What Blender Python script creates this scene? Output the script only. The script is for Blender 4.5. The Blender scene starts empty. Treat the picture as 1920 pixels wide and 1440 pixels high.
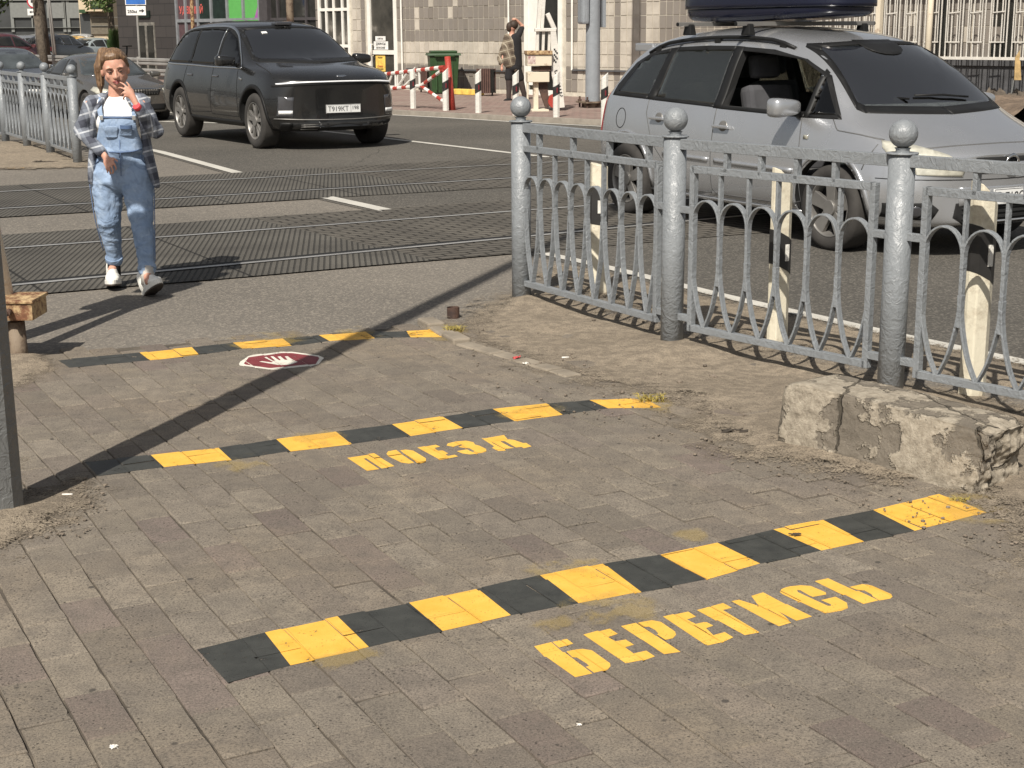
import bpy, bmesh, math, random
from math import sin, cos, pi, radians, sqrt, atan2, exp, floor
from mathutils import Vector, Matrix, noise
from mathutils.bvhtree import BVHTree
random.seed(7)
sc = bpy.context.scene
COL = sc.collection
# ------------------------------------------------------------------ camera, world, sun
TH, RO, FPX, CH = radians(13.3), -0.0063, 2805.0, 1.6
_r0 = Vector((1, 0, 0)); _u0 = Vector((0, sin(TH), cos(TH))); CF = Vector((0, cos(TH), -sin(TH)))
CR = _r0 * cos(RO) + _u0 * sin(RO); CU = -_r0 * sin(RO) + _u0 * cos(RO)
cam = bpy.data.cameras.new('camera'); camo = bpy.data.objects.new('camera', cam); COL.objects.link(camo)
cam.sensor_width = 36; cam.lens = FPX / 1920 * 36; cam.clip_end = 4000; cam.clip_start = .05
mw = Matrix((CR, CU, -CF)).transposed().to_4x4(); mw.translation = (0, 0, CH); camo.matrix_world = mw
sc.camera = camo
sc.render.resolution_x = 1024; sc.render.resolution_y = 768
SUN_EL, SUN_AZ = radians(47), radians(17.5)       # shadows run 17.5 deg right of +Y
world = bpy.data.worlds.new("World"); sc.world = world; world.use_nodes = True
wn = world.node_tree; bg = wn.nodes['Background']; bg.inputs[1].default_value = .066
sky = wn.nodes.new('ShaderNodeTexSky'); sky.sky_type = 'NISHITA'; sky.sun_disc = False
sky.sun_elevation = SUN_EL; sky.sun_rotation = pi + SUN_AZ; sky.dust_density = 2.0; sky.air_density = 1.0
hs = wn.nodes.new('ShaderNodeHueSaturation'); hs.inputs['Saturation'].default_value = .32; wn.links.new(sky.outputs[0], hs.inputs['Color']); wn.links.new(hs.outputs[0], bg.inputs[0])
sl = bpy.data.lights.new('sun', 'SUN'); sl.energy = 4.9; sl.angle = radians(.53); sl.color = (1, .94, .85)
so = bpy.data.objects.new('sun', sl); COL.objects.link(so)
sdir = Vector((sin(SUN_AZ) * cos(SUN_EL), cos(SUN_AZ) * cos(SUN_EL), -sin(SUN_EL)))
so.rotation_euler = sdir.to_track_quat('-Z', 'Y').to_euler(); so.location = (-5, -8, 20)
sc.view_settings.view_transform = 'Standard'; sc.view_settings.look = 'None'
sc.view_settings.exposure = 0.27; sc.view_settings.gamma = 1

def ray(px, py): return CF + CR * ((px - 960) / FPX) - CU * ((py - 720) / FPX)
def at(px, py, z=0.0):
    d = ray(px, py); t = (z - CH) / d.z; return Vector((d.x * t, d.y * t, z))
def atY(px, py, Y):
    d = ray(px, py); t = Y / d.y; return Vector((d.x * t, Y, CH + d.z * t))
# ------------------------------------------------------------------ materials
MATS = {}
def gm_(n):
    if n not in MATS: MATS[n] = bpy.data.materials.new(n)
    return MATS[n]
def rgb(c): return (c[0], c[1], c[2], 1) if not isinstance(c, (int, float)) else (c, c, c, 1)
class NT:
    def __init__(s, name):
        s.m = MATS.get(name) or bpy.data.materials.new(name); s.m.use_nodes = True; s.t = s.m.node_tree
        s.b = s.t.nodes['Principled BSDF']; s.out = s.t.nodes['Material Output']; MATS[name] = s.m
        s.tc = s.t.nodes.new('ShaderNodeTexCoord')
    def n(s, typ, **k):
        nd = s.t.nodes.new(typ)
        for a, v in k.items():
            if a.startswith('i_'):
                q = a[2:]; q = int(q) if q.isdigit() else q.replace('_', ' ')
                nd.inputs[q].default_value = v
            else: setattr(nd, a, v)
        return nd
    def l(s, a, b): s.t.links.new(a, b); return s
    def noise(s, scale, detail=4, rough=.55, vec=None, dist=0):
        nd = s.n('ShaderNodeTexNoise', i_Scale=scale, i_Detail=detail, i_Roughness=rough, i_Distortion=dist)
        s.l(vec if vec is not None else s.tc.outputs['Object'], nd.inputs['Vector']); return nd.outputs[0]
    def ramp(s, fac, stops):
        nd = s.n('ShaderNodeValToRGB'); e = nd.color_ramp.elements
        while len(e) < len(stops): e.new(.5)
        for i, (p, c) in enumerate(stops): e[i].position = p; e[i].color = rgb(c)
        s.l(fac, nd.inputs[0]); return nd.outputs[0]
    def mix(s, fac, a, b, typ='MIX'):
        nd = s.n('ShaderNodeMix', data_type='RGBA', blend_type=typ)
        for v, i in ((fac, 0), (a, 6), (b, 7)):
            if isinstance(v, bpy.types.NodeSocket): s.l(v, nd.inputs[i])
            else: nd.inputs[i].default_value = v if i == 0 else rgb(v)
        return nd.outputs[2]
    def math(s, op, a, b=0.0, clamp=False):
        nd = s.n('ShaderNodeMath', operation=op, use_clamp=clamp)
        for v, i in ((a, 0), (b, 1)):
            if isinstance(v, bpy.types.NodeSocket): s.l(v, nd.inputs[i])
            else: nd.inputs[i].default_value = v
        return nd.outputs[0]
    def bump(s, h, strength=.3, dist=.01, prev=None):
        nd = s.n('ShaderNodeBump', i_Strength=strength, i_Distance=dist); s.l(h, nd.inputs['Height'])
        if prev is not None: s.l(prev, nd.inputs['Normal'])
        s.l(nd.outputs[0], s.b.inputs['Normal']); return nd.outputs[0]
    def col(s, c):
        if isinstance(c, bpy.types.NodeSocket): s.l(c, s.b.inputs['Base Color'])
        else: s.b.inputs['Base Color'].default_value = rgb(c)
    def set(s, rough=None, metal=None, coat=None, spec=None):
        if rough is not None: s.b.inputs['Roughness'].default_value = rough
        if metal is not None: s.b.inputs['Metallic'].default_value = metal
        if coat is not None: s.b.inputs['Coat Weight'].default_value = coat; s.b.inputs['Coat Roughness'].default_value = .04
        if spec is not None: s.b.inputs['Specular IOR Level'].default_value = spec
        return s
    def rot(s, ang, scale=(1, 1, 1), loc=(0, 0, 0)):
        nd = s.n('ShaderNodeMapping'); nd.inputs['Rotation'].default_value = (0, 0, ang)
        nd.inputs['Scale'].default_value = scale; nd.inputs['Location'].default_value = loc
        s.l(s.tc.outputs['Object'], nd.inputs['Vector']); return nd.outputs[0]
def M(name, col, rough=.6, metal=0, var=.18, scale=6, bump=.15, bscale=80, col2=None, coat=None, spec=None, bd=.004):
    t = NT(name); c1 = tuple(x * (1 - var) for x in col); c2 = col2 or tuple(min(1, x * (1 + var)) for x in col)
    t.col(t.ramp(t.noise(scale, 6, .6), [(.3, c1), (.7, c2)]))
    if bump: t.bump(t.noise(bscale, 4), bump, bd)
    t.set(rough, metal, coat, spec); return t.m
# --- asphalt
def asphalt_mat(name, base, dusty, speck):
    t = NT(name); big = t.noise(.35, 5, .6); med = t.noise(4, 5, .6); fine = t.noise(220, 2, .6)
    c = t.ramp(big, [(.35, base), (.65, dusty)])
    c = t.mix(t.math('MULTIPLY', med, .5), c, tuple(x * .75 for x in base))
    vor = t.n('ShaderNodeTexVoronoi', i_Scale=80.0); t.l(t.tc.outputs['Object'], vor.inputs['Vector'])
    sp = t.ramp(vor.outputs['Color'], [(.55, (0, 0, 0)), (.8, (1, 1, 1))])
    c = t.mix(t.math('MULTIPLY', sp, .3), c, speck)
    c = t.mix(t.ramp(fine, [(.3, (.5, .5, .5)), (.5, (0, 0, 0))]), c, tuple(x * .55 for x in base))
    # cracks
    v2 = t.n('ShaderNodeTexVoronoi', i_Scale=.55, feature='DISTANCE_TO_EDGE')
    nz = t.n('ShaderNodeTexNoise', i_Scale=3.0, i_Detail=6.0); t.l(t.tc.outputs['Object'], nz.inputs['Vector'])
    mx = t.n('ShaderNodeMix', data_type='RGBA', blend_type='LINEAR_LIGHT'); mx.inputs[0].default_value = .12
    t.l(t.tc.outputs['Object'], mx.inputs[6]); t.l(nz.outputs[1], mx.inputs[7]); t.l(mx.outputs[2], v2.inputs['Vector'])
    cr = t.math('MULTIPLY', t.ramp(v2.outputs[0], [(.002, (1, 1, 1)), (.007, (0, 0, 0))]), t.ramp(big, [(.48, (0, 0, 0)), (.6, (.7, .7, .7))]))
    c = t.mix(cr, c, tuple(x * .35 for x in base)); t.col(c)
    b = t.bump(vor.outputs[0], .35, .006); t.bump(fine, .5, .004, b); t.set(.88, spec=.3); return t.m
asphalt_mat('asphalt', (.140, .127, .110), (.205, .183, .155), (.48, .42, .34))
asphalt_mat('road_asphalt', (.072, .067, .059), (.112, .102, .088), (.34, .31, .26))
BR_ANG = radians(62)
def brick_nodes(t):
    """world-space paver grid shared by the paving and by the paint lying on it: returns colour-fac, joint mask"""
    wob = t.n('ShaderNodeTexNoise', i_Scale=2.2, i_Detail=3.0); t.l(t.tc.outputs['Object'], wob.inputs['Vector'])
    mx = t.n('ShaderNodeMix', data_type='RGBA', blend_type='LINEAR_LIGHT'); mx.inputs[0].default_value = .012
    t.l(t.rot(BR_ANG, loc=(0, .007, 0)), mx.inputs[6]); t.l(wob.outputs[1], mx.inputs[7])
    br = t.n('ShaderNodeTexBrick', i_Scale=1.0, i_Mortar_Size=.0004, i_Mortar_Smooth=.6, i_Brick_Width=.255, i_Row_Height=.125, i_Bias=0.0)
    br.inputs['Color1'].default_value = (0, 0, 0, 1); br.inputs['Color2'].default_value = (1, 1, 1, 1); br.inputs['Mortar'].default_value = (.5, .5, .5, 1)
    t.l(mx.outputs[2], br.inputs['Vector']); return br.outputs[0], br.outputs[1]
def pits(t, sc_=62, lo=.24):
    v = t.n('ShaderNodeTexVoronoi', i_Scale=sc_); t.l(t.tc.outputs['Object'], v.inputs['Vector'])
    pick = t.math('GREATER_THAN', t.noise(7, 5), .52)
    return t.math('MULTIPLY', t.ramp(v.outputs[0], [(lo * .6, (1, 1, 1)), (lo, (0, 0, 0))]), pick)
def paving():
    t = NT('paving'); at_ = t.n('ShaderNodeAttribute', attribute_name='tone'); c = at_.outputs['Color']
    big = t.noise(.9, 5, .6); c = t.mix(t.ramp(big, [(.45, (0, 0, 0)), (.72, (.75, .75, .75))]), c, (.265, .214, .155))
    med = t.noise(11, 6, .7); c = t.mix(t.ramp(med, [(.35, (.6, .6, .6)), (.6, (0, 0, 0))]), c, (.125, .108, .092))
    fine = t.noise(170, 4, .8); c = t.mix(t.ramp(fine, [(.38, (.85, .85, .85)), (.53, (0, 0, 0))]), c, (.075, .066, .056))
    c = t.mix(t.ramp(t.noise(210, 3, .7), [(.58, (0, 0, 0)), (.72, (.5, .5, .5))]), c, (.38, .335, .265))
    p = pits(t); c = t.mix(t.math('MULTIPLY', p, .7), c, (.04, .035, .03))
    v = t.n('ShaderNodeTexVoronoi', i_Scale=6.0); t.l(t.tc.outputs['Object'], v.inputs['Vector'])
    c = t.mix(t.ramp(v.outputs[0], [(.045, (.8, .8, .8)), (.07, (0, 0, 0))]), c, (.05, .045, .04)); t.col(c)
    b = t.bump(t.math('SUBTRACT', 1.0, p), .5, .003); b = t.bump(med, .35, .008, b); t.bump(fine, .35, .003, b); t.set(.9, spec=.25)
    M('joint_sand', (.05, .042, .034), .95, var=.45, scale=5, bump=.6, bscale=150, col2=(.15, .125, .095))
paving()
def paint_mat(name, c1, c2, wear=.5, edge=True, jointc=(.1, .08, .03), wcol=.0):
    t = NT(name); bc, bm_ = brick_nodes(t)
    c = t.ramp(t.noise(14, 5, .6), [(.3, c1), (.7, c2)])
    c = t.mix(t.math('MULTIPLY', bc, .12), c, tuple(x * .7 for x in c1))
    c = t.mix(t.math('MULTIPLY', bm_, t.ramp(t.noise(5, 4), [(.35, (.15, .15, .15)), (.65, (.95, .95, .95))])), c, jointc)
    p = pits(t, 85, .2); c = t.mix(t.math('MULTIPLY', p, .8), c, jointc); t.col(c)
    fine = t.noise(240, 3, .7)
    b = t.bump(t.math('SUBTRACT', 1.0, bm_), .8, .007); t.bump(fine, .35, .003, b); t.set(.6)
    if wear:
        w = t.math('ADD', t.math('MULTIPLY', t.noise(70, 4, .7), .5), t.math('MULTIPLY', t.noise(7, 4, .6), .5))
        t.l(t.ramp(w, [(.365 - wcol, (0, 0, 0)), (.40 - wcol, (1, 1, 1))]), t.b.inputs['Alpha'])
    return t.m
paint_mat('yellow_paint', (.72, .395, .05), (.83, .485, .085), jointc=(.16, .09, .02))
paint_mat('yellow_letters', (.74, .41, .055), (.84, .50, .09), jointc=(.16, .09, .02), wcol=.045)
paint_mat('black_paint', (.030, .031, .028), (.055, .056, .050), jointc=(.008, .008, .007))
paint_mat('white_paint', (.62, .58, .50), (.8, .76, .66), jointc=(.2, .18, .15))
paint_mat('red_paint', (.17, .025, .03), (.24, .045, .05), jointc=(.05, .02, .02))
def overspray():
    t = NT('overspray'); t.col((.5, .36, .10)); t.set(.8)
    uv = t.n('ShaderNodeSeparateXYZ'); t.l(t.tc.outputs['UV'], uv.inputs[0])
    fx = t.math('MULTIPLY', uv.outputs[0], t.math('SUBTRACT', 1.0, uv.outputs[0])); fy = t.math('MULTIPLY', uv.outputs[1], t.math('SUBTRACT', 1.0, uv.outputs[1]))
    f = t.math('MULTIPLY', t.math('MULTIPLY', fx, fy), 16.0)
    a = t.math('MULTIPLY', f, t.ramp(t.noise(9, 4, .6), [(.35, (0, 0, 0)), (.62, (1, 1, 1))]))
    g = t.ramp(t.math('ADD', a, t.math('MULTIPLY', t.noise(330, 2), .9)), [(.75, (0, 0, 0)), (1.25, (.24, .24, .24))])
    t.l(t.math('MULTIPLY', g, t.ramp(f, [(0, (0, 0, 0)), (.3, (1, 1, 1))])), t.b.inputs['Alpha'])
overspray()
def dirt():
    t = NT('dirt'); at_ = t.n('ShaderNodeAttribute', attribute_name='mask')
    c = t.ramp(t.noise(1.6, 6, .65), [(.3, (.27, .225, .17)), (.55, (.36, .30, .226)), (.75, (.41, .335, .245))])
    c = t.mix(t.ramp(t.noise(17, 6, .7), [(.4, (.6, .6, .6)), (.62, (0, 0, 0))]), c, (.15, .125, .098))
    c = t.mix(t.ramp(t.noise(190, 3, .7), [(.35, (.85, .85, .85)), (.5, (0, 0, 0))]), c, (.085, .07, .052))
    c = t.mix(t.ramp(t.noise(150, 2, .7), [(.62, (0, 0, 0)), (.74, (.6, .6, .6))]), c, (.42, .36, .28)); t.col(c)
    b = t.bump(t.noise(24, 6, .7), .7, .02); t.bump(t.noise(160, 4, .7), .8, .006, b); t.set(.95, spec=.15)
    n1 = t.math('SUBTRACT', t.noise(7, 7, .75), .5); n2 = t.math('SUBTRACT', t.noise(120, 3, .6), .5)
    a = t.math('ADD', at_.outputs['Fac'], t.math('ADD', t.math('MULTIPLY', n1, 1.3), t.math('MULTIPLY', n2, 1.1)))
    t.l(t.ramp(a, [(.42, (0, 0, 0)), (.6, (1, 1, 1))]), t.b.inputs['Alpha'])
dirt()
def rubber():
    t = NT('rubber_mat'); v = t.rot(-radians(29.5))
    w = t.n('ShaderNodeTexWave', i_Scale=7.6, wave_type='BANDS', bands_direction='X'); t.l(t.rot(radians(-6.5)), w.inputs['Vector'])
    w.wave_profile = 'SIN'
    g = t.ramp(w.outputs[0], [(.10, (1, 1, 1)), (.30, (0, 0, 0))])
    c = t.ramp(t.noise(1.3, 6, .6), [(.3, (.065, .060, .052)), (.7, (.115, .107, .092))])
    c = t.mix(t.ramp(t.noise(60, 4, .7), [(.55, (0, 0, 0)), (.8, (.5, .5, .5))]), c, (.16, .145, .12))
    c = t.mix(t.math('MULTIPLY', g, .7), c, (.02, .019, .017))
    br = t.n('ShaderNodeTexBrick', i_Scale=1.0, i_Mortar_Size=.012, i_Brick_Width=1.35, i_Row_Height=50.0); t.l(v, br.inputs['Vector'])
    c = t.mix(t.math('MULTIPLY', br.outputs[1], .8), c, (.012, .011, .01)); t.col(c)
    t.bump(t.math('SUBTRACT', 1.0, g), .8, .01); t.set(.8, spec=.3)
    t = NT('tram_paver'); v = t.rot(-radians(29.5)); c0 = t.ramp(t.noise(1.3, 6, .6), [(.3, (.075, .068, .058)), (.7, (.125, .113, .095))])
    br = t.n('ShaderNodeTexBrick', i_Scale=1.0, i_Mortar_Size=.012, i_Mortar_Smooth=.5, i_Brick_Width=.2, i_Row_Height=.1); t.l(v, br.inputs['Vector'])
    t.col(t.mix(br.outputs[1], c0, (.02, .018, .015))); t.bump(t.math('SUBTRACT', 1.0, br.outputs[1]), 1, .012); t.set(.8, spec=.3)
rubber()
def steel_painted(name, c, dirt_=.35):
    t = NT(name); cc = t.ramp(t.noise(5, 6, .6), [(.3, tuple(x * .84 for x in c)), (.7, c)])
    cc = t.mix(t.ramp(t.noise(45, 6, .75), [(.56, (0, 0, 0)), (.7, (.35 + dirt_ * .5,) * 3)]), cc, tuple(x * 1.25 for x in c))
    cc = t.mix(t.ramp(t.noise(2.7, 6, .75), [(.66, (0, 0, 0)), (.73, (dirt_ * 2,) * 3)]), cc, (.16, .13, .10)); t.col(cc)
    b = t.bump(t.noise(22, 4, .6, dist=1.5), .8, .010); t.bump(t.noise(90, 2, .6), .3, .003, b); t.set(.36, spec=.5); return t.m
steel_painted('grey_paint', (.225, .240, .252), .18); steel_painted('pole_grey', (.15, .152, .148), .2)
steel_painted('lamp_grey', (.27, .29, .31), .1); steel_painted('white_metal', (.66, .63, .57), .22)
steel_painted('red_metal', (.38, .05, .035), .2); steel_painted('white_plastic', (.72, .70, .64), .12)
def rusty(name, c, rust, lo=.45, hi=.58, sc_=5):
    t = NT(name); m = t.ramp(t.noise(sc_, 8, .72), [(lo, (0, 0, 0)), (hi, (1, 1, 1))])
    rc = t.ramp(t.noise(30, 5, .7), [(.3, tuple(x * .45 for x in rust)), (.7, rust)]); t.col(t.mix(m, c, rc))
    t.bump(t.noise(40, 6, .7), .5, .006); t.set(.75); return t.m
rusty('rusty_yellow', (.50, .36, .19), (.20, .085, .04), .42, .56, 14); rusty('rusty_post', (.20, .155, .11), (.09, .05, .032)); rusty('rusty_white', (.62, .55, .43), (.28, .13, .06), .55, .7, 4)
rusty('rust', (.09, .05, .035), (.05, .03, .024))
def carpaint(name, c, metal=.5, dust=.25, dustc=(.25, .22, .18)):
    t = NT(name); cc = t.mix(t.ramp(t.noise(2.2, 5, .6), [(.35, (0, 0, 0)), (.8, (dust,) * 3)]), c, dustc)
    t.col(cc)
    t.l(t.ramp(t.noise(3, 4), [(.3, (.16,) * 3), (.7, (.32,) * 3)]), t.b.inputs['Roughness']); t.set(metal=metal, coat=.9, spec=.5); return t.m
carpaint('silver_paint', (.52, .53, .545), .7, .10); carpaint('black_carpaint', (.011, .011, .011), .2, .14, (.07, .064, .055))
carpaint('brown_paint', (.10, .095, .087), .4, .2); carpaint('darkblue_paint', (.045, .055, .07), .4, .3); carpaint('lightblue_paint', (.42, .47, .47), .3, .2)
carpaint('yellow_carpaint', (.75, .42, .06), .1, .1); carpaint('white_carpaint', (.7, .7, .68), .1, .1); carpaint('maroon_paint', (.12, .03, .04), .3, .2)
carpaint('box_plastic', (.006, .008, .022), .0, .06, (.03, .03, .04)); MATS['box_plastic'].node_tree.nodes['Principled BSDF'].inputs['Coat Weight'].default_value = .25
M('rubber', (.022, .021, .02), .75, var=.3, bump=.3); M('dark_plastic', (.012, .012, .012), .5, var=.2, bump=.1, spec=.25); M('gap_grey', (.10, .10, .10), .6, bump=0); M('black_gap', (.004, .004, .004), .9, bump=0)
M('tyre', (.035, .032, .029), .85, var=.3, bump=.4, bscale=50); M('alloy', (.25, .24, .225), .45, metal=.6, bump=.05, var=.15)
M('chrome', (.75, .75, .74), .12, metal=1, bump=0, var=.05); M('interior', (.10, .10, .10), .8, var=.2); M('seat_cloth', (.06, .06, .065), .9, var=.25)
M('seat_blue', (.05, .075, .12), .9, var=.25); M('arch_black', (.008, .008, .008), .9, bump=.2); M('plate_white', (.72, .72, .70), .4, var=.04, bump=0); M('ink', (.02, .02, .022), .6, bump=0)
M('headlamp', (.62, .6, .5), .14, metal=.35, var=.25, scale=14, bump=.3, bscale=20, coat=1); M('lamp_dark', (.06, .06, .065), .12, metal=.3, coat=1, bump=0); M('lamp_white', (.8, .8, .78), .2, bump=0); M('tail_red', (.30, .015, .015), .2, coat=1, bump=0)
def glass(name, tint, refl=.10):
    t = NT(name); t.t.nodes.remove(t.b); tr = t.n('ShaderNodeBsdfTransparent'); tr.inputs[0].default_value = rgb(tint)
    gl = t.n('ShaderNodeBsdfGlossy', i_Roughness=.015); gl.inputs[0].default_value = (1, .97, .93, 1)
    fr = t.n('ShaderNodeFresnel', i_IOR=1.52); f = t.math('ADD', t.math('MULTIPLY', fr.outputs[0], .8), refl - .05, True)
    ms = t.n('ShaderNodeMixShader'); t.l(f, ms.inputs[0]); t.l(tr.outputs[0], ms.inputs[1]); t.l(gl.outputs[0], ms.inputs[2]); t.l(ms.outputs[0], t.out.inputs[0])
glass('car_glass', (.70, .74, .70), .13); glass('clear_glass', (.70, .74, .72), .36); glass('grey_screen', (.22, .24, .25), .32); glass('dark_glass', (.10, .11, .115), .08)
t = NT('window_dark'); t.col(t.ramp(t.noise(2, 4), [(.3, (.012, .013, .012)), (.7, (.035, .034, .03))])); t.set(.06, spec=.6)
t = NT('window_shop'); t.col(t.ramp(t.noise(1.7, 6), [(.3, (.02, .02, .018)), (.62, (.07, .065, .055)), (.75, (.25, .23, .2))])); t.set(.08, spec=.6)
# ------------------------------------------------------------------ geometry helpers
def tag(o, label=None, cat=None, group=None, kind=None):
    for k, v in (('label', label), ('category', cat), ('group', group), ('kind', kind)):
        if v: o[k] = v
    return o
def empty(name, loc=(0, 0, 0), rz=0, label=None, cat=None, group=None):
    o = bpy.data.objects.new(name, None); COL.objects.link(o); o.location = loc; o.rotation_euler = (0, 0, rz)
    o.empty_display_size = .1
    return tag(o, label, cat, group)
def copy_tree(o, parent=None):
    c = o.copy(); COL.objects.link(c)
    if parent: c.parent = parent
    for ch in list(o.children): copy_tree(ch, c)
    return c
class MB:
    def __init__(s): s.b = bmesh.new(); s.mats = []
    def mi(s, m):
        if m is None: return 0
        if m not in s.mats: s.mats.append(m)
        return s.mats.index(m)
    def _xf(s, vs, M_):
        for v in vs: v.co = M_ @ v.co
    def box(s, c, d, rot=None, m=None, bev=0, taper=None):
        r = bmesh.ops.create_cube(s.b, size=1); vs = r['verts']
        for v in vs:
            v.co = Vector((v.co.x * d[0], v.co.y * d[1], v.co.z * d[2]))
            if taper and v.co.z > 0: v.co.x *= taper; v.co.y *= taper
        fs = set(f for v in vs for f in v.link_faces)
        for f in fs: f.material_index = s.mi(m)
        R_ = rot.to_matrix().to_4x4() if hasattr(rot, 'to_matrix') else (Matrix.Rotation(rot, 4, 'Z') if rot else Matrix())
        s._xf(vs, Matrix.Translation(c) @ R_)
        if bev:
            es = list(set(e for v in vs for e in v.link_edges))
            bmesh.ops.bevel(s.b, geom=es, offset=bev, segments=2, affect='EDGES', profile=.6)
        return s
    def bar(s, p0, p1, w, h, m=None, up=Vector((0, 0, 1))):
        """rectangular bar: w across (perp. to up), h along up-ish"""
        p0, p1 = Vector(p0), Vector(p1); d = (p1 - p0); L = d.length; d.normalize()
        x = d.cross(up); x = x.normalized() if x.length > 1e-4 else Vector((1, 0, 0)); y = x.cross(d)
        q = []
        for p in (p0, p1):
            q += [s.b.verts.new(p + x * a * w / 2 + y * b_ * h / 2) for a, b_ in ((-1, -1), (1, -1), (1, 1), (-1, 1))]
        for f in ((3, 2, 1, 0), (4, 5, 6, 7), (0, 1, 5, 4), (1, 2, 6, 5), (2, 3, 7, 6), (3, 0, 4, 7)):
            s.b.faces.new([q[i] for i in f]).material_index = s.mi(m)
        return s
    def cyl(s, p0, p1, r0, r1=None, n=12, m=None, cap=True):
        r1 = r0 if r1 is None else r1; p0, p1 = Vector(p0), Vector(p1); d = (p1 - p0).normalized()
        x = d.orthogonal().normalized(); y = d.cross(x); rings = []
        for p, r in ((p0, r0), (p1, r1)): rings.append([s.b.verts.new(p + (x * cos(2 * pi * i / n) + y * sin(2 * pi * i / n)) * r) for i in range(n)])
        for i in range(n):
            f = s.b.faces.new((rings[0][i], rings[0][(i + 1) % n], rings[1][(i + 1) % n], rings[1][i])); f.material_index = s.mi(m); f.smooth = n > 8
        if cap:
            s.b.faces.new(rings[0][::-1]).material_index = s.mi(m); s.b.faces.new(rings[1]).material_index = s.mi(m)
        return s
    def tube(s, pts, r, n=8, m=None, flat=None):
        """swept tube; flat=(w,h,up) gives a flat-bar section instead"""
        pts = [Vector(p) for p in pts]; rings = []; px_ = None
        for i, p in enumerate(pts):
            d = (pts[min(i + 1, len(pts) - 1)] - pts[max(i - 1, 0)]).normalized()
            if flat:
                x = Vector(flat[2]).normalized(); y = d.cross(x).normalized(); sec = [(-1, -1), (1, -1), (1, 1), (-1, 1)]
                rings.append([s.b.verts.new(p + x * a * flat[0] / 2 + y * b_ * flat[1] / 2) for a, b_ in sec])
            else:
                x = d.orthogonal().normalized() if px_ is None else (px_ - d * px_.dot(d)).normalized(); px_ = x; y = d.cross(x)
                rr = r[i] if isinstance(r, (list, tuple)) else r
                rings.append([s.b.verts.new(p + (x * cos(2 * pi * k / n) + y * sin(2 * pi * k / n)) * rr) for k in range(n)])
        k_ = len(rings[0])
        for a, b_ in zip(rings, rings[1:]):
            for k in range(k_):
                f = s.b.faces.new((a[k], a[(k + 1) % k_], b_[(k + 1) % k_], b_[k])); f.material_index = s.mi(m); f.smooth = not flat
        s.b.faces.new(rings[0][::-1]).material_index = s.mi(m); s.b.faces.new(rings[-1]).material_index = s.mi(m)
        return s
    def sph(s, c, r, m=None, seg=24, sc_=(1, 1, 1)):
        q = bmesh.ops.create_uvsphere(s.b, u_segments=seg, v_segments=seg // 2, radius=r)['verts']
        for v in q: v.co = Vector((v.co.x * sc_[0], v.co.y * sc_[1], v.co.z * sc_[2])) + Vector(c)
        for f in set(f for v in q for f in v.link_faces): f.smooth = True; f.material_index = s.mi(m)
        return s
    def lathe(s, prof, c=(0, 0, 0), axis='Z', n=24, m=None, close=False):
        rings = []
        for r, h in prof:
            rg = []
            for i in range(n):
                a = 2 * pi * i / n
                p = {'Z': (r * cos(a), r * sin(a), h), 'Y': (r * cos(a), h, r * sin(a)), 'X': (h, r * cos(a), r * sin(a))}[axis]
                rg.append(s.b.verts.new(Vector(p) + Vector(c)))
            rings.append(rg)
        if close: rings.append(rings[0])
        for a, b_ in zip(rings, rings[1:]):
            for i in range(n):
                f = s.b.faces.new((a[i], a[(i + 1) % n], b_[(i + 1) % n], b_[i])); f.smooth = True; f.material_index = s.mi(m)
        return s
    def prism(s, poly, d, m=None):
        """poly: list of 3D points, d: extrusion vector"""
        a = [s.b.verts.new(Vector(p)) for p in poly]; b_ = [s.b.verts.new(Vector(p) + Vector(d)) for p in poly]; n = len(a)
        s.b.faces.new(a).material_index = s.mi(m); s.b.faces.new(b_[::-1]).material_index = s.mi(m)
        for i in range(n): s.b.faces.new((a[i], b_[i], b_[(i + 1) % n], a[(i + 1) % n])).material_index = s.mi(m)
        return s
    def quad(s, pts, m=None):
        s.b.faces.new([s.b.verts.new(Vector(p)) for p in pts]).material_index = s.mi(m); return s
    def build(s, name, mat, parent=None, smooth=False, bev=0, autos=None, recalc=True, sub=0):
        if recalc: bmesh.ops.recalc_face_normals(s.b, faces=s.b.faces)
        me = bpy.data.meshes.new(name); s.b.to_mesh(me); s.b.free()
        me.materials.append(gm_(mat) if isinstance(mat, str) else mat)
        for mm in s.mats[1:] if (s.mats and s.mats[0] is None) else s.mats:
            if mm is not None: me.materials.append(gm_(mm))
        if s.mats and s.mats[0] is not None:
            for p in me.polygons: p.material_index += 1
        if smooth: me.polygons.foreach_set('use_smooth', [True] * len(me.polygons))
        o = bpy.data.objects.new(name, me); COL.objects.link(o)
        if parent: o.parent = parent
        if bev:
            md = o.modifiers.new('b', 'BEVEL'); md.width = bev; md.segments = 2; md.limit_method = 'ANGLE'; md.angle_limit = radians(40)
        if sub:
            md = o.modifiers.new('s', 'SUBSURF'); md.levels = md.render_levels = sub
        return o
def newmesh(name, verts, faces, mat, parent=None, smooth=True):
    me = bpy.data.meshes.new(name); me.from_pydata([tuple(v) for v in verts], [], faces); me.materials.append(gm_(mat) if isinstance(mat, str) else mat)
    if smooth: me.polygons.foreach_set('use_smooth', [True] * len(me.polygons))
    o = bpy.data.objects.new(name, me); COL.objects.link(o)
    if parent: o.parent = parent
    return o
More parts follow.
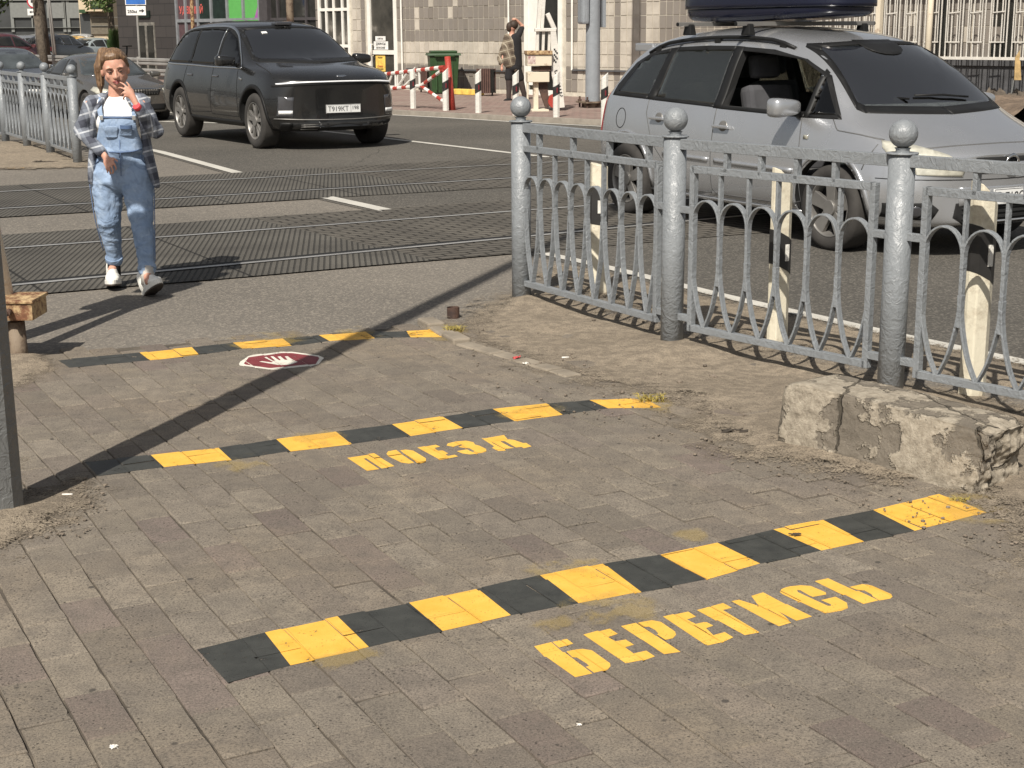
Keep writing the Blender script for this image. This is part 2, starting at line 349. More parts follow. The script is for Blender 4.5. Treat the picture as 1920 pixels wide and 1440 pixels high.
def catmull(pts, n=8, closed=False):
    P = [Vector(p) for p in pts]; out = []; N = len(P)
    rng = range(N if closed else N - 1)
    for i in rng:
        g = (lambda k: P[k % N]) if closed else (lambda k: P[max(0, min(N - 1, k))])
        p0, p1, p2, p3 = g(i - 1), g(i), g(i + 1), g(i + 2)
        for j in range(n):
            t = j / n; out.append(.5 * ((2 * p1) + (p2 - p0) * t + (2 * p0 - 5 * p1 + 4 * p2 - p3) * t * t + (3 * p1 - p0 - 3 * p2 + p3) * t ** 3))
    if not closed: out.append(P[-1])
    return out
def gridfill(poly, step, ang=0.0):
    """2D polygon -> (verts2d, faces) cut by a grid so it can be draped"""
    b = bmesh.new(); R_ = Matrix.Rotation(-ang, 2); vs = [b.verts.new((*(R_ @ Vector(p)), 0)) for p in poly]
    f = b.faces.new(vs)
    if len(poly) > 4: bmesh.ops.triangulate(b, faces=[f])
    for ax in (0, 1):
        lo = min(v.co[ax] for v in b.verts); hi = max(v.co[ax] for v in b.verts); k = lo + step * .5
        while k < hi:
            co = Vector((0, 0, 0)); co[ax] = k; no = Vector((0, 0, 0)); no[ax] = 1
            bmesh.ops.bisect_plane(b, geom=b.verts[:] + b.edges[:] + b.faces[:], plane_co=co, plane_no=no); k += step
    bmesh.ops.remove_doubles(b, verts=b.verts, dist=1e-5)
    b.verts.index_update(); R2 = Matrix.Rotation(ang, 2)
    V_ = [R2 @ v.co.xy for v in b.verts]; F_ = [[v.index for v in f.verts] for f in b.faces]
    b.free(); return V_, F_
# ------------------------------------------------------------------ ground heights
def gz(x, y):
    r = exp(-((x) ** 2 / 30 + (y - 5) ** 2 / 30))
    z = .010 * r * (noise.noise(Vector((x * .8, y * .8, 3.1))) * 1.5)
    z -= .30 * exp(-(((x + 9.5) / 4.5) ** 2 + ((y - 32.5) / 6.5) ** 2))
    return z
U = Vector((sin(radians(28)), -cos(radians(28)))); V = Vector((cos(radians(28)), sin(radians(28))))
def drape(name, polys, mat, dz, step=.08, ang=0, parent=None, flip=True):
    vs, fs = [], []
    for poly in polys:
        a, b_ = gridfill([Vector(p)[:2] for p in poly], step, ang); k = len(vs)
        vs += [(p[0], p[1], gz(p[0], p[1]) + dz) for p in a]; fs += [[i + k for i in f] for f in b_]
    o = newmesh(name, vs, fs, mat, parent)
    b = bmesh.new(); b.from_mesh(o.data); bmesh.ops.recalc_face_normals(b, faces=b.faces)
    for f in b.faces:
        if f.normal.z < 0: f.normal_flip()
    b.to_mesh(o.data); b.free(); return o
# asphalt sheet to the horizon
def axis(lo, hi, core_lo, core_hi, st):
    a = [lo, lo * .5, lo * .2]; x = core_lo
    while x < core_hi + 1e-6: a.append(x); x += st
    return sorted(set(a + [hi * .2, hi * .5, hi]))
xs = [-1500, -600, -250, -120, -80, -60, -45, -35] + [-30 + .5 * i for i in range(101)] + [25, 35, 60, 120, 300, 700, 1500]
ys = [-1500, -500, -150, -50, -20, -10, -5] + [-2 + .5 * i for i in range(101)] + [55, 65, 80, 100, 140, 220, 500, 1500]
vv = [(x, y, gz(x, y)) for y in ys for x in xs]; nx = len(xs)
ff = [[j * nx + i, j * nx + i + 1, (j + 1) * nx + i + 1, (j + 1) * nx + i] for j in range(len(ys) - 1) for i in range(nx - 1)]
tag(newmesh('ground', vv, ff, 'asphalt'), kind='structure')
# carriageway of darker asphalt: from the edge line by the fence to the far kerb
def P(*a): return at(*a).xy
EL = [P(300, 285), P(445, 325), P(612, 371), P(735, 398), P(1020, 475), P(1360, 555), P(1660, 625), P(1920, 672)]   # edge line
KB = [Vector((-22, 51.4)), Vector((-8.2, 36.5)), P(730, 213), P(960, 228), P(1115, 235), Vector((4.2, 23.1)), Vector((10, 16.8)), Vector((16, 10.5))]
road = [Vector((-16.5, 41)), EL[0] + Vector((-1.2, 2.2))] + [e + Vector((-.12, -.06)) for e in EL] + [Vector((4.2, 4.6)), Vector((12, -4)), Vector((26, -1))] + KB[::-1]
tag(drape('road', [road], 'road_asphalt', .004, .5), kind='structure')
# paving with paver pattern
far_l, far_r = P(60, 668), P(870, 606)
pav = [far_l + Vector((-3.4, -1.5)), far_l, far_r, Vector((1.2, 7.3)), Vector((3.4, 4.9)), Vector((6.5, 1.5)), Vector((5, -3)), Vector((-6, -3)), Vector((-9, 4))]
tag(drape('paving_bed', [pav], 'joint_sand', .004, .25), kind='structure')
BR = []                       # every paver: four corners, plane (z = a + b x + c y)
def build_pavers():
    random.seed(17); vs, fs, tone = [], [], []; RW, BL = .125, .2575
    def wp_(u, v):
        n1 = noise.noise(Vector((u * .55, v * .55, 1))); n2 = noise.noise(Vector((u * .55, v * .55, 9))); p = U * (u + .030 * n1) + V * (v + .022 * n2); return p
    tones = [(.205, .176, .142), (.235, .203, .162), (.225, .194, .153), (.212, .183, .147), (.195, .165, .135), (.185, .148, .128)]
    for r in range(-40, 60):
        v0 = -.007 + RW * r + .993 - 1.0
        off = (BL / 2 if r % 2 else 0) + random.uniform(-.012, .012)
        for k in range(-44, 6):
            u0 = -4.186 % BL + off + k * BL - .0; cu, cv = u0 + BL / 2, v0 + RW / 2; c = wp_(cu, cv)
            if not (-5.2 < c.x < 4.4 and 1.2 < c.y < 8.9) or not inside(c, pav): continue
            j = random.uniform(.0016, .0034); cs = [(u0 + j, v0 + j), (u0 + BL - j, v0 + j), (u0 + BL - j, v0 + RW - j), (u0 + j, v0 + RW - j)]
            dy, dx, yaw = random.uniform(-.0012, .0012), random.uniform(-.002, .002), random.gauss(0, .005)
            Q = []
            for (u, v) in cs:
                du, dv = u - cu, v - cv; Q.append(wp_(cu + dx + du * cos(yaw) - dv * sin(yaw), cv + dy + du * sin(yaw) + dv * cos(yaw)))
            sink = random.gauss(0, .0010) - (.004 if random.random() < .03 else 0); ta, tb = random.gauss(0, .005), random.gauss(0, .008)
            pl = (lambda p, c=c, z=gz(*c) + .0115 + sink, ta=ta, tb=tb: z + ta * (p - c).dot(U) + tb * (p - c).dot(V))
            BR.append((Q, pl)); k0 = len(vs); top, low = [], []
            for i in range(4):
                A_, B2 = Q[i], Q[(i + 1) % 4]; n = 7 if (i % 2 == 0) else 4
                for q in range(n):
                    f = q / n; e = A_.lerp(B2, f); corner = q == 0; inn = .0028 + abs(random.gauss(0, .0007)) + (abs(random.gauss(0, .005)) if corner and random.random() < .5 else .001 if corner else 0) + (.004 if random.random() < .03 else 0)
                    t_ = e + (c - e).normalized() * inn; top.append((t_.x, t_.y, pl(t_))); low.append((e.x, e.y, pl(e) - .0045))
            n = len(top); base_ = [(x, y, z - .012) for x, y, z in low]; vs += top + low + base_; fs.append(list(range(k0, k0 + n))); cnt = 1
            for i in range(n):
                a_, b2 = k0 + i, k0 + (i + 1) % n; fs.append([a_, a_ + n, b2 + n, b2]); fs.append([a_ + n, a_ + 2 * n, b2 + 2 * n, b2 + n]); cnt += 2
            tc = random.choice(tones[:5]) if random.random() > .07 else tones[5]; kk_ = random.uniform(.84, 1.14); tone += [(tc[0] * kk_, tc[1] * kk_, tc[2] * kk_, 1)] * cnt
    o = newmesh('paving', vs, fs, 'paving', smooth=False); at_ = o.data.attributes.new('tone', 'FLOAT_COLOR', 'FACE'); at_.data.foreach_set('color', [x for c_ in tone for x in c_])
    b_ = bmesh.new(); b_.from_mesh(o.data); bmesh.ops.recalc_face_normals(b_, faces=b_.faces); b_.to_mesh(o.data); b_.free(); tag(o, kind='structure')

# dirt and drifted sand with ragged edges
def seg_d(p, a, b):
    ab = b - a; t = max(0, min(1, (p - a).dot(ab) / ab.length_squared)); return (p - a - ab * t).length
def inside(p, poly):
    c = False; j = len(poly) - 1
    for i in range(len(poly)):
        a, b = poly[i], poly[j]
        if (a.y > p.y) != (b.y > p.y) and p.x < (b.x - a.x) * (p.y - a.y) / (b.y - a.y) + a.x: c = not c
        j = i
    return c
def dirt_sheet(name, poly, fade, step, mounds=(), base=.0125):
    poly = [Vector(p)[:2] for p in poly]; poly = [Vector(p) for p in poly]
    x0 = min(p.x for p in poly) - fade; x1 = max(p.x for p in poly) + fade; y0 = min(p.y for p in poly) - fade; y1 = max(p.y for p in poly) + fade
    NX = int((x1 - x0) / step) + 1; NY = int((y1 - y0) / step) + 1; vs = []; ms = []
    for j in range(NY):
        for i in range(NX):
            p = Vector((x0 + i * step, y0 + j * step)); d = min(seg_d(p, poly[k], poly[k - 1]) for k in range(len(poly)))
            sdv = d if inside(p, poly) else -d; m = max(0, min(1, .5 + sdv / fade * .5)); ms.append(m)
            z = gz(p.x, p.y) + base
            h = 0
            for (mx, my, r, a) in mounds: h += a * exp(-((p.x - mx) ** 2 + (p.y - my) ** 2) / r ** 2)
            h += .010 * (noise.noise(Vector((p.x * 3, p.y * 3, 0))) + .6 * noise.noise(Vector((p.x * 9, p.y * 9, 5)))) + .004
            z += max(h, -.002) * max(0, min(1, (m - .35) * 2.5)); vs.append((p.x, p.y, z))
    fs = [[j * NX + i, j * NX + i + 1, (j + 1) * NX + i + 1, (j + 1) * NX + i] for j in range(NY - 1) for i in range(NX - 1)
          if max(ms[j * NX + i], ms[j * NX + i + 1], ms[(j + 1) * NX + i]) > .05]
    o = newmesh(name, vs, fs, 'dirt'); a = o.data.attributes.new('mask', 'FLOAT', 'POINT'); a.data.foreach_set('value', ms)
    return tag(o, kind='structure')
build_pavers()
D1 = [P(880, 628), P(885, 592), P(975, 545), P(1050, 555), P(1250, 620), P(1480, 665), P(1700, 720), P(1960, 780), P(2050, 1000), P(1960, 1090), P(1915, 985), P(1780, 905), P(1640, 905),
      P(1400, 860), P(1300, 800), P(1275, 755), P(1150, 728), P(1010, 690), P(915, 655)]
dirt_sheet('dirt_strip', D1, .38, .05, [(.06, 8.85, .25, .035), (.83, 7.5, .25, .03), (1.7, 6.35, .4, .03), (1.5, 5.2, .5, .03), (-.42, 8.0, .18, .03), (.72, 6.45, .15, .02)])
D2 = [P(-60, 900), P(20, 880), P(60, 940), P(150, 905), P(180, 930), P(120, 985), P(60, 1000), P(10, 1040), P(-80, 1060)]
dirt_sheet('dirt_patch', D2, .22, .035, [(-1.75, 4.75, .2, .035), (-1.5, 4.75, .12, .015)])
D3 = [P(-60, 640), P(20, 670), P(70, 668), P(100, 690), P(60, 720), P(0, 740), P(-80, 745)]
dirt_sheet('dirt_patch', D3, .16, .05, [(-2.47, 7.3, .2, .03)])
D4 = [P(-60, 262), P(60, 262), P(150, 300), P(230, 312), P(235, 322), P(150, 315), P(60, 318), P(-60, 318)]
dirt_sheet('dirt_verge', D4, .5, .15)
D5 = [at(1500, 655).xy, at(1920, 745).xy, at(2100, 800).xy, at(2100, 760).xy, at(1920, 690).xy, at(1500, 600).xy, at(1300, 555).xy, at(1050, 500).xy, at(1010, 520).xy, at(1250, 600).xy]
dirt_sheet('dirt_verge', D5, .25, .08)
# kerb half buried between paving and dirt
kb = MB(); kp = [P(798, 606), P(868, 648), P(1010, 688), P(1150, 735), P(1300, 775)]; random.seed(2)
for a0, b0, n_, z_ in ((kp[0], kp[1], 3, -.025), (kp[1], kp[2], 4, -.038), (kp[2], kp[3], 4, -.042), (kp[3], kp[4], 4, -.044)):
    for i in range(n_):
        a = a0.lerp(b0, i / n_); b_ = a0.lerp(b0, (i + .95) / n_); q_ = random.uniform(-.006, .004)
        kb.bar((a.x, a.y, z_ + q_ - .004), (b_.x, b_.y, z_ + q_ - .004 + random.uniform(-.006, .006)), .10, .12)
tag(kb.build('kerb', 'dirt', bev=.01), 'short weathered concrete kerb end with yellow paint dust beside the farthest stripe', 'kerb')
bpy.data.objects['kerb'].data.materials[0] = M('kerb_stone', (.23, .195, .15), .9, var=.3, bump=.6, bscale=40)
# markings
def strip(pts, w, name, dz=.010, mat='white_paint', step=.3):
    polys = []
    for a, b in zip(pts, pts[1:]):
        n = (b - a).normalized(); n = Vector((-n.y, n.x)) * w / 2; polys.append([a - n, b - n, b + n, a + n])
    return tag(drape(name, polys, mat, dz, step), kind='structure')
M('road_paint', (.50, .48, .43), .7, var=.12, scale=3, bump=.3, bscale=120)
strip([EL[0] + Vector((-2.3, 3.9)), EL[0], EL[1]], .14, 'edge_line', mat='road_paint'); strip([EL[2], EL[3]], .15, 'edge_line', mat='road_paint')
strip([P(1020, 477), P(1100, 495), P(1360, 558), P(1660, 628), P(1920, 682), P(2200, 742)], .105, 'edge_line', mat='road_paint')
CLn = [Vector((-9.6, 34.2)), P(306, 207), P(560, 240), P(740, 262), P(960, 288), P(1040, 297)]
strip(CLn, .12, 'centre_line', mat='road_paint')
strip([Vector((-8.2, 36.2)) + Vector((-.3, -.3)), P(730, 214), P(960, 229), P(1115, 237), Vector((4.0, 22.7))], .12, 'edge_line', mat='road_paint')
# tram tracks: rubber mats and rails
def line_at(p, q, x): t = (x - p.x) / (q.x - p.x); return p.lerp(q, t)
def track(n1, n2, f1, f2, r1, r2, xa, xb):
    TD = (r1[1] - r1[0]).normalized(); TN = Vector((-TD.y, TD.x))
    def L(pp, x): return line_at(pp[0], pp[1], x)
    mats = [[L((n1, n2), xa), L((n1, n2), -.55), L((f1, f2), -2.3), L((f1, f2), xa)], [L((n1, n2), -.55), L((n1, n2), xb), L((f1, f2), xb), L((f1, f2), -2.3)]]
    tag(drape('track_mats', [mats[0]], 'rubber_mat', .010, .4), kind='structure')
    tag(drape('track_mats', [mats[1]], 'tram_paver', .010, .4), kind='structure')
    for r in (r1, r2):
        a, b = L(r, xa), L(r, xb); m = MB(); g = MB(); N = 24
        for i in range(N):
            p, q = a.lerp(b, i / N), a.lerp(b, (i + 1) / N)
            for mm, off, w, z in ((m, 0, .062, .016), (g, -.065, .10 if r is r2 else .05, .013)):
                p2, q2 = p - TN * off, q - TN * off; n = TN * w / 2
                if mm is g: p2, q2 = p + TN * (.082 if r is r2 else .055), q + TN * (.082 if r is r2 else .055)
                zz = [gz(k.x, k.y) + z for k in (p2, q2)]
                mm.quad([(*(p2 - n), zz[0]), (*(q2 - n), zz[1]), (*(q2 + n), zz[1]), (*(p2 + n), zz[0])])
        tag(m.build('tram_rail', 'rail_steel'), kind='structure'); tag(g.build('rail_groove', 'black_gap'), kind='structure')
M('rail_steel', (.42, .41, .39), .42, metal=.5, var=.25, scale=2, bump=.15)
track(P(0, 560), P(960, 478), P(0, 443), P(960, 376), (P(0, 470), P(960, 399)), (P(0, 541), P(960, 449)), -10, 12)
track(P(0, 409), P(960, 352), P(0, 350), P(960, 296), (P(0, 362), P(960, 310)), (P(0, 394), P(960, 336)), -14, 14)
# far pavement (raised, reddish slabs) up to the wall
M('kerb_far', (.27, .24, .2), .9, var=.2, bump=.4)
t = NT('far_slabs'); br = t.n('ShaderNodeTexBrick', i_Scale=1.0, i_Mortar_Size=.008, i_Brick_Width=.2, i_Row_Height=.1); t.l(t.rot(radians(48)), br.inputs['Vector'])
br.inputs['Color1'].default_value = (.20, .125, .105, 1); br.inputs['Color2'].default_value = (.27, .19, .16, 1); br.inputs['Mortar'].default_value = (.1, .08, .07, 1)
t.col(t.mix(t.ramp(t.noise(1.1, 5), [(.4, (0, 0, 0)), (.7, (.6, .6, .6))]), br.outputs[0], (.27, .22, .18))); t.set(.9)
WO = Vector((2.49, 34.9)); WD = Vector((-.66, .75)).normalized(); WN = Vector((-WD.y, WD.x))   # wall line; WN points to the street
if WN.y > 0: WN = -WN
wl = [WO + WD * t_ for t_ in (-22, 60)]
fp = [k + Vector((.2, .25)) for k in KB] + [wl[0] + Vector((4, 4)), wl[1] + Vector((4, 4))]
tag(drape('pavement', [fp], 'far_slabs', .07, .8), kind='structure')
kk = MB()
for a, b in zip(KB, KB[1:]):
    kk.bar((*(a + Vector((.1, .12))), gz(*a) + .02), (*(b + Vector((.1, .12))), gz(*b) + .02), .14, .14)
tag(kk.build('kerb', 'kerb_far'), kind='structure')
# ------------------------------------------------------------------ painted stripes, lettering, stop sign
def clip(poly, Q):
    out = list(poly); area = sum(Q[i].x * Q[(i + 1) % 4].y - Q[(i + 1) % 4].x * Q[i].y for i in range(4)); s_ = 1 if area > 0 else -1
    for i in range(4):
        a, d = Q[i], Q[(i + 1) % 4] - Q[i]; side = lambda p: s_ * (d.x * (p.y - a.y) - d.y * (p.x - a.x)); inp, out = out, []
        for k in range(len(inp)):
            p, q = inp[k - 1], inp[k]; sp_, sq = side(p), side(q)
            if (sp_ >= 0) != (sq >= 0): out.append(p.lerp(q, sp_ / (sp_ - sq)))
            if sq >= 0: out.append(q)
        if len(out) < 3: return []
    return out
def paint(name, polys, mat, lift=.0006):
    """paint follows every tilted paver it lies on and runs down into the joints"""
    vs, fs = [], []
    for poly in polys:
        poly = [Vector(p)[:2] for p in poly]; poly = [Vector(p) for p in poly]; bb = (min(p.x for p in poly), max(p.x for p in poly), min(p.y for p in poly), max(p.y for p in poly))
        tris = bmesh.new(); f = tris.faces.new([tris.verts.new((*p, 0)) for p in poly]); bmesh.ops.triangulate(tris, faces=[f], ngon_method='EAR_CLIP'); T_ = [[v.co.xy.copy() for v in f.verts] for f in tris.faces]; tris.free()
        near = [(Q, pl) for Q, pl in BR if max(p.x for p in Q) > bb[0] and min(p.x for p in Q) < bb[1] and max(p.y for p in Q) > bb[2] and min(p.y for p in Q) < bb[3]]
        for tri in T_:
            for Q, pl in near:
                c = (Q[0] + Q[2]) / 2; q2 = [q + (c - q).normalized() * -.0006 for q in Q]; r = clip(tri, q2)
                if len(r) >= 3: k = len(vs); vs += [(p.x, p.y, pl(p) + lift) for p in r]; fs.append(list(range(k, k + len(r))))
            k = len(vs); vs += [(p.x, p.y, gz(p.x, p.y) + .0108) for p in tri]; fs.append([k, k + 1, k + 2])
    o = newmesh(name, vs, fs, mat, smooth=False); b_ = bmesh.new(); b_.from_mesh(o.data); 
    for f in b_.faces:
        f.normal_update()
        if f.normal.z < 0: f.normal_flip()
    b_.to_mesh(o.data); b_.free(); return tag(o, kind='structure')
def fat(poly, d=.0008): return inset2(poly, -d)
def inset2(poly, d):
    P_ = [Vector(p) for p in poly]; n = len(P_); area = sum(P_[i].x * P_[(i + 1) % n].y - P_[(i + 1) % n].x * P_[i].y for i in range(n)); s = 1 if area > 0 else -1; out = []
    for i in range(n):
        a = (P_[i] - P_[i - 1]).normalized(); b = (P_[(i + 1) % n] - P_[i]).normalized(); k = (Vector((-a.y, a.x)) + Vector((-b.y, b.x))) * s; k = k / max(.7, k.length) if k.length > .01 else k
        out.append(P_[i] + k * d)
    return out
def pxpoly(pts): return [at(x, y).xy for x, y in pts]
S_near_t = [(370,1225),(497,1193),(633,1163),(767,1135),(893,1107),(1012,1080),(1130,1058),(1237,1042),(1345,1019),(1450,995),(1543,978),(1637,960),(1760,932)]
S_near_b = [(428,1288),(545,1255),(692,1222),(830,1190),(958,1160),(1085,1135),(1203,1112),(1325,1088),(1425,1058),(1540,1035),(1620,1018),(1715,1000),(1850,965)]
S_mid_t = [(160,873),(283,860),(410,845),(518,828),(630,813),(735,800),(830,786),(924,772),(1025,762),(1105,755),(1205,751)]
S_mid_b = [(185,899),(308,883),(435,868),(545,851),(660,838),(770,822),(868,807),(965,795),(1055,782),(1140,771),(1240,769)]
S_far_t = [(110,680),(262,667),(360,657),(437,648),(530,639),(598,632),(685,625),(762,624),(830,620)]
S_far_b = [(130,695),(282,682),(373,671),(455,659),(547,652),(618,643),(703,637),(770,635),(850,635)]
for tt, bb in ((S_near_t, S_near_b), (S_mid_t, S_mid_b), (S_far_t, S_far_b)):
    yl, bk = [], []
    for i in range(len(tt) - 1):
        q = pxpoly([tt[i], bb[i], bb[i + 1], tt[i + 1]]); (yl if i % 2 else bk).append(q)
    if tt is S_near_t: dz_ = .018
    paint('yellow_stripe_blocks', yl, 'yellow_paint', .0007)
    paint('black_stripe_blocks', bk, 'black_paint', .0005)
CA = lambda L: [at(980 + x / 5.333, 1060 + y / 5.333).xy for x, y in L]
CB = lambda L: [at(1320 + x / 5.0526, 1060 + y / 5.0526).xy for x, y in L]
CC = lambda L: [at(640 + x / 5.0526, 800 + y / 5.0526).xy for x, y in L]
CD = lambda L: [at(430 + x / 9.6, 650 + y / 9.6).xy for x, y in L]
word1 = [CA([(118,848),(285,808),(385,895),(695,1128),(525,1168),(230,960)]), CA([(300,805),(440,773),(503,820),(365,860)]),
 CA([(440,912),(500,885),(600,875),(690,890),(870,1020),(875,1050),(845,1085),(715,1120),(632,1062),(668,1054),(645,1030),(545,968),(500,966)]),
 CA([(610,730),(870,658),(948,710),(850,745),(930,790),(1030,770),(1108,825),(1020,850),(1110,915),(1235,885),(1318,942),(1190,990),(1030,1020)]),
 CA([(985,632),(1130,598),(1575,893),(1415,917)]), CA([(1150,597),(1290,573),(1380,590),(1520,685),(1530,715),(1500,750),(1425,768),(1345,715),(1360,705),(1330,670),(1265,635),(1210,635)]),
 CA([(1405,537),(1655,482),(1730,530),(1640,560),(1730,605),(1815,585),(1903,630),(1830,655),(1905,725),(2020,695),(2102,745),(1980,800),(1850,830)]),
 CB([(-65,441),(180,373),(262,418),(175,440),(520,652),(480,668),(385,685)]), CB([(262,355),(330,340),(520,400),(450,305),(560,273),(760,380),(1020,508),(875,545),(700,455),(760,500),(822,560),(710,595),(625,553)]),
 CB([(720,270),(735,240),(800,215),(920,203),(1010,210),(1150,270),(1155,290),(1030,313),(1000,300),(915,250),(880,245),(885,268),(1170,400),(1205,400),(1205,385),(1110,345),(1245,313),(1350,370),(1360,420),(1300,445),(1150,470),(1060,440),(745,290)]),
 CB([(1050,160),(1175,133),(1650,355),(1510,387)]), CB([(1380,215),(1500,190),(1590,210),(1770,290),(1783,320),(1760,340),(1662,356),(1600,318),(1590,300),(1500,250),(1440,240)])]
word2 = [CC([(58,320),(310,283),(503,403),(385,422),(235,322),(212,330),(358,428),(245,445)]), CC([(430,290),(445,265),(520,250),(540,268),(690,370),(640,378),(570,368),(445,305)]),
 CC([(560,252),(610,245),(680,255),(800,330),(800,355),(760,368),(715,368),(700,350),(600,285)]), CC([(722,225),(895,197),(935,215),(880,228),(915,252),(960,250),(1010,278),(985,290),(1010,303),(1075,292),(1105,308),(930,340)]),
 CC([(1000,205),(1010,185),(1080,168),(1180,160),(1250,175),(1265,198),(1310,210),(1370,240),(1372,262),(1330,280),(1220,290),(1150,280),(1095,258),(1190,243),(1240,268),(1268,262),(1220,235),(1130,222),(1110,215),(1150,200),(1130,195),(1060,218)]),
 CC([(1330,138),(1440,120),(1520,180),(1600,222),(1640,230),(1545,240),(1555,258),(1490,262),(1430,230),(1450,215)]), CC([(1442,119),(1540,102),(1580,150),(1640,158),(1720,185),(1750,183),(1800,215),(1730,232),(1705,220),(1655,226),(1550,168),(1508,166)])]
paint('ground_lettering', [fat(q) for q in word1], 'yellow_letters')
paint('ground_lettering', [fat(q) for q in word2], 'yellow_letters')
paint('stop_sign_border', [CD([(175,360),(200,320),(340,220),(430,195),(920,130),(1120,125),(1640,195),(1700,220),(1700,240),(1610,345),(1480,385),(760,460),(690,455),(190,390)])], 'white_paint', .0005)
paint('stop_sign_field', [CD([(262,355),(350,240),(920,155),(1120,148),(1600,215),(1620,245),(1555,345),(760,432),(700,430),(300,375)])], 'red_paint', .0009)
paint('stop_sign_hand', [CD([(540,318),(590,308),(760,330),(790,320),(720,285),(630,240),(680,232),(790,290),(830,290),(740,215),(790,212),(850,255),(900,285),(930,280),(870,220),(920,212),(1000,275),(1050,278),(1000,215),(1050,212),(1120,260),(1235,318),(1130,355),(1060,370),(870,375),(780,360)])], 'white_paint', .0013)
def spray(pts, name='paint_dust'):
    q = [at(x, y) for x, y in pts]; vs = []; N = 8
    for j in range(N + 1):
        for i in range(N + 1):
            a = q[0].lerp(q[1], i / N); b = q[3].lerp(q[2], i / N); p = a.lerp(b, j / N); vs.append((p.x, p.y, gz(p.x, p.y) + .0165))
    fs = [[j * (N + 1) + i, j * (N + 1) + i + 1, (j + 1) * (N + 1) + i + 1, (j + 1) * (N + 1) + i] for j in range(N) for i in range(N)]
    o = newmesh(name, vs, fs, 'overspray'); uv = o.data.uv_layers.new(name='uv')
    for l in o.data.loops: uv.data[l.index].uv = ((l.vertex_index % (N + 1)) / N, (l.vertex_index // (N + 1)) / N)
    tag(o, kind='structure')
for q in ([(940,1062),(1130,1035),(1190,1075),(990,1100)], [(370,640),(560,615),(610,650),(420,672)], [(580,630),(690,605),(740,640),(640,655)], [(1000,1105),(1190,1090),(1330,1180),(1050,1200)],
          [(960,1170),(1130,1140),(1180,1175),(1000,1220)], [(1690,930),(1860,900),(1960,990),(1760,1010)], [(370,860),(520,850),(540,890),(400,905)], [(520,1240),(700,1205),(760,1245),(590,1290)],
          [(900,775),(1070,750),(1080,790),(930,800)], [(1170,735),(1260,735),(1290,790),(1180,785)], [(780,608),(880,605),(910,650),(790,650)], [(500,820),(640,800),(680,835),(560,860)], [(1240,1000),(1330,985),(1350,1020),(1270,1030)]):
    spray(q)
# pebbles, crumbs and grit
gm = MB(); random.seed(3)
def pebble(x, y, r, z=None):
    q = bmesh.ops.create_icosphere(gm.b, subdivisions=1, radius=r)['verts']; s_ = random.uniform(.7, 1.4); a = random.uniform(0, pi)
    for v in q:
        c = v.co; c = Vector((c.x * s_, c.y, c.z * .6)); c = Matrix.Rotation(a, 3, 'Z') @ c; c *= random.uniform(.8, 1.15); v.co = c + Vector((x, y, gz(x, y) + (.02 if z is None else z)))
for _ in range(900):
    k = random.random()
    if k < .6: px, py = random.uniform(860, 1920), 0; py = 600 + (px - 860) * .32 + random.uniform(-20, 120)
    elif k < .75: px, py = random.uniform(0, 200), random.uniform(900, 1020)
    else: px, py = random.uniform(0, 1920), random.uniform(700, 1440)
    p = at(px, py); pebble(p.x, p.y, random.choice((.0025, .0035, .005, .005, .008)) * (1 if k < .75 else .6), .018 if k < .75 else .009)
for _ in range(14):
    p = at(random.uniform(1060, 1350), 0 + 640 + random.uniform(-40, 110)); pebble(p.x, p.y, random.uniform(.01, .018))
tag(gm.build('gravel', 'dirt'), kind='stuff'); bpy.data.objects['gravel'].data.materials[0] = M('pebble', (.16, .13, .1), .9, var=.5, scale=30)
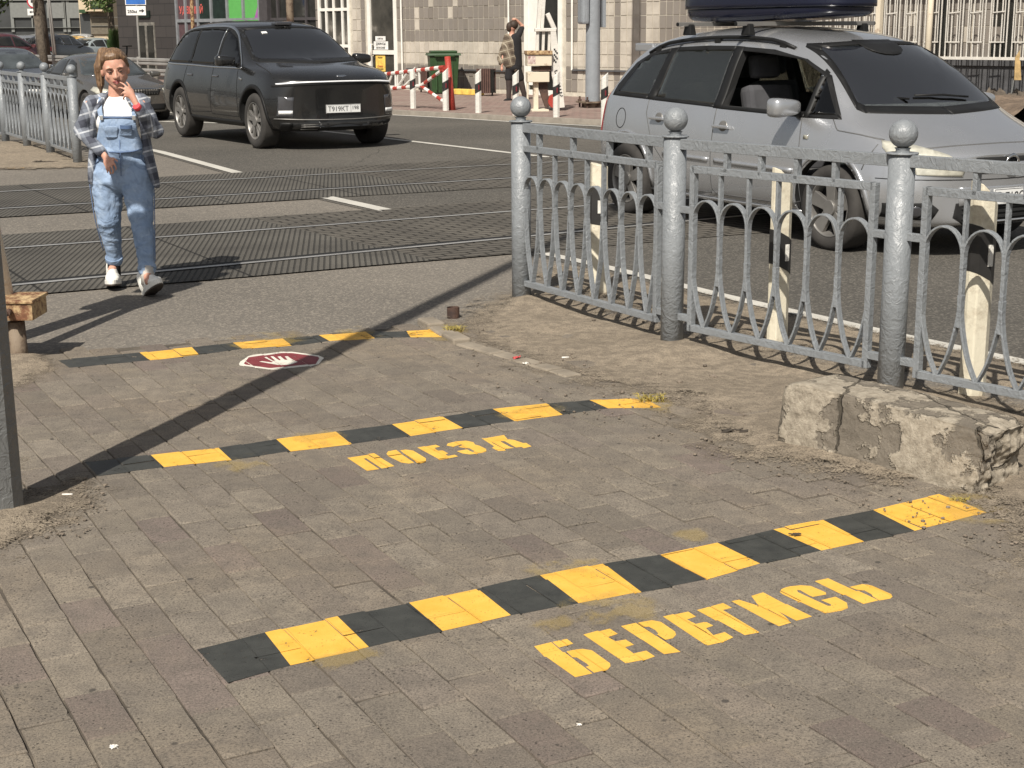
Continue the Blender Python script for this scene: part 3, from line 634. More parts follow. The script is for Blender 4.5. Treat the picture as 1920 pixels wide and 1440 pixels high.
# ------------------------------------------------------------------ railings
def post(parent, p, name='post', h=1.075, r=.058):
    m = MB(); z0 = gz(p.x, p.y)
    m.cyl((p.x, p.y, z0 - .15), (p.x, p.y, z0 + h), r, n=28)
    m.cyl((p.x, p.y, z0 + h), (p.x, p.y, z0 + h + .008), r * 1.18, n=28)
    o = m.build(name, 'grey_paint', parent)
    b = MB(); b.lathe([(r * .55, h + .004), (r * .5, h + .02), (r * .62, h + .028)], (p.x, p.y, z0), n=24)
    b.sph((p.x, p.y, z0 + h + .028 + r * 1.02), r * 1.06, seg=28); b.build('ball_finial', 'grey_paint', o); return o
def panel(parent, a, b, n, curved, r=.058, inset=.10, flip=False):
    """cast railing panel between posts at a and b; n = number of hoops"""
    m = MB(); d = (b - a); L = d.length; d = d / L; nn = Vector((-d.y, d.x, 0)); z0 = (gz(*a) + gz(*b)) / 2
    def W(s, z, off=0): return Vector((a.x + d.x * s + nn.x * off, a.y + d.y * s + nn.y * off, z0 + z))
    up = Vector((0, 0, 1)); T = .018; D = .034
    m.bar(W(r * .6, 1.045), W(L - r * .6, 1.045), .042, .052)                       # handrail
    s0, s1 = (r + inset * .8, L - r - inset * .8)
    ft, fb = .925, .125
    m.bar(W(s0, ft), W(s1, ft), D, .036); m.bar(W(s0 if curved else r, fb), W(s1, fb), D, .034)
    for s in ((s0, s1) if curved else (s1,)): m.bar(W(s, fb - .017), W(s, ft + .018), .034, .03, up=d.to_3d())
    for z in (.72, .17):
        if curved: m.bar(W(r * .8, z), W(s0, z), .03, .034)
        m.bar(W(s1, z), W(L - r * .8, z), .03, .034)
    if not curved: m.bar(W(r * .8, ft), W(s0, ft), D, .036)
    for k in range(4):
        s = s0 + (s1 - s0) * (.2 + .2 * k) if curved else s0 + (s1 - s0) * (.06 + .29 * k)
        m.bar(W(s, ft), W(s, 1.025), D, .022, up=d.to_3d())
    lo = s0 if curved else r * .8; pt = (s1 - lo) / n; R_ = pt / 2 - .004; zc = .665
    u3 = d.to_3d()
    for i in range(n):
        c = lo + (i + .5) * pt; st = 1 if (not curved and i == 0) else 0
        arc = [W(c - R_, zc - .055)] if not st else []
        arc += [W(c + R_ * cos(th), zc + R_ * 1.25 * sin(th)) for th in [pi * (1 - k / 14) for k in range(15)]] + [W(c + R_, zc - .055)]
        m.tube(arc, 0, flat=(.032, .009, tuple(nn)))
    for i in range(n + 1):
        s = lo + i * pt; ends = i in (0, n)
        if not ends: m.bar(W(s, zc - .02), W(s, ft), .028, .014, up=u3)
        zj = .61
        if curved:
            if not ends: m.bar(W(s, .36), W(s, zc), .028, .017, up=u3)
            for sg in (-1, 1):
                if (i == 0 and sg < 0) or (i == n and sg > 0): continue
                pts = [W(s + sg * .006, .50), W(s + sg * pt * .03, .42), W(s + sg * pt * .12, .32), W(s + sg * pt * .27, .22), W(s + sg * (pt * .5 - .004), fb + .012)]
                m.tube(catmull(pts, 5), 0, flat=(.030, .010, tuple(nn)))
        else:
            if not ends: m.bar(W(s, .54), W(s, zc), .028, .017, up=u3)
            for sg in (-1, 1):
                if (i == 0 and sg < 0) or (i == n and sg > 0): continue
                m.tube(catmull([W(s + sg * .007, .58), W(s + sg * pt * .16, .36), W(s + sg * (pt * .5 - .004), fb + .012)], 4), 0, flat=(.030, .010, tuple(nn)))
    return m.build('panel', 'grey_paint', parent, bev=.002)
def railing(pts, loc, label, specs, grp):
    r0 = empty('metal_railing', (0, 0, 0), 0, label, 'railing', grp)
    for p in pts: post(r0, p)
    for (a, b), (n, cv) in zip(zip(pts, pts[1:]), specs): panel(r0, a, b, n, cv)
    return r0
NP = [P(978, 567), P(1259, 650), P(1668, 742), Vector((2.62, 5.38)), Vector((3.6, 4.3))]
railing(NP, None, 'grey painted metal railing with ball topped posts in front of the silver car', [(8, False), (6, True), (6, True), (6, True)], None)
d_ = (P(51, 275) - P(146, 306)) / 2
LP_ = [P(146, 306), P(95, 287), P(51, 273), P(51, 273) + d_ * 1.05, P(51, 273) + d_ * 2.1, P(51, 273) + d_ * 3.2]
railing(LP_, None, 'grey metal railing in the distance behind the woman, at the left edge of the road', [(6, False)] * 5, None)
# ------------------------------------------------------------------ marker posts
def marker(p, rz, h, w, label, grp, slope, bands='white_plastic', refl='white_plastic', z0=None, band=(.42, .60), tint=None):
    z = (gz(p.x, p.y) if z0 is None else z0); r0 = empty('marker_post', (p.x, p.y, z), rz, label, 'marker post', grp)
    D = w * .38; sec = [(-w / 2, -D * .15), (-w * .38, -D), (w * .12, -D * 1.05), (w / 2, -D * .3), (w / 2, D * .3), (-w * .2, D), (-w / 2, D * .4)]
    def slab(name, za, zb, grow, mat, flat_a=False, cut=True):
        m = MB(); k = slope
        A = [m.b.verts.new((x * grow, y * grow, za + (0 if flat_a else k * x))) for x, y in sec]
        B_ = [m.b.verts.new((x * grow, y * grow, zb + k * x * (1.6 if name == 'body' else 1))) for x, y in sec]; n = len(sec)
        m.b.faces.new(A[::-1]); m.b.faces.new(B_)
        for i in range(n): m.b.faces.new((A[i], A[(i + 1) % n], B_[(i + 1) % n], B_[i]))
        return m.build(name, mat, r0, bev=.006 if name == 'body' else 0)
    slab('body', -.1, h - .02, 1, bands, True); slab('black_band', h * band[0], h * band[1], 1.03, 'band_black')
    zc = h * (band[0] + band[1]) / 2; m = MB(); m.box((w * .06, -D * 1.1, zc), (w * .2, .006, w * .75)); pass
    m.build('reflector', refl, r0, bev=.001); return r0
M('band_black', (.022, .021, .02), .5, var=.4, bump=.2, bscale=30); M('reflector_red', (.16, .02, .025), .3, var=.1); rusty('cream_plastic', (.66, .61, .48), (.42, .33, .22), .5, .75, 6)
G1 = 'marker posts behind the near railing'; G2 = 'marker posts along the far kerb'
marker(P(1122, 553), radians(-8), .82, .105, 'cream and black marker post behind the first railing panel, nearest the tram tracks', G1, -.15, 'cream_plastic', band=(.53, .80))
marker(P(1457, 643), radians(28), .885, .115, 'cream and black marker post seen through the middle railing panel, between two grey posts', G1, -.55, 'cream_plastic', band=(.44, .64))
marker(P(1822, 745), radians(22), .93, .125, 'black scuffed cream marker post behind the block of broken concrete, nearest the camera', G1, -.55, 'cream_plastic', band=(.58, .80))
far_lab = ['white marker post under the left half of the red and white barrier', 'white marker post with a black band beside the red barrier pole', 'white marker post in front of the gap between green bin and brown bin',
           'white marker post with a black band in front of the man leaning on the wall', 'white marker post with a black band in front of the rusty crossing machine', 'white marker post just behind the red tail lamp of the silver car']
for (px, py), lb in zip([(763, 209), (824, 214), (885, 219), (955, 224), (1031, 228), (1121, 236)], far_lab):
    p = P(px, py) + Vector((.12, .15)); marker(p, radians(8), .80, .118, lb, G2, .55, 'white_plastic', 'reflector_red', .06, (.50, .72))
# ------------------------------------------------------------------ near left pole
lp = P(-2, 968); r0 = empty('lamp_post', (lp.x, lp.y, 0), 0, 'thick grey lamp post cut by the left edge of the picture, on dirty paving', 'lamp post')
m = MB(); m.lathe([(.088, -.1), (.083, 1.2), (.070, 4.0), (.055, 8.2)], n=10); m.build('shaft', 'pole_grey', r0)
bpy.data.objects['shaft'].data.polygons.foreach_set('use_smooth', [False] * len(bpy.data.objects['shaft'].data.polygons))
m = MB(); m.tube(catmull([(0, 0, 8.1), (.1, .3, 8.5), (.3, 1.0, 8.7)], 6), .03); m.build('arm', 'pole_grey', r0)
m = MB(); m.box((.33, 1.2, 8.7), (.25, .55, .1), bev=.03); m.build('lamp_head', 'pole_grey', r0)
# crossing signal at the left edge
bp = P(38, 676); r0 = empty('crossing_signal', (bp.x, bp.y, 0), 0, 'rusty yellow steel box on a brown post with a white pole, at the left edge', 'crossing signal')
m = MB(); m.cyl((0, 0, -.1), (-.005, 0, .2), .045, .042, n=14); m.box((-.17, .12, .1), (.05, .05, .3)); m.build('post', 'rusty_post', r0)
m = MB(); m.box((-.055, .03, .262), (.33, .24, .085), bev=.008); m.build('housing', 'rusty_yellow', r0)
m = MB(); m.box((-.055, .03, .314), (.345, .26, .018), bev=.006); m.build('lid', 'rusty_yellow', r0)
m = MB(); m.cyl((.0, -.10, .268), (.0, -.14, .268), .016, n=12); m.cyl((0, -.139, .268), (0, -.15, .268), .008, n=6); m.build('bolt', 'rust', r0)
m = MB(); m.cyl((-.085, .10, .32), (-.40, .12, 3.1), .044, .038, n=14); m.build('pole', 'white_plastic', r0)
for q_ in ((-.36, .1, 1.75, .36, .46), (-.40, .1, 2.35, .30, .34), (-.42, .1, 2.8, .34, .26)):
    m = MB(); m.box(q_[:3], (q_[3], .12, q_[4]), bev=.03); m.build('signal_head', 'dark_plastic', r0)
m = MB(); m.box((-.32, .2, .9), (.16, .03, 1.2), bev=.01); m.build('counterweight', 'white_metal', r0)
# steel stub sticking out of the ground
sp = P(850, 596); m = MB(); m.cyl((sp.x, sp.y, -.02), (sp.x, sp.y, .062), .036, n=20, cap=False); m.cyl((sp.x, sp.y, -.02), (sp.x, sp.y, .045), .030, n=20)
tag(m.build('pipe_stub', 'rust'), 'short rusty pipe stub standing out of the dirt beyond the farthest stripe', 'pipe stub')
# ------------------------------------------------------------------ broken concrete block
t = NT('broken_concrete'); n1 = t.noise(4.2, 6, .6); 
smooth_c = t.ramp(t.noise(9, 6, .7), [(.3, (.15, .13, .104)), (.7, (.23, .20, .16))]); rough_c = t.ramp(t.noise(28, 7, .75), [(.25, (.17, .145, .11)), (.5, (.35, .305, .24)), (.75, (.50, .445, .355))])
mk = t.ramp(n1, [(.475, (0, 0, 0)), (.5, (1, 1, 1))]); c = t.mix(mk, smooth_c, rough_c)
v2 = t.n('ShaderNodeTexVoronoi', i_Scale=1.5, feature='DISTANCE_TO_EDGE'); nz = t.n('ShaderNodeTexNoise', i_Scale=6.0, i_Detail=6.0); t.l(t.tc.outputs['Object'], nz.inputs['Vector'])
mx = t.n('ShaderNodeMix', data_type='RGBA', blend_type='LINEAR_LIGHT'); mx.inputs[0].default_value = .07; t.l(t.tc.outputs['Object'], mx.inputs[6]); t.l(nz.outputs[1], mx.inputs[7]); t.l(mx.outputs[2], v2.inputs['Vector'])
ck = t.ramp(v2.outputs[0], [(.004, (1, 1, 1)), (.010, (0, 0, 0))]); c = t.mix(t.math('MULTIPLY', ck, .6), c, (.035, .03, .022)); t.col(c)
b = t.bump(t.noise(35, 7, .75), .8, .018); b = t.bump(mk, .8, .012, b); t.bump(t.math('SUBTRACT', 1.0, ck), 1, .02, b); t.set(.93, spec=.2)
def stone_block():
    A, B_ = P(1462, 838), P(1850, 938); d = (B_ - A); L = d.length; d /= L; nn = Vector((-d.y, d.x))
    if nn.y < 0: nn = -nn
    bm = bmesh.new(); NXs, NYs, NZs = 90, 26, 26; bmesh.ops.create_cube(bm, size=1)
    bmesh.ops.subdivide_edges(bm, edges=bm.edges[:], cuts=40, use_grid_fill=True)
    for v in bm.verts:
        u, w, h = v.co.x + .5, v.co.y + .5, v.co.z + .5
        H = .285 - .02 * u - .02 * max(0, .06 - u) / .06
        x = u * L * 1.0; y = w * .27; z = h * H
        y += (h - .5) * .02 * (1 - w) + (1 - h) * -.015 * (1 - w)        # battered front face
        p = Vector((x, y, z)); big = noise.noise(p * 5 + Vector((3, 1, 7))) * .007; fine = noise.noise(p * 22) * .005 + noise.noise(p * 50) * .003
        endf = max(0, (u - .86) / .14); low = max(0, .3 - h) / .3
        nv = Vector((2 * u - 1, 2 * w - 1, 2 * h - 1)); nv = Vector([math.copysign(abs(k) ** 16, k) for k in nv]); 
        if nv.length > 0: nv.normalize()
        amt = big + fine * (1 + 2.5 * endf + low) - .02 * endf * (1 + noise.noise(p * 13)) - .012 * low * abs(noise.noise(p * 11)) * 2
        rnd = sum(1 for k in (u, w, h) if k < .06 or k > .94)
        amt -= .003 * max(0, rnd - 1)
        # end break slants
        if u > .8: p.x -= (u - .8) * .35 * (1 - h) * .5
        p += nv * amt
        q = A + d * p.x + nn * p.y; v.co = Vector((q.x, q.y, gz(q.x, q.y) - .02 + p.z))
    me = bpy.data.meshes.new('concrete_block'); bmesh.ops.recalc_face_normals(bm, faces=bm.faces); bm.to_mesh(me); bm.free(); me.materials.append(MATS['broken_concrete'])
    me.polygons.foreach_set('use_smooth', [True] * len(me.polygons)); o = bpy.data.objects.new('concrete_block', me); COL.objects.link(o)
    # object space must sit at the block so its texture is its own
    tag(o, 'long cracked block of broken concrete lying in the dirt below the near railing', 'concrete block')
stone_block()
# ------------------------------------------------------------------ litter
def butt(px, py, ang, label):
    p = at(px, py); z = gz(p.x, p.y) + .017; d = Vector((cos(ang), sin(ang), 0)) * .018; m = MB(); c = Vector((p.x, p.y, z)); m.cyl(c - d, c + d, .004, n=10)
    tag(m.build('cigarette_end', 'paper'), label, 'litter', 'litter on the paving and dirt')
M('paper', (.75, .72, .66), .8, var=.1); M('red_scrap', (.45, .06, .06), .7)
butt(127, 937, .1, 'white cigarette end lying in the shadow beside the grey lamp post'); butt(1060, 676, .15, 'white cigarette end lying on the dirt strip between the fence and the pavers')
def scrap(name, px, py, s, label, mat='paper', seed=1):
    random.seed(seed); p = at(px, py); m = MB(); q = bmesh.ops.create_grid(m.b, x_segments=6, y_segments=4, size=.5)['verts']
    for v in q: v.co = Vector((v.co.x * s * random.uniform(.6, 1.2) + p.x, v.co.y * s * .7 * random.uniform(.6, 1.2) + p.y, gz(p.x, p.y) + .012 + random.uniform(0, s * .35)))
    r_ = bmesh.ops.extrude_face_region(m.b, geom=m.b.faces[:]); bmesh.ops.translate(m.b, verts=[k for k in r_['geom'] if isinstance(k, bmesh.types.BMVert)], vec=(0, 0, .0015))
    tag(m.build(name, mat), label, 'litter', 'litter on the paving and dirt')
scrap('paper_scrap', 214, 1414, .02, 'crumpled white paper scrap on the pavers in the lower left corner'); scrap('paper_scrap', 1086, 1370, .011, 'tiny white paper scrap on the pavers below the yellow lettering', seed=2)
scrap('plastic_scrap', 968, 677, .04, 'red plastic scrap in the dirt beside the pavers', 'red_scrap', 3); scrap('paper_scrap', 985, 687, .03, 'small pale scrap of paper right beside the red plastic scrap', seed=4)
def leaf(px, py, s, label, seed):
    random.seed(seed); p = at(px, py); m = MB()
    for _ in range(9):
        a = random.uniform(-.4, .4); c = Vector((p.x + random.uniform(-s, s), p.y + random.uniform(-s, s) * .4, gz(p.x, p.y) + .02)); d = Vector((cos(a), sin(a), random.uniform(-.2, .4))) * s * .4
        m.bar(c - d, c + d, s * .22, .003)
    tag(m.build('dead_leaf', 'leaf_brown'), label, 'dead leaves', 'litter on the paving and dirt')
M('leaf_brown', (.06, .048, .036), .9, var=.4)
leaf(1375, 818, .045, 'dark withered leaves on the dirt left of the concrete block', 5); leaf(1490, 1008, .02, 'small dark leaf crumb near the right end of the near stripe', 6); leaf(86, 305, .12, 'dark leaf scraps on the verge in front of the distant railing', 7)
def weed(px, py, n, s, label, seed, mat='weed'):
    random.seed(seed); p = at(px, py); m = MB()
    for _ in range(n):
        a = random.uniform(0, 2 * pi); l = s * random.uniform(.4, 1); b0 = Vector((p.x + random.uniform(-s, s), p.y + random.uniform(-s, s) * .6, gz(p.x, p.y) + .01))
        m.tube([b0, b0 + Vector((cos(a) * l * .3, sin(a) * l * .3, l * .6)), b0 + Vector((cos(a) * l * .8, sin(a) * l * .8, l * .7))], [.0025, .002, .0005], n=4)
    tag(m.build('grass_tuft', mat), label, 'grass tuft', 'grass tufts at the ends of the stripes')
M('weed', (.30, .24, .06), .8, var=.4, scale=30)
weed(850, 625, 60, .05, 'small weed tuft with yellow paint at the end of the farthest stripe', 8); weed(1222, 757, 70, .05, 'low weed tuft at the right end of the middle stripe', 9); weed(1800, 945, 30, .03, 'sparse grass blades between the concrete block and the near stripe', 10)
# spot of yellow paint by the far railing
tag(drape('yellow_paint_patch', [pxpoly([(8, 313), (40, 313), (47, 317), (15, 318)])], 'yellow_paint', .012, .3), kind='structure')
# ------------------------------------------------------------------ cars
def apply_mods(o):
    dg = bpy.context.evaluated_depsgraph_get(); me = bpy.data.meshes.new_from_object(o.evaluated_get(dg)); o.modifiers.clear(); old = o.data; o.data = me; return o
def bvh_of(o):
    return BVHTree.FromPolygons([v.co.copy() for v in o.data.vertices], [list(p.vertices) for p in o.data.polygons])
class Car:
    """X forward, near side is -Y.  s = distance back from the front bumper"""
    def __init__(c, name, L, st, paint, label, loc, heading, sub=3, group=None, cat='car'):
        c.L = L; c.root = empty(name, loc, heading, label, cat, group); c.paint = paint
        m = bmesh.new(); fr = [1, .66, .33, 0, -.33, -.66, -1]; secs = []
        for (s, zb, hb, hm, zs, ws, zr, wr, zt, bow, rake) in st:
            half = [(hb * .8, zb), (hb, zb + .03), (hm, zb + .16), (hm + .012, (zb + zs) / 2 + .04), (ws, zs - .02), (ws - .045, zs + .02), ((ws + wr) / 2 - .01, (zs + zr) / 2 + .01), (wr, zr), (wr * .72, zt - (zt - zr) * .25)]
            ring = [(y, z) for y, z in half] + [(wr * .25, zt), (-wr * .25, zt)] + [(-y, z) for y, z in half[::-1]] + [(-hb * .3, zb), (hb * .3, zb)]
            wm = hm
            secs.append([m.verts.new((c.X(s) - bow * (y / wm) ** 2 - rake * (z - zb), y, z)) for y, z in ring])
        n = len(secs[0])
        for a, b in zip(secs, secs[1:]):
            for i in range(n): m.faces.new((a[i], a[(i + 1) % n], b[(i + 1) % n], b[i]))
        for ring, flip in ((secs[0], 1), (secs[-1], 0)):      # caps: rows across
            rows = [(ring[i], ring[n - 3 - i]) for i in range(9)] ; prev = None
            for (p, q) in rows:
                cur = [p]
                for f in (.33, -.33):
                    y = p.co.y * f; s_ = st[0] if flip else st[-1]; bw = s_[9]
                    cur.append(m.verts.new((p.co.x + bw * (p.co.y / s_[3]) ** 2 * (1 - f * f), y, p.co.z)))
                cur.append(q)
                if prev:
                    for k in range(3): m.faces.new((prev[k], prev[k + 1], cur[k + 1], cur[k]))
                else: m.faces.new((ring[n - 1], ring[n - 2], cur[2], cur[1])); m.faces.new((ring[0], ring[n - 1], cur[1])); m.faces.new((ring[n - 2], ring[n - 3], cur[2]))
                prev = cur
            m.faces.new((prev[0], prev[1], ring[9])); m.faces.new((prev[1], prev[2], ring[10], ring[9])); m.faces.new((prev[2], prev[3], ring[10]))
        bmesh.ops.recalc_face_normals(m, faces=m.faces); me = bpy.data.meshes.new('body'); m.to_mesh(me); m.free(); me.materials.append(gm_(paint)); me.materials.append(MATS['arch_black'])
        o = bpy.data.objects.new('body', me); COL.objects.link(o); o.parent = c.root; c.body = o
        md = o.modifiers.new('s', 'SUBSURF'); md.levels = md.render_levels = sub; apply_mods(o)
        for p in o.data.polygons: p.use_smooth = True
        c.bvh = bvh_of(o)
    def X(c, s): return c.L / 2 - s
    def hit(c, kind, u, v):
        if kind in ('R', 'L'):
            sg = -1 if kind == 'R' else 1; r = c.bvh.ray_cast(Vector((c.X(u), sg * 3, v)), Vector((0, -sg, 0)))
        elif kind == 'F': r = c.bvh.ray_cast(Vector((5, u, v)), Vector((-1, 0, 0)))
        elif kind == 'B': r = c.bvh.ray_cast(Vector((-5, u, v)), Vector((1, 0, 0)))
        else: r = c.bvh.ray_cast(Vector((c.X(u), v, 4)), Vector((0, 0, -1)))
        if r[0] is None: return None
        n = r[1]; 
        return r[0], n
    def decal(c, name, polys, kind, mat, off=.004, step=.05, thick=.003, parent=None, both=False):
        if both:
            c.decal(name, polys, kind, mat, off, step, thick, parent)
            if kind == 'R': return c.decal(name, polys, 'L', mat, off, step, thick, parent)
            return c.decal(name, [[(-y, z) for y, z in p] for p in polys], kind, mat, off, step, thick, parent)
        vs, fs = [], []
        for poly in polys:
            a, f = gridfill([Vector(p) for p in poly], step); mp = {}
            for i, p in enumerate(a):
                h = c.hit(kind, p.x, p.y)
                if h: mp[i] = len(vs); vs.append(h[0] + h[1] * off)
            fs += [[mp[i] for i in q] for q in f if all(i in mp for i in q)]
        if not fs: return None
        o = newmesh(name, vs, fs, mat, parent or c.root)
        b = bmesh.new(); b.from_mesh(o.data); bmesh.ops.recalc_face_normals(b, faces=b.faces)
        want = {'R': Vector((0, -1, 0)), 'L': Vector((0, 1, 0)), 'F': Vector((1, 0, 0)), 'B': Vector((-1, 0, 0)), 'T': Vector((0, 0, 1))}[kind]
        for f in b.faces:
            if f.normal.dot(want) < 0: f.normal_flip()
        b.to_mesh(o.data); b.free()
        if thick: md = o.modifiers.new('t', 'SOLIDIFY'); md.thickness = thick; md.offset = -1
        return o
    def line(c, name, pts, kind, w=.008, mat='black_gap', off=.0025, sm=True, both=False, parent=None, thick=.002):
        if sm: pts = [p.xy for p in catmull([(*p, 0) for p in pts], 6)]
        else: pts = [Vector(p) for p in pts]
        if both:
            c.line(name, pts, kind, w, mat, off, False, False, parent, thick)
            if kind == 'R': return c.line(name, pts, 'L', w, mat, off, False, False, parent, thick)
            return c.line(name, [Vector((-p.x, p.y)) for p in pts], kind, w, mat, off, False, False, parent, thick)
        q = [pts[0]]
        for a, b in zip(pts, pts[1:]):
            n = max(1, int((b - a).length / .05)); q += [a.lerp(b, (k + 1) / n) for k in range(n)]
        q = [p for k, p in enumerate(q) if k == 0 or (p - q[k - 1]).length > 1e-4]; rows = []
        for k, p in enumerate(q):
            d = (q[min(k + 1, len(q) - 1)] - q[max(k - 1, 0)])
            d = d.normalized() if d.length > 1e-6 else Vector((1, 0)); n = Vector((-d.y, d.x)) * w / 2
            hs = [c.hit(kind, *(p + n * f)) for f in (-1, 0, 1)]; rows.append([h[0] + h[1] * off for h in hs] if all(hs) else None)
        vs, fs, pr = [], [], None
        for r in rows:
            if r is None: pr = None; continue
            k = len(vs); vs += r
            if pr is not None: fs += [[pr, pr + 1, k + 1, k], [pr + 1, pr + 2, k + 2, k + 1]]
            pr = k
        if not fs: return None
        o = newmesh(name, vs, fs, mat, parent or c.root); b = bmesh.new(); b.from_mesh(o.data); bmesh.ops.recalc_face_normals(b, faces=b.faces)
        want = {'R': Vector((0, -1, 0)), 'L': Vector((0, 1, 0)), 'F': Vector((1, 0, 0)), 'B': Vector((-1, 0, 0)), 'T': Vector((0, 0, 1))}[kind]
        if sum((f.normal.dot(want) for f in b.faces)) < 0: bmesh.ops.reverse_faces(b, faces=b.faces)
        b.to_mesh(o.data); b.free(); md = o.modifiers.new('t', 'SOLIDIFY'); md.thickness = thick; md.offset = -1
        return o
    def boolean(c, cutter, op='DIFFERENCE'):
        md = c.body.modifiers.new('b', 'BOOLEAN'); md.operation = op; md.object = cutter; md.solver = 'EXACT'
        try: md.material_mode = 'TRANSFER'
        except Exception: pass
        apply_mods(c.body); bpy.data.objects.remove(cutter)
    def cavity(c, sa, sb, z0=.5, ins=.06):
        b = bmesh.new(); b.from_mesh(c.body.data); b.normal_update()
        ns = [v.normal.copy() for v in b.verts]
        for v, n in zip(b.verts, ns): v.co -= n * ins
        for co, no in (((c.X(sa), 0, 0), (1, 0, 0)), ((c.X(sb), 0, 0), (-1, 0, 0)), ((0, 0, z0), (0, 0, -1))):
            r = bmesh.ops.bisect_plane(b, geom=b.verts[:] + b.edges[:] + b.faces[:], plane_co=co, plane_no=no, clear_outer=True)
            bmesh.ops.holes_fill(b, edges=[e for e in b.edges if e.is_boundary])
        bmesh.ops.recalc_face_normals(b, faces=b.faces)
        me = bpy.data.meshes.new('cut'); b.to_mesh(me); b.free(); me.materials.clear(); me.materials.append(MATS['interior'])
        o = bpy.data.objects.new('cut', me); COL.objects.link(o); o.parent = c.root; c.boolean(o)
    def cut(c, poly, kind):
        m = MB()
        if kind == 'R': m.prism([(c.X(u), -2, v) for u, v in poly], (0, 4, 0))
        else: m.prism([(c.X(-.3), u, v) for u, v in poly], (-(c.L * .5 + .3 + .0), 0, 0))
        c.boolean(m.build('cut', 'arch_black', c.root))
    def wheels(c, sf, sr, r, hw, spokes=5, w=.2, style=0, steer=0, detail=True):
        for s in (sf, sr):
            for sg in (-1, 1):
                m = MB(); m.lathe([(.01, -sg * 0), (r + .055, 0)], (0, 0, 0), 'Y', 32)
                m = MB(); m.cyl((c.X(s), sg * (hw - w - .06), r + .01), (c.X(s), sg * (hw + .3), r + .01), r + .055, n=40)
                if detail: c.boolean(m.build('cut', 'arch_black', c.root))
                else: m.b.free()
                e = empty('wheel', (c.X(s), sg * (hw - .012), r)); e.parent = c.root; t = MB(); g = sg
                W_ = w
                prof = [(r * .67, 0), (r * .70, .012), (r * .86, .016), (r * .955, .004), (r * .995, -.02), (r, -W_ / 2), (r * .995, -W_ + .02), (r * .93, -W_), (r * .66, -W_ + .01), (r * .64, -W_ / 2)]
                t.lathe([(a, g * b) for a, b in prof], axis='Y', n=40, close=True); t.build('tyre', 'tyre', e)
                rm = MB(); R_ = r * .675
                rm.lathe([(R_, .008 * g), (R_ * .96, .010 * g), (R_ * .93, -.02 * g), (R_ * .88, -.10 * g)], axis='Y', n=36)
                for k in range(spokes):
                    a = 2 * pi * k / spokes + .3
                    for da in ((-.12, .12) if style else (0,)):
                        p0 = Vector((cos(a) * r * .10, -.012 * g, sin(a) * r * .10)); p1 = Vector((cos(a + da * 1.8) * R_ * .95, -.004 * g, sin(a + da * 1.8) * R_ * .95))
                        d = (p1 - p0).normalized(); side = Vector((-d.z, 0, d.x)); wa, wb = (.024, .020) if style else (.040, .058)
                        wa *= r / .33; wb *= r / .33
                        rm.prism([p0 + side * wa, p1 + side * wb, p1 - side * wb, p0 - side * wa], (0, -.035 * g, 0))
                rm.cyl((0, 0.006 * g, 0), (0, -.05 * g, 0), r * .19, n=20); rm.build('rim', 'alloy', e, bev=.004 if detail else 0)
                dk = MB(); dk.cyl((0, -.07 * g, 0), (0, -.08 * g, 0), R_ * .92, n=28); dk.build('brake_disc', 'arch_black', e)
    def mirror(c, s, z, y, size=1.0, mat=None, both=True):
        for sg in ((-1, 1) if both else (-1,)):
            m = MB(); q = bmesh.ops.create_uvsphere(m.b, u_segments=24, v_segments=16, radius=1)['verts']
            for v in q:
                a = v.co.copy(); x = math.copysign(abs(a.x) ** .6, a.x); yy = math.copysign(abs(a.y) ** .5, a.y); zz = math.copysign(abs(a.z) ** .5, a.z)
                x = x * .085 if a.x > 0 else max(x * .06, -.035)
                v.co = Vector((c.X(s) + x * size, sg * (y + .125 * size) + yy * .125 * size, z + zz * .064 * size * (1 - .20 * yy)))
            o = m.build('mirror', mat or c.paint, c.root, smooth=True)
            m = MB(); m.box((c.X(s) - .004, sg * (y - .01), z - .05 * size), (.09, .12, .035), bev=.01); m.build('mirror_arm', 'dark_plastic', o)
    def text(c, txt, size, org, right, upv, mat='ink', parent=None, depth=.001):
        text_mesh('plate_text', txt, size, org, right, upv, mat, parent or c.root, depth)
    def plate(c, txt, x, y, z, tilt=0, w=.52, h=.112, region=''):
        e = MB(); e.box((x, y, z), (.012, w, h), bev=.003); o = e.build('number_plate', 'plate_white', c.root)
        f = MB()
        for dz_, hh in ((h / 2 - .004, .004), (-h / 2 + .004, .004)): f.box((x + .0065, y, z + dz_), (.001, w - .01, hh))
        for dy in (-w / 2 + .004, w / 2 - .004, w * .21): f.box((x + .0065, y + dy, z), (.001, .004, h - .01))
        f.build('plate_border', 'ink', o)
        c.text(txt, h * .80, (x + .0075, y - w / 2 + .022, z - h * .27), (0, 1, 0), (0, 0, 1), parent=o)
        if region: c.text(region, h * .62, (x + .0075, y + w * .235, z - h * .12), (0, 1, 0), (0, 0, 1), parent=o)
def text_mesh(name, txt, size, org, right, upv, mat, parent=None, depth=.001, align='LEFT', bold=0.0):
    cu = bpy.data.curves.new('t', 'FONT'); cu.body = txt; cu.size = size; cu.align_x = align; cu.extrude = depth; cu.offset = bold; cu.resolution_u = 3
    o = bpy.data.objects.new('t', cu); COL.objects.link(o); bpy.context.view_layer.update()
    me = bpy.data.meshes.new_from_object(o.evaluated_get(bpy.context.evaluated_depsgraph_get())); bpy.data.objects.remove(o)
    r, u = Vector(right).normalized(), Vector(upv).normalized(); n = r.cross(u)
    mt = Matrix((r, u, n)).transposed().to_4x4(); mt.translation = Vector(org); me.transform(mt); me.materials.clear(); me.materials.append(gm_(mat))
    q = bpy.data.objects.new(name, me); COL.objects.link(q)
    if parent: q.parent = parent
    return q
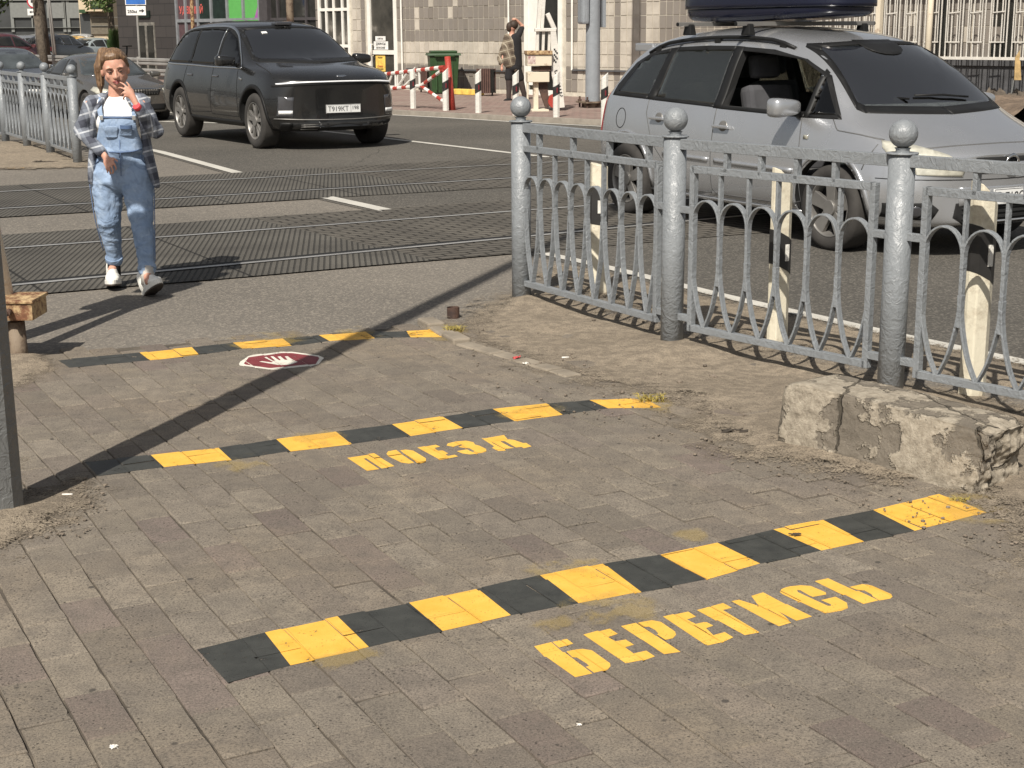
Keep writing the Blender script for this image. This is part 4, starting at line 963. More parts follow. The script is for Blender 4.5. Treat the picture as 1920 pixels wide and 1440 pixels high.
def ringdecal(c, outer, inner, kind, mat, name='window_trim', off=.004, both=False, thick=.004):
    polys = [[outer[i], outer[(i + 1) % len(outer)], inner[(i + 1) % len(inner)], inner[i]] for i in range(len(outer))]
    return c.decal(name, polys, kind, mat, off, .06, thick, both=both)
def inset(poly, d):
    P_ = [Vector(p) for p in poly]; n = len(P_); area = sum(P_[i].x * P_[(i + 1) % n].y - P_[(i + 1) % n].x * P_[i].y for i in range(n)); s = 1 if area > 0 else -1; out = []
    for i in range(n):
        a = (P_[i] - P_[i - 1]).normalized(); b = (P_[(i + 1) % n] - P_[i]).normalized(); na = Vector((-a.y, a.x)) * s; nb = Vector((-b.y, b.x)) * s
        k = na + nb; k = k / max(.3, k.dot(na)) if k.length > .01 else na
        out.append(tuple(P_[i] + k * d))
    return out
def rnd(poly, n=5): return [tuple(p.xy) for p in catmull([(*p, 0) for p in poly], n, True)]
def seats(c, rows, zf=.46, h=.62, mat='seat_cloth', yy=(-.38, .38), hr=True):
    for s in rows:
        for y in yy:
            e = empty('seat', (c.X(s), y, zf)); e.parent = c.root
            m = MB(); m.box((.05, 0, .02), (.5, .48, .16), bev=.05); m.build('cushion', mat, e)
            m = MB(); m.box((-.24, 0, h / 2 + .02), (.14, .46, h), rot=Matrix.Rotation(-.24, 4, 'Y').to_quaternion(), bev=.05); m.build('backrest', mat, e)
            if hr: m = MB(); m.box((-.34, 0, h + .16), (.10, .27, .19), rot=Matrix.Rotation(-.2, 4, 'Y').to_quaternion(), bev=.04); m.build('headrest', mat, e)
def steering(c, s, y, z):
    m = MB(); q = [Vector((c.X(s) + .18 * cos(a) * .35, y + .18 * sin(a), z + .18 * cos(a) * .93)) for a in [2 * pi * k / 24 for k in range(25)]]; m.tube(q, .014)
    m.box((c.X(s), y, z), (.03, .3, .05)); m.build('steering_wheel', 'dark_plastic', c.root)
#          s     zb   hb   hm   zs   ws   zr    wr    zt   bow  rake
def fz(s_):
    K = [(0, 0), (.32, .34), (.60, .56), (.90, .72), (1.2, .88), (1.70, 1.25), (2.71, 2.33), (3.59, 3.30), (4.2, 3.98), (4.467, 4.30)]
    for (a, p), (b, q) in zip(K, K[1:]):
        if s_ <= b: return p + (q - p) * (s_ - a) / (b - a)
    return K[-1][1]
def fzp(pts): return [(fz(s_), z) for s_, z in pts]
def st_mpv(L):
    R_ = [(.00, .26, .55, .66, .62, .62, .70, .52, .74, .14, .02), (.10, .21, .70, .79, .70, .74, .775, .62, .80, .16, .0), (.32, .20, .80, .885, .79, .83, .855, .66, .885, .14, 0),
            (.60, .20, .84, .905, .86, .845, .925, .68, .965, .10, 0), (.95, .20, .85, .91, .92, .855, .995, .70, 1.045, .08, 0), (1.18, .20, .85, .91, .95, .86, 1.08, .72, 1.13, .10, 0),
            (1.50, .20, .85, .91, .965, .865, 1.26, .68, 1.325, .12, 0), (1.85, .20, .85, .91, .98, .865, 1.425, .635, 1.495, .12, 0), (2.2, .20, .85, .91, .99, .865, 1.50, .615, 1.59, .08, 0),
            (2.8, .20, .85, .91, 1.01, .865, 1.54, .61, 1.635, 0, 0), (3.5, .20, .85, .905, 1.03, .86, 1.515, .60, 1.615, 0, 0), (3.95, .22, .83, .89, 1.05, .845, 1.455, .58, 1.545, -.03, 0),
            (4.20, .24, .81, .87, 1.06, .82, 1.37, .56, 1.44, -.06, 0), (4.36, .27, .78, .845, 1.03, .79, 1.18, .58, 1.24, -.09, 0), (4.45, .30, .72, .80, .90, .75, .98, .60, 1.02, -.12, 0), (4.47, .36, .64, .72, .72, .66, .80, .56, .84, -.12, 0)]
    return [(fz(r[0]),) + r[1:] for r in R_]
def zafira():
    c = Car('silver_minivan', 4.467, st_mpv(4.467), 'silver_paint', 'silver minivan with a dark roof box, driving past behind the near railing', (2.46, 12.58, gz(2.4, 12.6)), atan2(-.875, .485))
    side = [(1.30, .985), (1.62, 1.245), (1.92, 1.40), (2.3, 1.475), (2.85, 1.505), (3.5, 1.485), (3.86, 1.435), (4.02, 1.34), (4.17, 1.12), (4.16, 1.06), (3.6, 1.035), (2.7, 1.01), (2.0, .985)]
    c.cavity(fz(1.25), fz(4.1), .52)
    wins = {'front_quarter': [(1.30, .985), (1.62, 1.235), (1.66, 1.255), (1.66, .975)], 'front_door': [(1.72, .98), (1.72, 1.29), (1.95, 1.405), (2.3, 1.465), (2.66, 1.487), (2.66, 1.0)],
            'rear_door': [(2.76, 1.005), (2.76, 1.49), (3.1, 1.49), (3.50, 1.475), (3.54, 1.04)], 'rear_quarter': [(3.64, 1.045), (3.60, 1.465), (3.82, 1.435), (3.98, 1.33), (4.12, 1.13), (4.10, 1.065)]}
    lowz = lambda L_: [(s_, z_ - .045 * max(0, min(1, (z_ - 1.2) / .25))) for s_, z_ in L_]
    wins = {k: lowz(fzp(w)) for k, w in wins.items()}
    for k, w in wins.items(): c.cut(w, 'R')
    ws = [(-.66, 1.03), (-.69, 1.055), (-.555, 1.45), (-.52, 1.475), (0, 1.50), (.52, 1.475), (.555, 1.45), (.69, 1.055), (.66, 1.03), (0, 1.01)]
    c.cut([(y * .97, max(z, 1.06) if z < 1.2 else z - .01) for y, z in ws], 'F')
    c.wheels(.90, 3.603, .315, .895, 5, .205)
    bo = [(1.20, .955), (1.5, 1.175), (1.62, 1.27), (1.92, 1.425), (2.3, 1.50), (2.85, 1.53), (3.5, 1.51), (3.88, 1.455), (4.05, 1.34), (4.19, 1.12), (4.18, 1.03), (3.6, 1.01), (2.7, .985), (2.0, .955)]
    allw = list(wins.values())
    # black bands between and round the panes
    for sd in ('R', 'L'):
        bands = [[(1.20, .955), (1.30, .955), (1.66, .953), (1.66, .975), (1.30, .985)], [(1.20, .955), (1.30, .985), (1.62, 1.235), (1.66, 1.255), (1.62, 1.27), (1.5, 1.175)], [(1.66, .953), (1.72, .953), (1.72, 1.33), (1.66, 1.295)],
                 [(1.72, .953), (2.66, .975), (2.66, 1.0), (1.72, .98)], [(1.66, 1.255), (1.72, 1.29), (1.95, 1.405), (1.92, 1.425), (1.62, 1.27)], [(1.95, 1.405), (2.3, 1.465), (2.66, 1.487), (2.66, 1.518), (2.3, 1.50), (1.92, 1.425)],
                 [(2.66, .975), (2.76, .98), (2.76, 1.525), (2.66, 1.52)], [(2.76, 1.49), (3.1, 1.49), (3.5, 1.475), (3.5, 1.51), (3.1, 1.525), (2.76, 1.525)], [(2.76, .985), (3.54, 1.01), (3.54, 1.04), (2.76, 1.005)],
                 [(3.54, 1.01), (3.64, 1.015), (3.60, 1.50), (3.5, 1.51)], [(3.60, 1.465), (3.82, 1.435), (3.98, 1.33), (4.12, 1.13), (4.10, 1.065), (4.18, 1.03), (4.19, 1.12), (4.05, 1.34), (3.88, 1.455), (3.60, 1.50)], [(3.64, 1.015), (4.18, 1.03), (4.10, 1.065), (3.64, 1.045)]]
        bands = [lowz(fzp([(s_, z_ - (.014 if z_ > 1.42 else 0)) for s_, z_ in b_])) for b_ in bands]
        c.decal('window_trim', bands, sd, 'dark_plastic', .003, .08, .004)
        for k, w in wins.items():
            if k == 'front_door' and sd == 'R': continue            # this window is wound down
            c.decal('window', [w], sd, 'car_glass' if k != 'front_quarter' else 'dark_glass', .002, .06, .004)
        for pts in ([(1.72, .955), (1.70, .8), (1.66, .55), (1.64, .34), (1.8, .30), (2.66, .30), (2.70, .34), (2.71, .975)], [(2.71, .34), (2.72, .30), (3.2, .30), (3.24, .45), (3.48, .66), (3.60, .9), (3.6, 1.01)], [(1.30, .955), (1.22, .9), (1.18, .88), (.80, .86), (.5, .83)], [(.52, .80), (.60, .66), (.62, .62)]):
            c.line('door_gap', fzp(pts), sd, .007, 'gap_grey', sm=False)
        c.line('side_moulding', [(1.30, .56), (2.0, .565), (2.27, .57)], sd, .035, 'silver_paint', .012, thick=.012); c.line('side_moulding', [(2.36, .57), (3.0, .575)], sd, .035, 'silver_paint', .012, thick=.012)
        c.line('sill', [(1.24, .24), (2.3, .235), (3.26, .24)], sd, .05, 'silver_paint', .012, thick=.014)
        pass
        g = -1 if sd == 'R' else 1
        for s in (fz(2.59), fz(3.42)):
            h = c.hit(sd, s, .84 if s < 2.6 else .865); hm = MB(); p = h[0]
            hm.box((p.x, p.y + g * .03, p.z), (.20, .022, .028), bev=.009); hm.box((p.x - .075, p.y + g * .012, p.z), (.03, .035, .026)); hm.box((p.x + .075, p.y + g * .012, p.z), (.03, .035, .026))
            hm.build('door_handle', 'silver_paint', c.root); cu = [(s + .055 * cos(a), p.z + .005 + .042 * sin(a)) for a in [2 * pi * k / 20 for k in range(20)]]
            c.decal('handle_cup', [cu], sd, 'alloy', .002, .05, .002)
    fl = [(3.72 + .08 * cos(a), .84 + .085 * sin(a)) for a in [2 * pi * k / 28 for k in range(28)]]
    c.line('fuel_flap', fl + fl[:1], 'R', .006, sm=False)
    c.decal('side_lamp', [[(1.16, .80), (1.21, .80), (1.21, .83), (1.16, .83)]], 'R', 'headlamp', .006, .05, both=True)
    c.line('wheel_arch', [(3.603 + .40 * cos(a), .33 + .40 * sin(a)) for a in [-.1 + (pi + .2) * k / 20 for k in range(21)]], 'R', .03, 'silver_paint', .010, sm=False, both=True, thick=.01)
    c.line('wheel_arch', [(.90 + .40 * cos(a), .33 + .40 * sin(a)) for a in [-.1 + (pi + .2) * k / 20 for k in range(21)]], 'R', .03, 'silver_paint', .010, sm=False, both=True, thick=.01)
    # windscreen
    ringdecal(c, [(y * 1.02, z + (.012 if z > 1.3 else -.03)) for y, z in ws], [(y * .95, z - (.012 if z > 1.3 else -.02)) for y, z in ws], 'F', 'dark_plastic', 'windscreen_surround', .003)
    c.decal('windscreen', [[(y * .98, z) for y, z in ws]], 'F', 'clear_glass', .0015, .1, .005)
    dotp = [(.18 * cos(a) * 1.05, 1.475 + .075 * sin(a)) for a in [pi + pi * k / 10 for k in range(11)]]
    c.decal('mirror_band', [[(x - .0, z) for x, z in dotp] + [(.19, 1.51), (-.19, 1.51)]], 'F', 'dark_plastic', .004, .05)
    m = MB(); m.box((c.X(1.55), 0, 1.40), (.03, .24, .07), bev=.02); m.build('rear_view_mirror', 'dark_plastic', c.root)
    for y0 in (-.25, .35):
        m = MB(); a = c.hit('F', y0, 1.075); b = c.hit('F', y0 - .52, 1.10)
        if a and b: m.tube([a[0] + a[1] * .02, (a[0] + b[0]) / 2 + a[1] * .03, b[0] + b[1] * .015], .008); m.build('wiper', 'dark_plastic', c.root)
    # interior
    m = MB(); m.box((c.X(1.12), 0, .86), (.55, 1.45, .30), bev=.08); m.box((c.X(1.40), 0, .62), (.30, .3, .4), bev=.05); m.box((c.X(2.9), 0, .50), (2.4, 1.5, .06)); m.build('dashboard', 'interior', c.root)
    steering(c, 1.38, -.0 + .36, .93); seats(c, (2.0, 2.85), .52); 
    m = MB(); m.box((c.X(1.1), .02, 1.06), (.05, .09, .13), bev=.02); m.build('phone_holder', 'dark_plastic', c.root)
    # nose
    c.line('bonnet_gap', [(.34, -.74), (.22, -.58), (.15, -.3), (.13, 0), (.15, .3), (.22, .58), (.34, .74)], 'T', .010, 'gap_grey')
    hl = rnd([(.22, .66), (.16, .70), (.30, .81), (.62, .90), (.72, .86), (.62, .74), (.40, .655)])
    def nose(poly, name, mat, off=.006, both=True): c.decal(name, [poly], 'F', mat, off, .04, .01, both=both)
    nose([(-.40, .585), (-.38, .655), (-.50, .735), (-.66, .80), (-.78, .825), (-.80, .78), (-.79, .68), (-.70, .60)], 'headlamp', 'headlamp', .008)
    c.decal('grille', [[(-.34, .66), (-.30, .60), (.30, .60), (.34, .66), (.30, .715), (-.30, .715)]], 'F', 'arch_black', .004, .05)
    c.line('grille_bar', [(-.34, .66), (0, .665), (.34, .66)], 'F', .025, 'silver_paint', .014, thick=.012)
    em = [(.06 * cos(a), .665 + .06 * sin(a)) for a in [2 * pi * k / 24 for k in range(24)]]
    c.line('badge', em + em[:1], 'F', .014, 'chrome', .026, sm=False, thick=.012); c.line('badge', [(-.06, .665), (.06, .67)], 'F', .012, 'chrome', .026, sm=False, thick=.012)
    c.decal('lower_grille', [[(-.46, .30), (-.44, .40), (.44, .40), (.46, .30), (.38, .25), (-.38, .25)]], 'F', 'arch_black', .004, .05)
    for zz in (.29, .325, .36): c.line('grille_slat', [(-.40, zz), (.40, zz)], 'F', .008, 'dark_plastic', .012, sm=False)
    nose([(-.82, .30), (-.60, .28), (-.56, .36), (-.62, .41), (-.84, .40)], 'fog_recess', 'arch_black', .004)
    fg = [(-.70 + .04 * cos(a), .345 + .04 * sin(a)) for a in [2 * pi * k / 16 for k in range(16)]]; nose(fg, 'fog_lamp', 'lamp_dark', .012)
    c.line('bumper_gap', [(-.86, .57), (-.5, .565), (0, .56), (.5, .565), (.86, .57)], 'F', .006)
    c.decal('plate_holder', [[(-.42, .38), (.42, .38), (.42, .51), (-.42, .51)]], 'F', 'silver_paint', .008, .08)
    h = c.hit('F', 0, .445); c.plate('Р 718ОВ', h[0].x + .02, .10, .435, region='98')
    # tail lamp visible along the rear corner
    c.decal('tail_lamp', [[(4.08, .66), (4.25, .66), (4.24, 1.0), (4.12, 1.07), (4.08, 1.0)]], 'R', 'tail_red', .006, .04, both=True)
    c.mirror(1.32, 1.03, .87, 1.05)
    # roof spoiler and rails
    m = MB(); m.box((c.X(3.92), 0, 1.445), (.28, 1.0, .07), bev=.012); m.build('roof_spoiler', 'silver_paint', c.root)
    for sg in (-1, 1):
        pts = []
        for k in range(15):
            s = 1.68 + 1.98 * k / 14; h = c.hit('T', s, sg * .60); lift = .035 * min(1, min(k, 14 - k) / 1.5)
            if h: pts.append(h[0] + Vector((0, 0, lift)))
        m = MB(); m.tube(pts, .016); 
        for k in (1, 7, 13): m.box(pts[k] - Vector((0, 0, .02)), (.08, .025, .04))
        m.build('roof_rail', 'dark_plastic', c.root)
    # roof box on two bars: carried by the car, a thing of its own
    rb = empty('roof_box', c.root.location, c.root.rotation_euler.z, 'glossy dark blue roof box strapped on bars on the silver minivan', 'roof box')
    for s in (2.28, 3.08):
        m = MB(); m.bar((c.X(s), -.72, 1.640), (c.X(s), .72, 1.640), .034, .034)
        m.build('crossbar', 'alloy', rb, bev=.004)
        for sg in (-1, 1):
            m = MB(); m.box((c.X(s), sg * .60, 1.595), (.11, .07, .09), taper=.7, bev=.01); m.cyl((c.X(s), sg * .72, 1.640), (c.X(s), sg * .73, 1.640), .016, n=8); m.build('bar_foot', 'dark_plastic', rb)
    def boxhull(z0, z1, grow, name, mat, flat_top):
        b = bmesh.new(); rows = []; N = 30; K = 40
        for j in range(9):
            f = j / 8; z = z0 + (z1 - z0) * f; sh = sqrt(max(0, 1 - (f if flat_top else 1 - f) ** 3.2)) if True else 1; sh = max(sh, .0)
            sh = .80 + .20 * sh if j not in ((8,) if flat_top else (0,)) else .72
            ring = []
            for k in range(K):
                a = 2 * pi * k / K; ca, sa = cos(a), sin(a); x = math.copysign(abs(ca) ** .45, ca) * .95 * grow; y = math.copysign(abs(sa) ** .5, sa) * .40 * grow
                nosef = 1 - .22 * max(0, x) / .95; ring.append(b.verts.new((c.X(2.62) + x * sh * 1.02, y * nosef * sh - .02, z - (.04 * max(0, x / .95) ** 2 if flat_top else 0) * f + (.03 * max(0, x / .95) if not flat_top else 0) * (1 - f))))
            rows.append(ring)
        for a, bb in zip(rows, rows[1:]):
            for k in range(K): b.faces.new((a[k], a[(k + 1) % K], bb[(k + 1) % K], bb[k]))
        b.faces.new(rows[0][::-1]); b.faces.new(rows[-1]); me = bpy.data.meshes.new(name); bmesh.ops.recalc_face_normals(b, faces=b.faces); b.to_mesh(me); b.free(); me.materials.append(gm_(mat))
        me.polygons.foreach_set('use_smooth', [len(p.vertices) < 5 for p in me.polygons]); o = bpy.data.objects.new(name, me); COL.objects.link(o); o.parent = rb; return o
    boxhull(1.655, 1.765, 1.0, 'box_base', 'box_plastic', False); boxhull(1.768, 2.02, 1.03, 'box_lid', 'box_plastic', True); 
    return c
def st_suv():
    return [(.00, .32, .62, .78, .86, .74, .93, .60, .955, .20, .0), (.10, .27, .78, .89, .93, .84, .99, .68, 1.015, .22, 0), (.32, .25, .87, .965, 1.0, .90, 1.055, .72, 1.085, .16, 0), (.60, .25, .90, .985, 1.05, .92, 1.10, .74, 1.135, .10, 0),
            (.98, .25, .91, .99, 1.09, .925, 1.15, .76, 1.185, .08, 0), (1.28, .25, .91, .99, 1.10, .93, 1.22, .78, 1.26, .10, 0), (1.62, .25, .91, .985, 1.11, .93, 1.42, .75, 1.48, .12, 0), (1.98, .25, .91, .985, 1.12, .93, 1.60, .71, 1.665, .11, 0), (2.35, .25, .91, .985, 1.12, .93, 1.675, .70, 1.755, .07, 0),
            (3.1, .25, .91, .985, 1.125, .93, 1.70, .70, 1.79, 0, 0), (4.0, .25, .91, .985, 1.13, .93, 1.68, .69, 1.775, 0, 0), (4.55, .27, .90, .975, 1.14, .91, 1.625, .67, 1.725, -.04, 0), (4.85, .29, .88, .955, 1.14, .88, 1.50, .66, 1.58, -.08, 0),
            (5.05, .32, .85, .93, 1.12, .86, 1.25, .68, 1.31, -.10, 0), (5.18, .36, .80, .89, .98, .82, 1.06, .66, 1.09, -.12, 0), (5.218, .44, .72, .82, .85, .74, .90, .60, .93, -.12, 0)]
def suv():
    c = Car('black_suv', 5.218, st_suv(), 'black_carpaint', 'large black dusty SUV with a full width light strip, driving towards the tracks', (-3.62, 23.18, 0), atan2(-.857, .516))
    wins = {'front': [(1.62, 1.125), (1.66, 1.21), (2.02, 1.50), (2.40, 1.615), (2.50, 1.625), (2.56, 1.14)], 'mid': [(2.63, 1.14), (2.58, 1.63), (3.2, 1.655), (3.62, 1.645), (3.66, 1.15)], 'rear': [(3.71, 1.15), (3.67, 1.645), (4.1, 1.62), (4.42, 1.55), (4.62, 1.40), (4.80, 1.175), (4.78, 1.155)]}
    c.cavity(1.35, 4.75, .6)
    for w in wins.values(): c.cut(w, 'R')
    ws = [(-.74, 1.215), (-.77, 1.245), (-.655, 1.62), (-.62, 1.645), (0, 1.68), (.62, 1.645), (.655, 1.62), (.77, 1.245), (.74, 1.215), (0, 1.19)]
    c.cut([(y * .97, max(z, 1.23) if z < 1.3 else z - .01) for y, z in ws], 'F')
    c.wheels(.965, 4.07, .385, .965, 5, .25, style=1)
    outer = [(1.50, 1.10), (1.60, 1.20), (2.0, 1.525), (2.38, 1.655), (2.9, 1.685), (3.6, 1.675), (4.12, 1.65), (4.46, 1.575), (4.66, 1.41), (4.86, 1.17), (4.80, 1.125), (3.6, 1.115), (2.6, 1.10)]
    inner = [(1.62, 1.125), (1.66, 1.21), (2.02, 1.50), (2.40, 1.615), (2.9, 1.645), (3.6, 1.645), (4.1, 1.62), (4.42, 1.55), (4.62, 1.40), (4.80, 1.175), (4.78, 1.155), (3.6, 1.15), (2.6, 1.14)]
    for sd in ('R', 'L'):
        ringdecal(c, outer, inner, sd, 'dark_plastic', off=.003); c.decal('window_pillar', [[(2.50, 1.13), (2.64, 1.135), (2.59, 1.66), (2.44, 1.65)], [(3.65, 1.145), (3.72, 1.145), (3.68, 1.66), (3.61, 1.66)]], sd, 'dark_plastic', .004, .08, .004)
        for w in wins.values(): c.decal('window', [w], sd, 'dark_glass', .002, .08, .004)
        c.line('chrome_strip', outer + outer[:1], sd, .022, 'chrome', .009, thick=.006); c.line('chrome_strip', [(2.53, 1.65), (2.585, 1.15)], sd, .016, 'chrome', .009, thick=.006)
        for pts in ([(1.60, 1.10), (1.56, .9), (1.50, .55), (1.52, .42), (2.6, .42), (2.62, .5), (2.585, 1.11)], [(2.62, .45), (3.50, .42), (3.60, .6), (3.84, .85), (3.74, 1.12)]): c.line('door_gap', pts, sd, .009, sm=False)
        c.line('sill', [(1.42, .33), (2.5, .32), (3.6, .33)], sd, .07, 'dark_plastic', .014, thick=.02)
        for s in (2.45, 3.55):
            c.decal('door_handle', [[(s - .11, .955), (s + .11, .955), (s + .11, .985), (s - .11, .985)]], sd, 'lamp_dark', .010, .08, .01)
        for sc_ in (.965, 4.07):
            c.line('wheel_arch', [(sc_ + .475 * cos(a), .39 + .475 * sin(a)) for a in [-.25 + (pi + .5) * k / 22 for k in range(23)]], sd, .05, 'dark_plastic', .010, sm=False, thick=.012)
    c.decal('side_badge', [[(1.38, .93), (1.50, .95), (1.50, .98), (1.40, .97)]], 'R', 'chrome', .008, .05, both=True)
    ringdecal(c, [(y * 1.03, z + (.02 if z > 1.4 else -.03)) for y, z in ws], [(y * .95, z - (.012 if z > 1.4 else -.02)) for y, z in ws], 'F', 'dark_plastic', 'windscreen_surround', .003)
    c.decal('windscreen', [[(y * .98, z) for y, z in ws]], 'F', 'grey_screen', .0015, .1, .005)
    m = MB(); m.box((c.X(2.14), 0, 1.72), (.18, .26, .055), bev=.02); m.build('roof_sensor', 'lamp_dark', c.root)
    c.decal('sticker', [[(-.42, 1.575), (-.34, 1.58), (-.34, 1.605), (-.42, 1.60)]], 'F', 'lamp_white', .006, .05)
    m = MB(); m.box((c.X(1.55), 0, .98), (.6, 1.55, .3), bev=.08); m.build('dashboard', 'interior', c.root); steering(c, 1.85, .38, 1.12); seats(c, (2.45, 3.35), .62)
    # nose
    c.line('light_strip', [(-.86, .905), (-.6, .925), (-.3, .935), (0, .938), (.3, .935), (.6, .925), (.86, .905)], 'F', .016, 'strip_light', .012, thick=.012)
    c.line('strip_gap', [(-.9, .875), (-.5, .897), (0, .905), (.5, .897), (.9, .875)], 'F', .026, 'black_gap', .004)
    c.decal('front_lamp', [[(-.88, .47), (-.70, .46), (-.68, .73), (-.86, .74)]], 'F', 'lamp_dark', .006, .05, both=True); c.decal('lamp_lens', [[(-.86, .50), (-.70, .50), (-.70, .55), (-.86, .55)]], 'F', 'lamp_white', .012, .05, both=True)
    c.line('bumper_strip', [(-.90, .44), (-.5, .425), (0, .42), (.5, .425), (.90, .44)], 'F', .014, 'alloy', .010, thick=.008)
    c.decal('air_intake', [[(-.84, .39), (-.62, .385), (0, .38), (.62, .385), (.84, .39), (.80, .27), (.5, .265), (-.5, .265), (-.80, .27)]], 'F', 'arch_black', .005, .06)
    c.line('intake_lip', [(-.86, .255), (-.5, .245), (0, .245), (.5, .245), (.86, .255)], 'F', .014, 'lamp_dark', .012, thick=.01)
    for zz in (.30, .33, .355): c.line('grille_slat', [(-.60, zz), (-.38, zz)], 'F', .007, 'alloy', .010, sm=False)
    c.decal('intake_blade', [[(-.82, .27), (-.70, .265), (-.70, .385), (-.84, .39)], [(-.36, .28), (-.24, .28), (-.24, .37), (-.36, .37)], [(.36, .28), (.44, .28), (.44, .37), (.36, .37)]], 'F', 'dark_plastic', .012, .06)
    c.decal('badge', [[(-.08, 1.0), (.0, .985), (.08, 1.0), (.06, 1.012), (-.06, 1.012)]], 'F', 'chrome', .006, .04)
    h = c.hit('F', 0, .565); c.plate('Т919КТ', h[0].x + .015, -.02, .565, region='198', w=.52, h=.115)
    c.line('bonnet_gap', [(.42, -.86), (1.2, -.80)], 'T', .01, both=False); c.line('bonnet_gap', [(.42, .86), (1.2, .80)], 'T', .01)
    c.mirror(1.70, 1.205, .93, 1.15)
    return c
t = NT('strip_light'); t.col((.8, .8, .8)); t.b.inputs['Emission Color'].default_value = (1, 1, 1, 1); t.b.inputs['Emission Strength'].default_value = .2
def st_sedan(L=4.67, w=.905, h=1.46, kind='sedan'):
    k = h / 1.46; S = L / 4.67
    base = [(.00, .24, .56, .70, .58, .66, .66, .5, .70, .15, 0), (.12, .20, .72, .83, .68, .78, .735, .62, .76, .16, 0), (.40, .19, .80, .89, .77, .84, .82, .66, .845, .10, 0), (.85, .19, .84, .905, .85, .855, .895, .68, .93, .06, 0), (1.20, .19, .85, .905, .89, .86, .955, .70, 1.0, .08, 0),
            (1.55, .19, .85, .905, .905, .86, 1.12, .67, 1.17, .10, 0), (1.95, .19, .85, .905, .92, .86, 1.31, .60, 1.37, .10, 0), (2.4, .19, .85, .905, .93, .86, 1.37, .58, 1.445, .04, 0), (3.0, .19, .85, .905, .94, .86, 1.36, .58, 1.44, 0, 0)]
    if kind == 'sedan': base += [(3.55, .20, .85, .90, .955, .855, 1.27, .58, 1.345, -.04, 0), (3.95, .21, .84, .895, .97, .85, 1.10, .62, 1.16, -.06, 0), (4.25, .23, .82, .88, .97, .83, 1.02, .66, 1.06, -.08, 0), (4.52, .26, .77, .84, .93, .79, .985, .64, 1.02, -.10, 0), (4.67, .34, .66, .76, .80, .70, .88, .56, .92, -.12, 0)]
    else: base += [(3.6, .20, .85, .90, .955, .855, 1.33, .57, 1.41, -.02, 0), (4.1, .21, .84, .895, .97, .85, 1.24, .57, 1.32, -.05, 0), (4.40, .24, .82, .87, .96, .83, 1.08, .60, 1.13, -.08, 0), (4.58, .28, .77, .84, .88, .79, .93, .62, .96, -.10, 0), (4.67, .36, .66, .76, .72, .70, .78, .56, .82, -.12, 0)]
    return [(s * S, zb, hb * w / .905, hm * w / .905, zs * k, ws * w / .905, zr * k, wr * w / .905, zt * k, bo, rk) for s, zb, hb, hm, zs, ws, zr, wr, zt, bo, rk in base]
def sedan(name, paint, label, loc, head, L=4.67, h=1.46, kind='sedan', front=True, sub=3, group=None, cat='car', detail=True, glassm='dark_glass'):
    w = .905; c = Car(name, L, st_sedan(L, w, h, kind), paint, label, loc, head, sub, group, cat); S = L / 4.67; k = h / 1.46
    sc2 = lambda pts: [(s * S, z * k) for s, z in pts]
    W1 = sc2([(1.52, .95), (2.0, 1.235), (2.35, 1.305), (2.48, 1.305), (2.50, .96)]); W2 = sc2([(2.57, .965), (2.55, 1.31), (3.1, 1.295), (3.42, 1.21), (3.38, .985)]) if kind == 'sedan' else sc2([(2.57, .965), (2.55, 1.31), (3.3, 1.30), (3.42, .985)])
    W3 = sc2([(3.44, .99), (3.48, 1.19), (3.72, 1.06), (3.80, 1.0)]) if kind == 'sedan' else sc2([(3.48, .99), (3.38, 1.29), (3.9, 1.23), (4.2, 1.04)])
    ws = [(-.70, .985), (-.73, 1.01), (-.56, 1.32), (0, 1.365), (.56, 1.32), (.73, 1.01), (.70, .985), (0, .965)]; ws = [(y, z * k) for y, z in ws]
    if detail: c.wheels(.87 * S, 3.55 * S, .32, .895, 5, .2)
    else: c.wheels(.87 * S, 3.55 * S, .32, .915, 5, .2, detail=False)
    for sd in ('R', 'L'):
        c.decal('window', [W1, W2, W3], sd, 'window_dark', .005, .12, .004)
        if detail:
            for pts in (sc2([(1.58, .94), (1.52, .6), (1.5, .28), (2.5, .28), (2.53, .95)]), sc2([(2.53, .28), (3.2, .28), (3.45, .7), (3.42, .97)])): c.line('door_gap', pts, sd, .008, sm=False)
    c.decal('windscreen', [ws], 'F', 'window_screen', .005, .12, .004); c.decal('rear_window', [[(y * .95, z) for y, z in ws]], 'B', 'window_dark', .005, .12, .004)
    c.decal('headlamp', [[(-.60, .62 * k), (-.58, .71 * k), (-.80, .77 * k), (-.85, .70 * k), (-.80, .63 * k)]], 'F', 'headlamp', .008, .06, both=True)
    c.decal('tail_lamp', [[(-.56, .78 * k), (-.56, .90 * k), (-.80, .92 * k), (-.82, .74 * k)]], 'B', 'tail_red', .008, .06, both=True)
    if front:
        c.decal('grille', [[(-.52, .70 * k), (-.46, .585 * k), (.46, .585 * k), (.52, .70 * k), (.3, .715 * k), (-.3, .715 * k)]], 'F', 'arch_black', .005, .05)
        for i in range(15): y = -.42 + .06 * i; c.line('grille_slat', [(y, .60 * k), (y, .70 * k)], 'F', .012, 'alloy', .012, sm=False)
        c.line('grille_frame', [(-.53, .705 * k), (0, .722 * k), (.53, .705 * k)], 'F', .018, 'chrome', .012); c.decal('air_intake', [[(-.6, .27), (.6, .27), (.66, .40), (-.66, .40)]], 'F', 'arch_black', .005, .08)
    c.decal('number_plate', [[(-.26, .45), (.26, .45), (.26, .55), (-.26, .55)]], 'F', 'plate_white', .012, .1); c.decal('number_plate', [[(-.26, .62), (.26, .62), (.26, .73), (-.26, .73)]], 'B', 'plate_white', .012, .1)
    c.mirror(1.62 * S, .98 * k, .86, .95)
    return c
t = NT('window_screen'); t.col(t.ramp(t.noise(1.2, 4), [(.3, (.03, .034, .036)), (.7, (.10, .115, .12))])); t.set(.05, spec=.7)
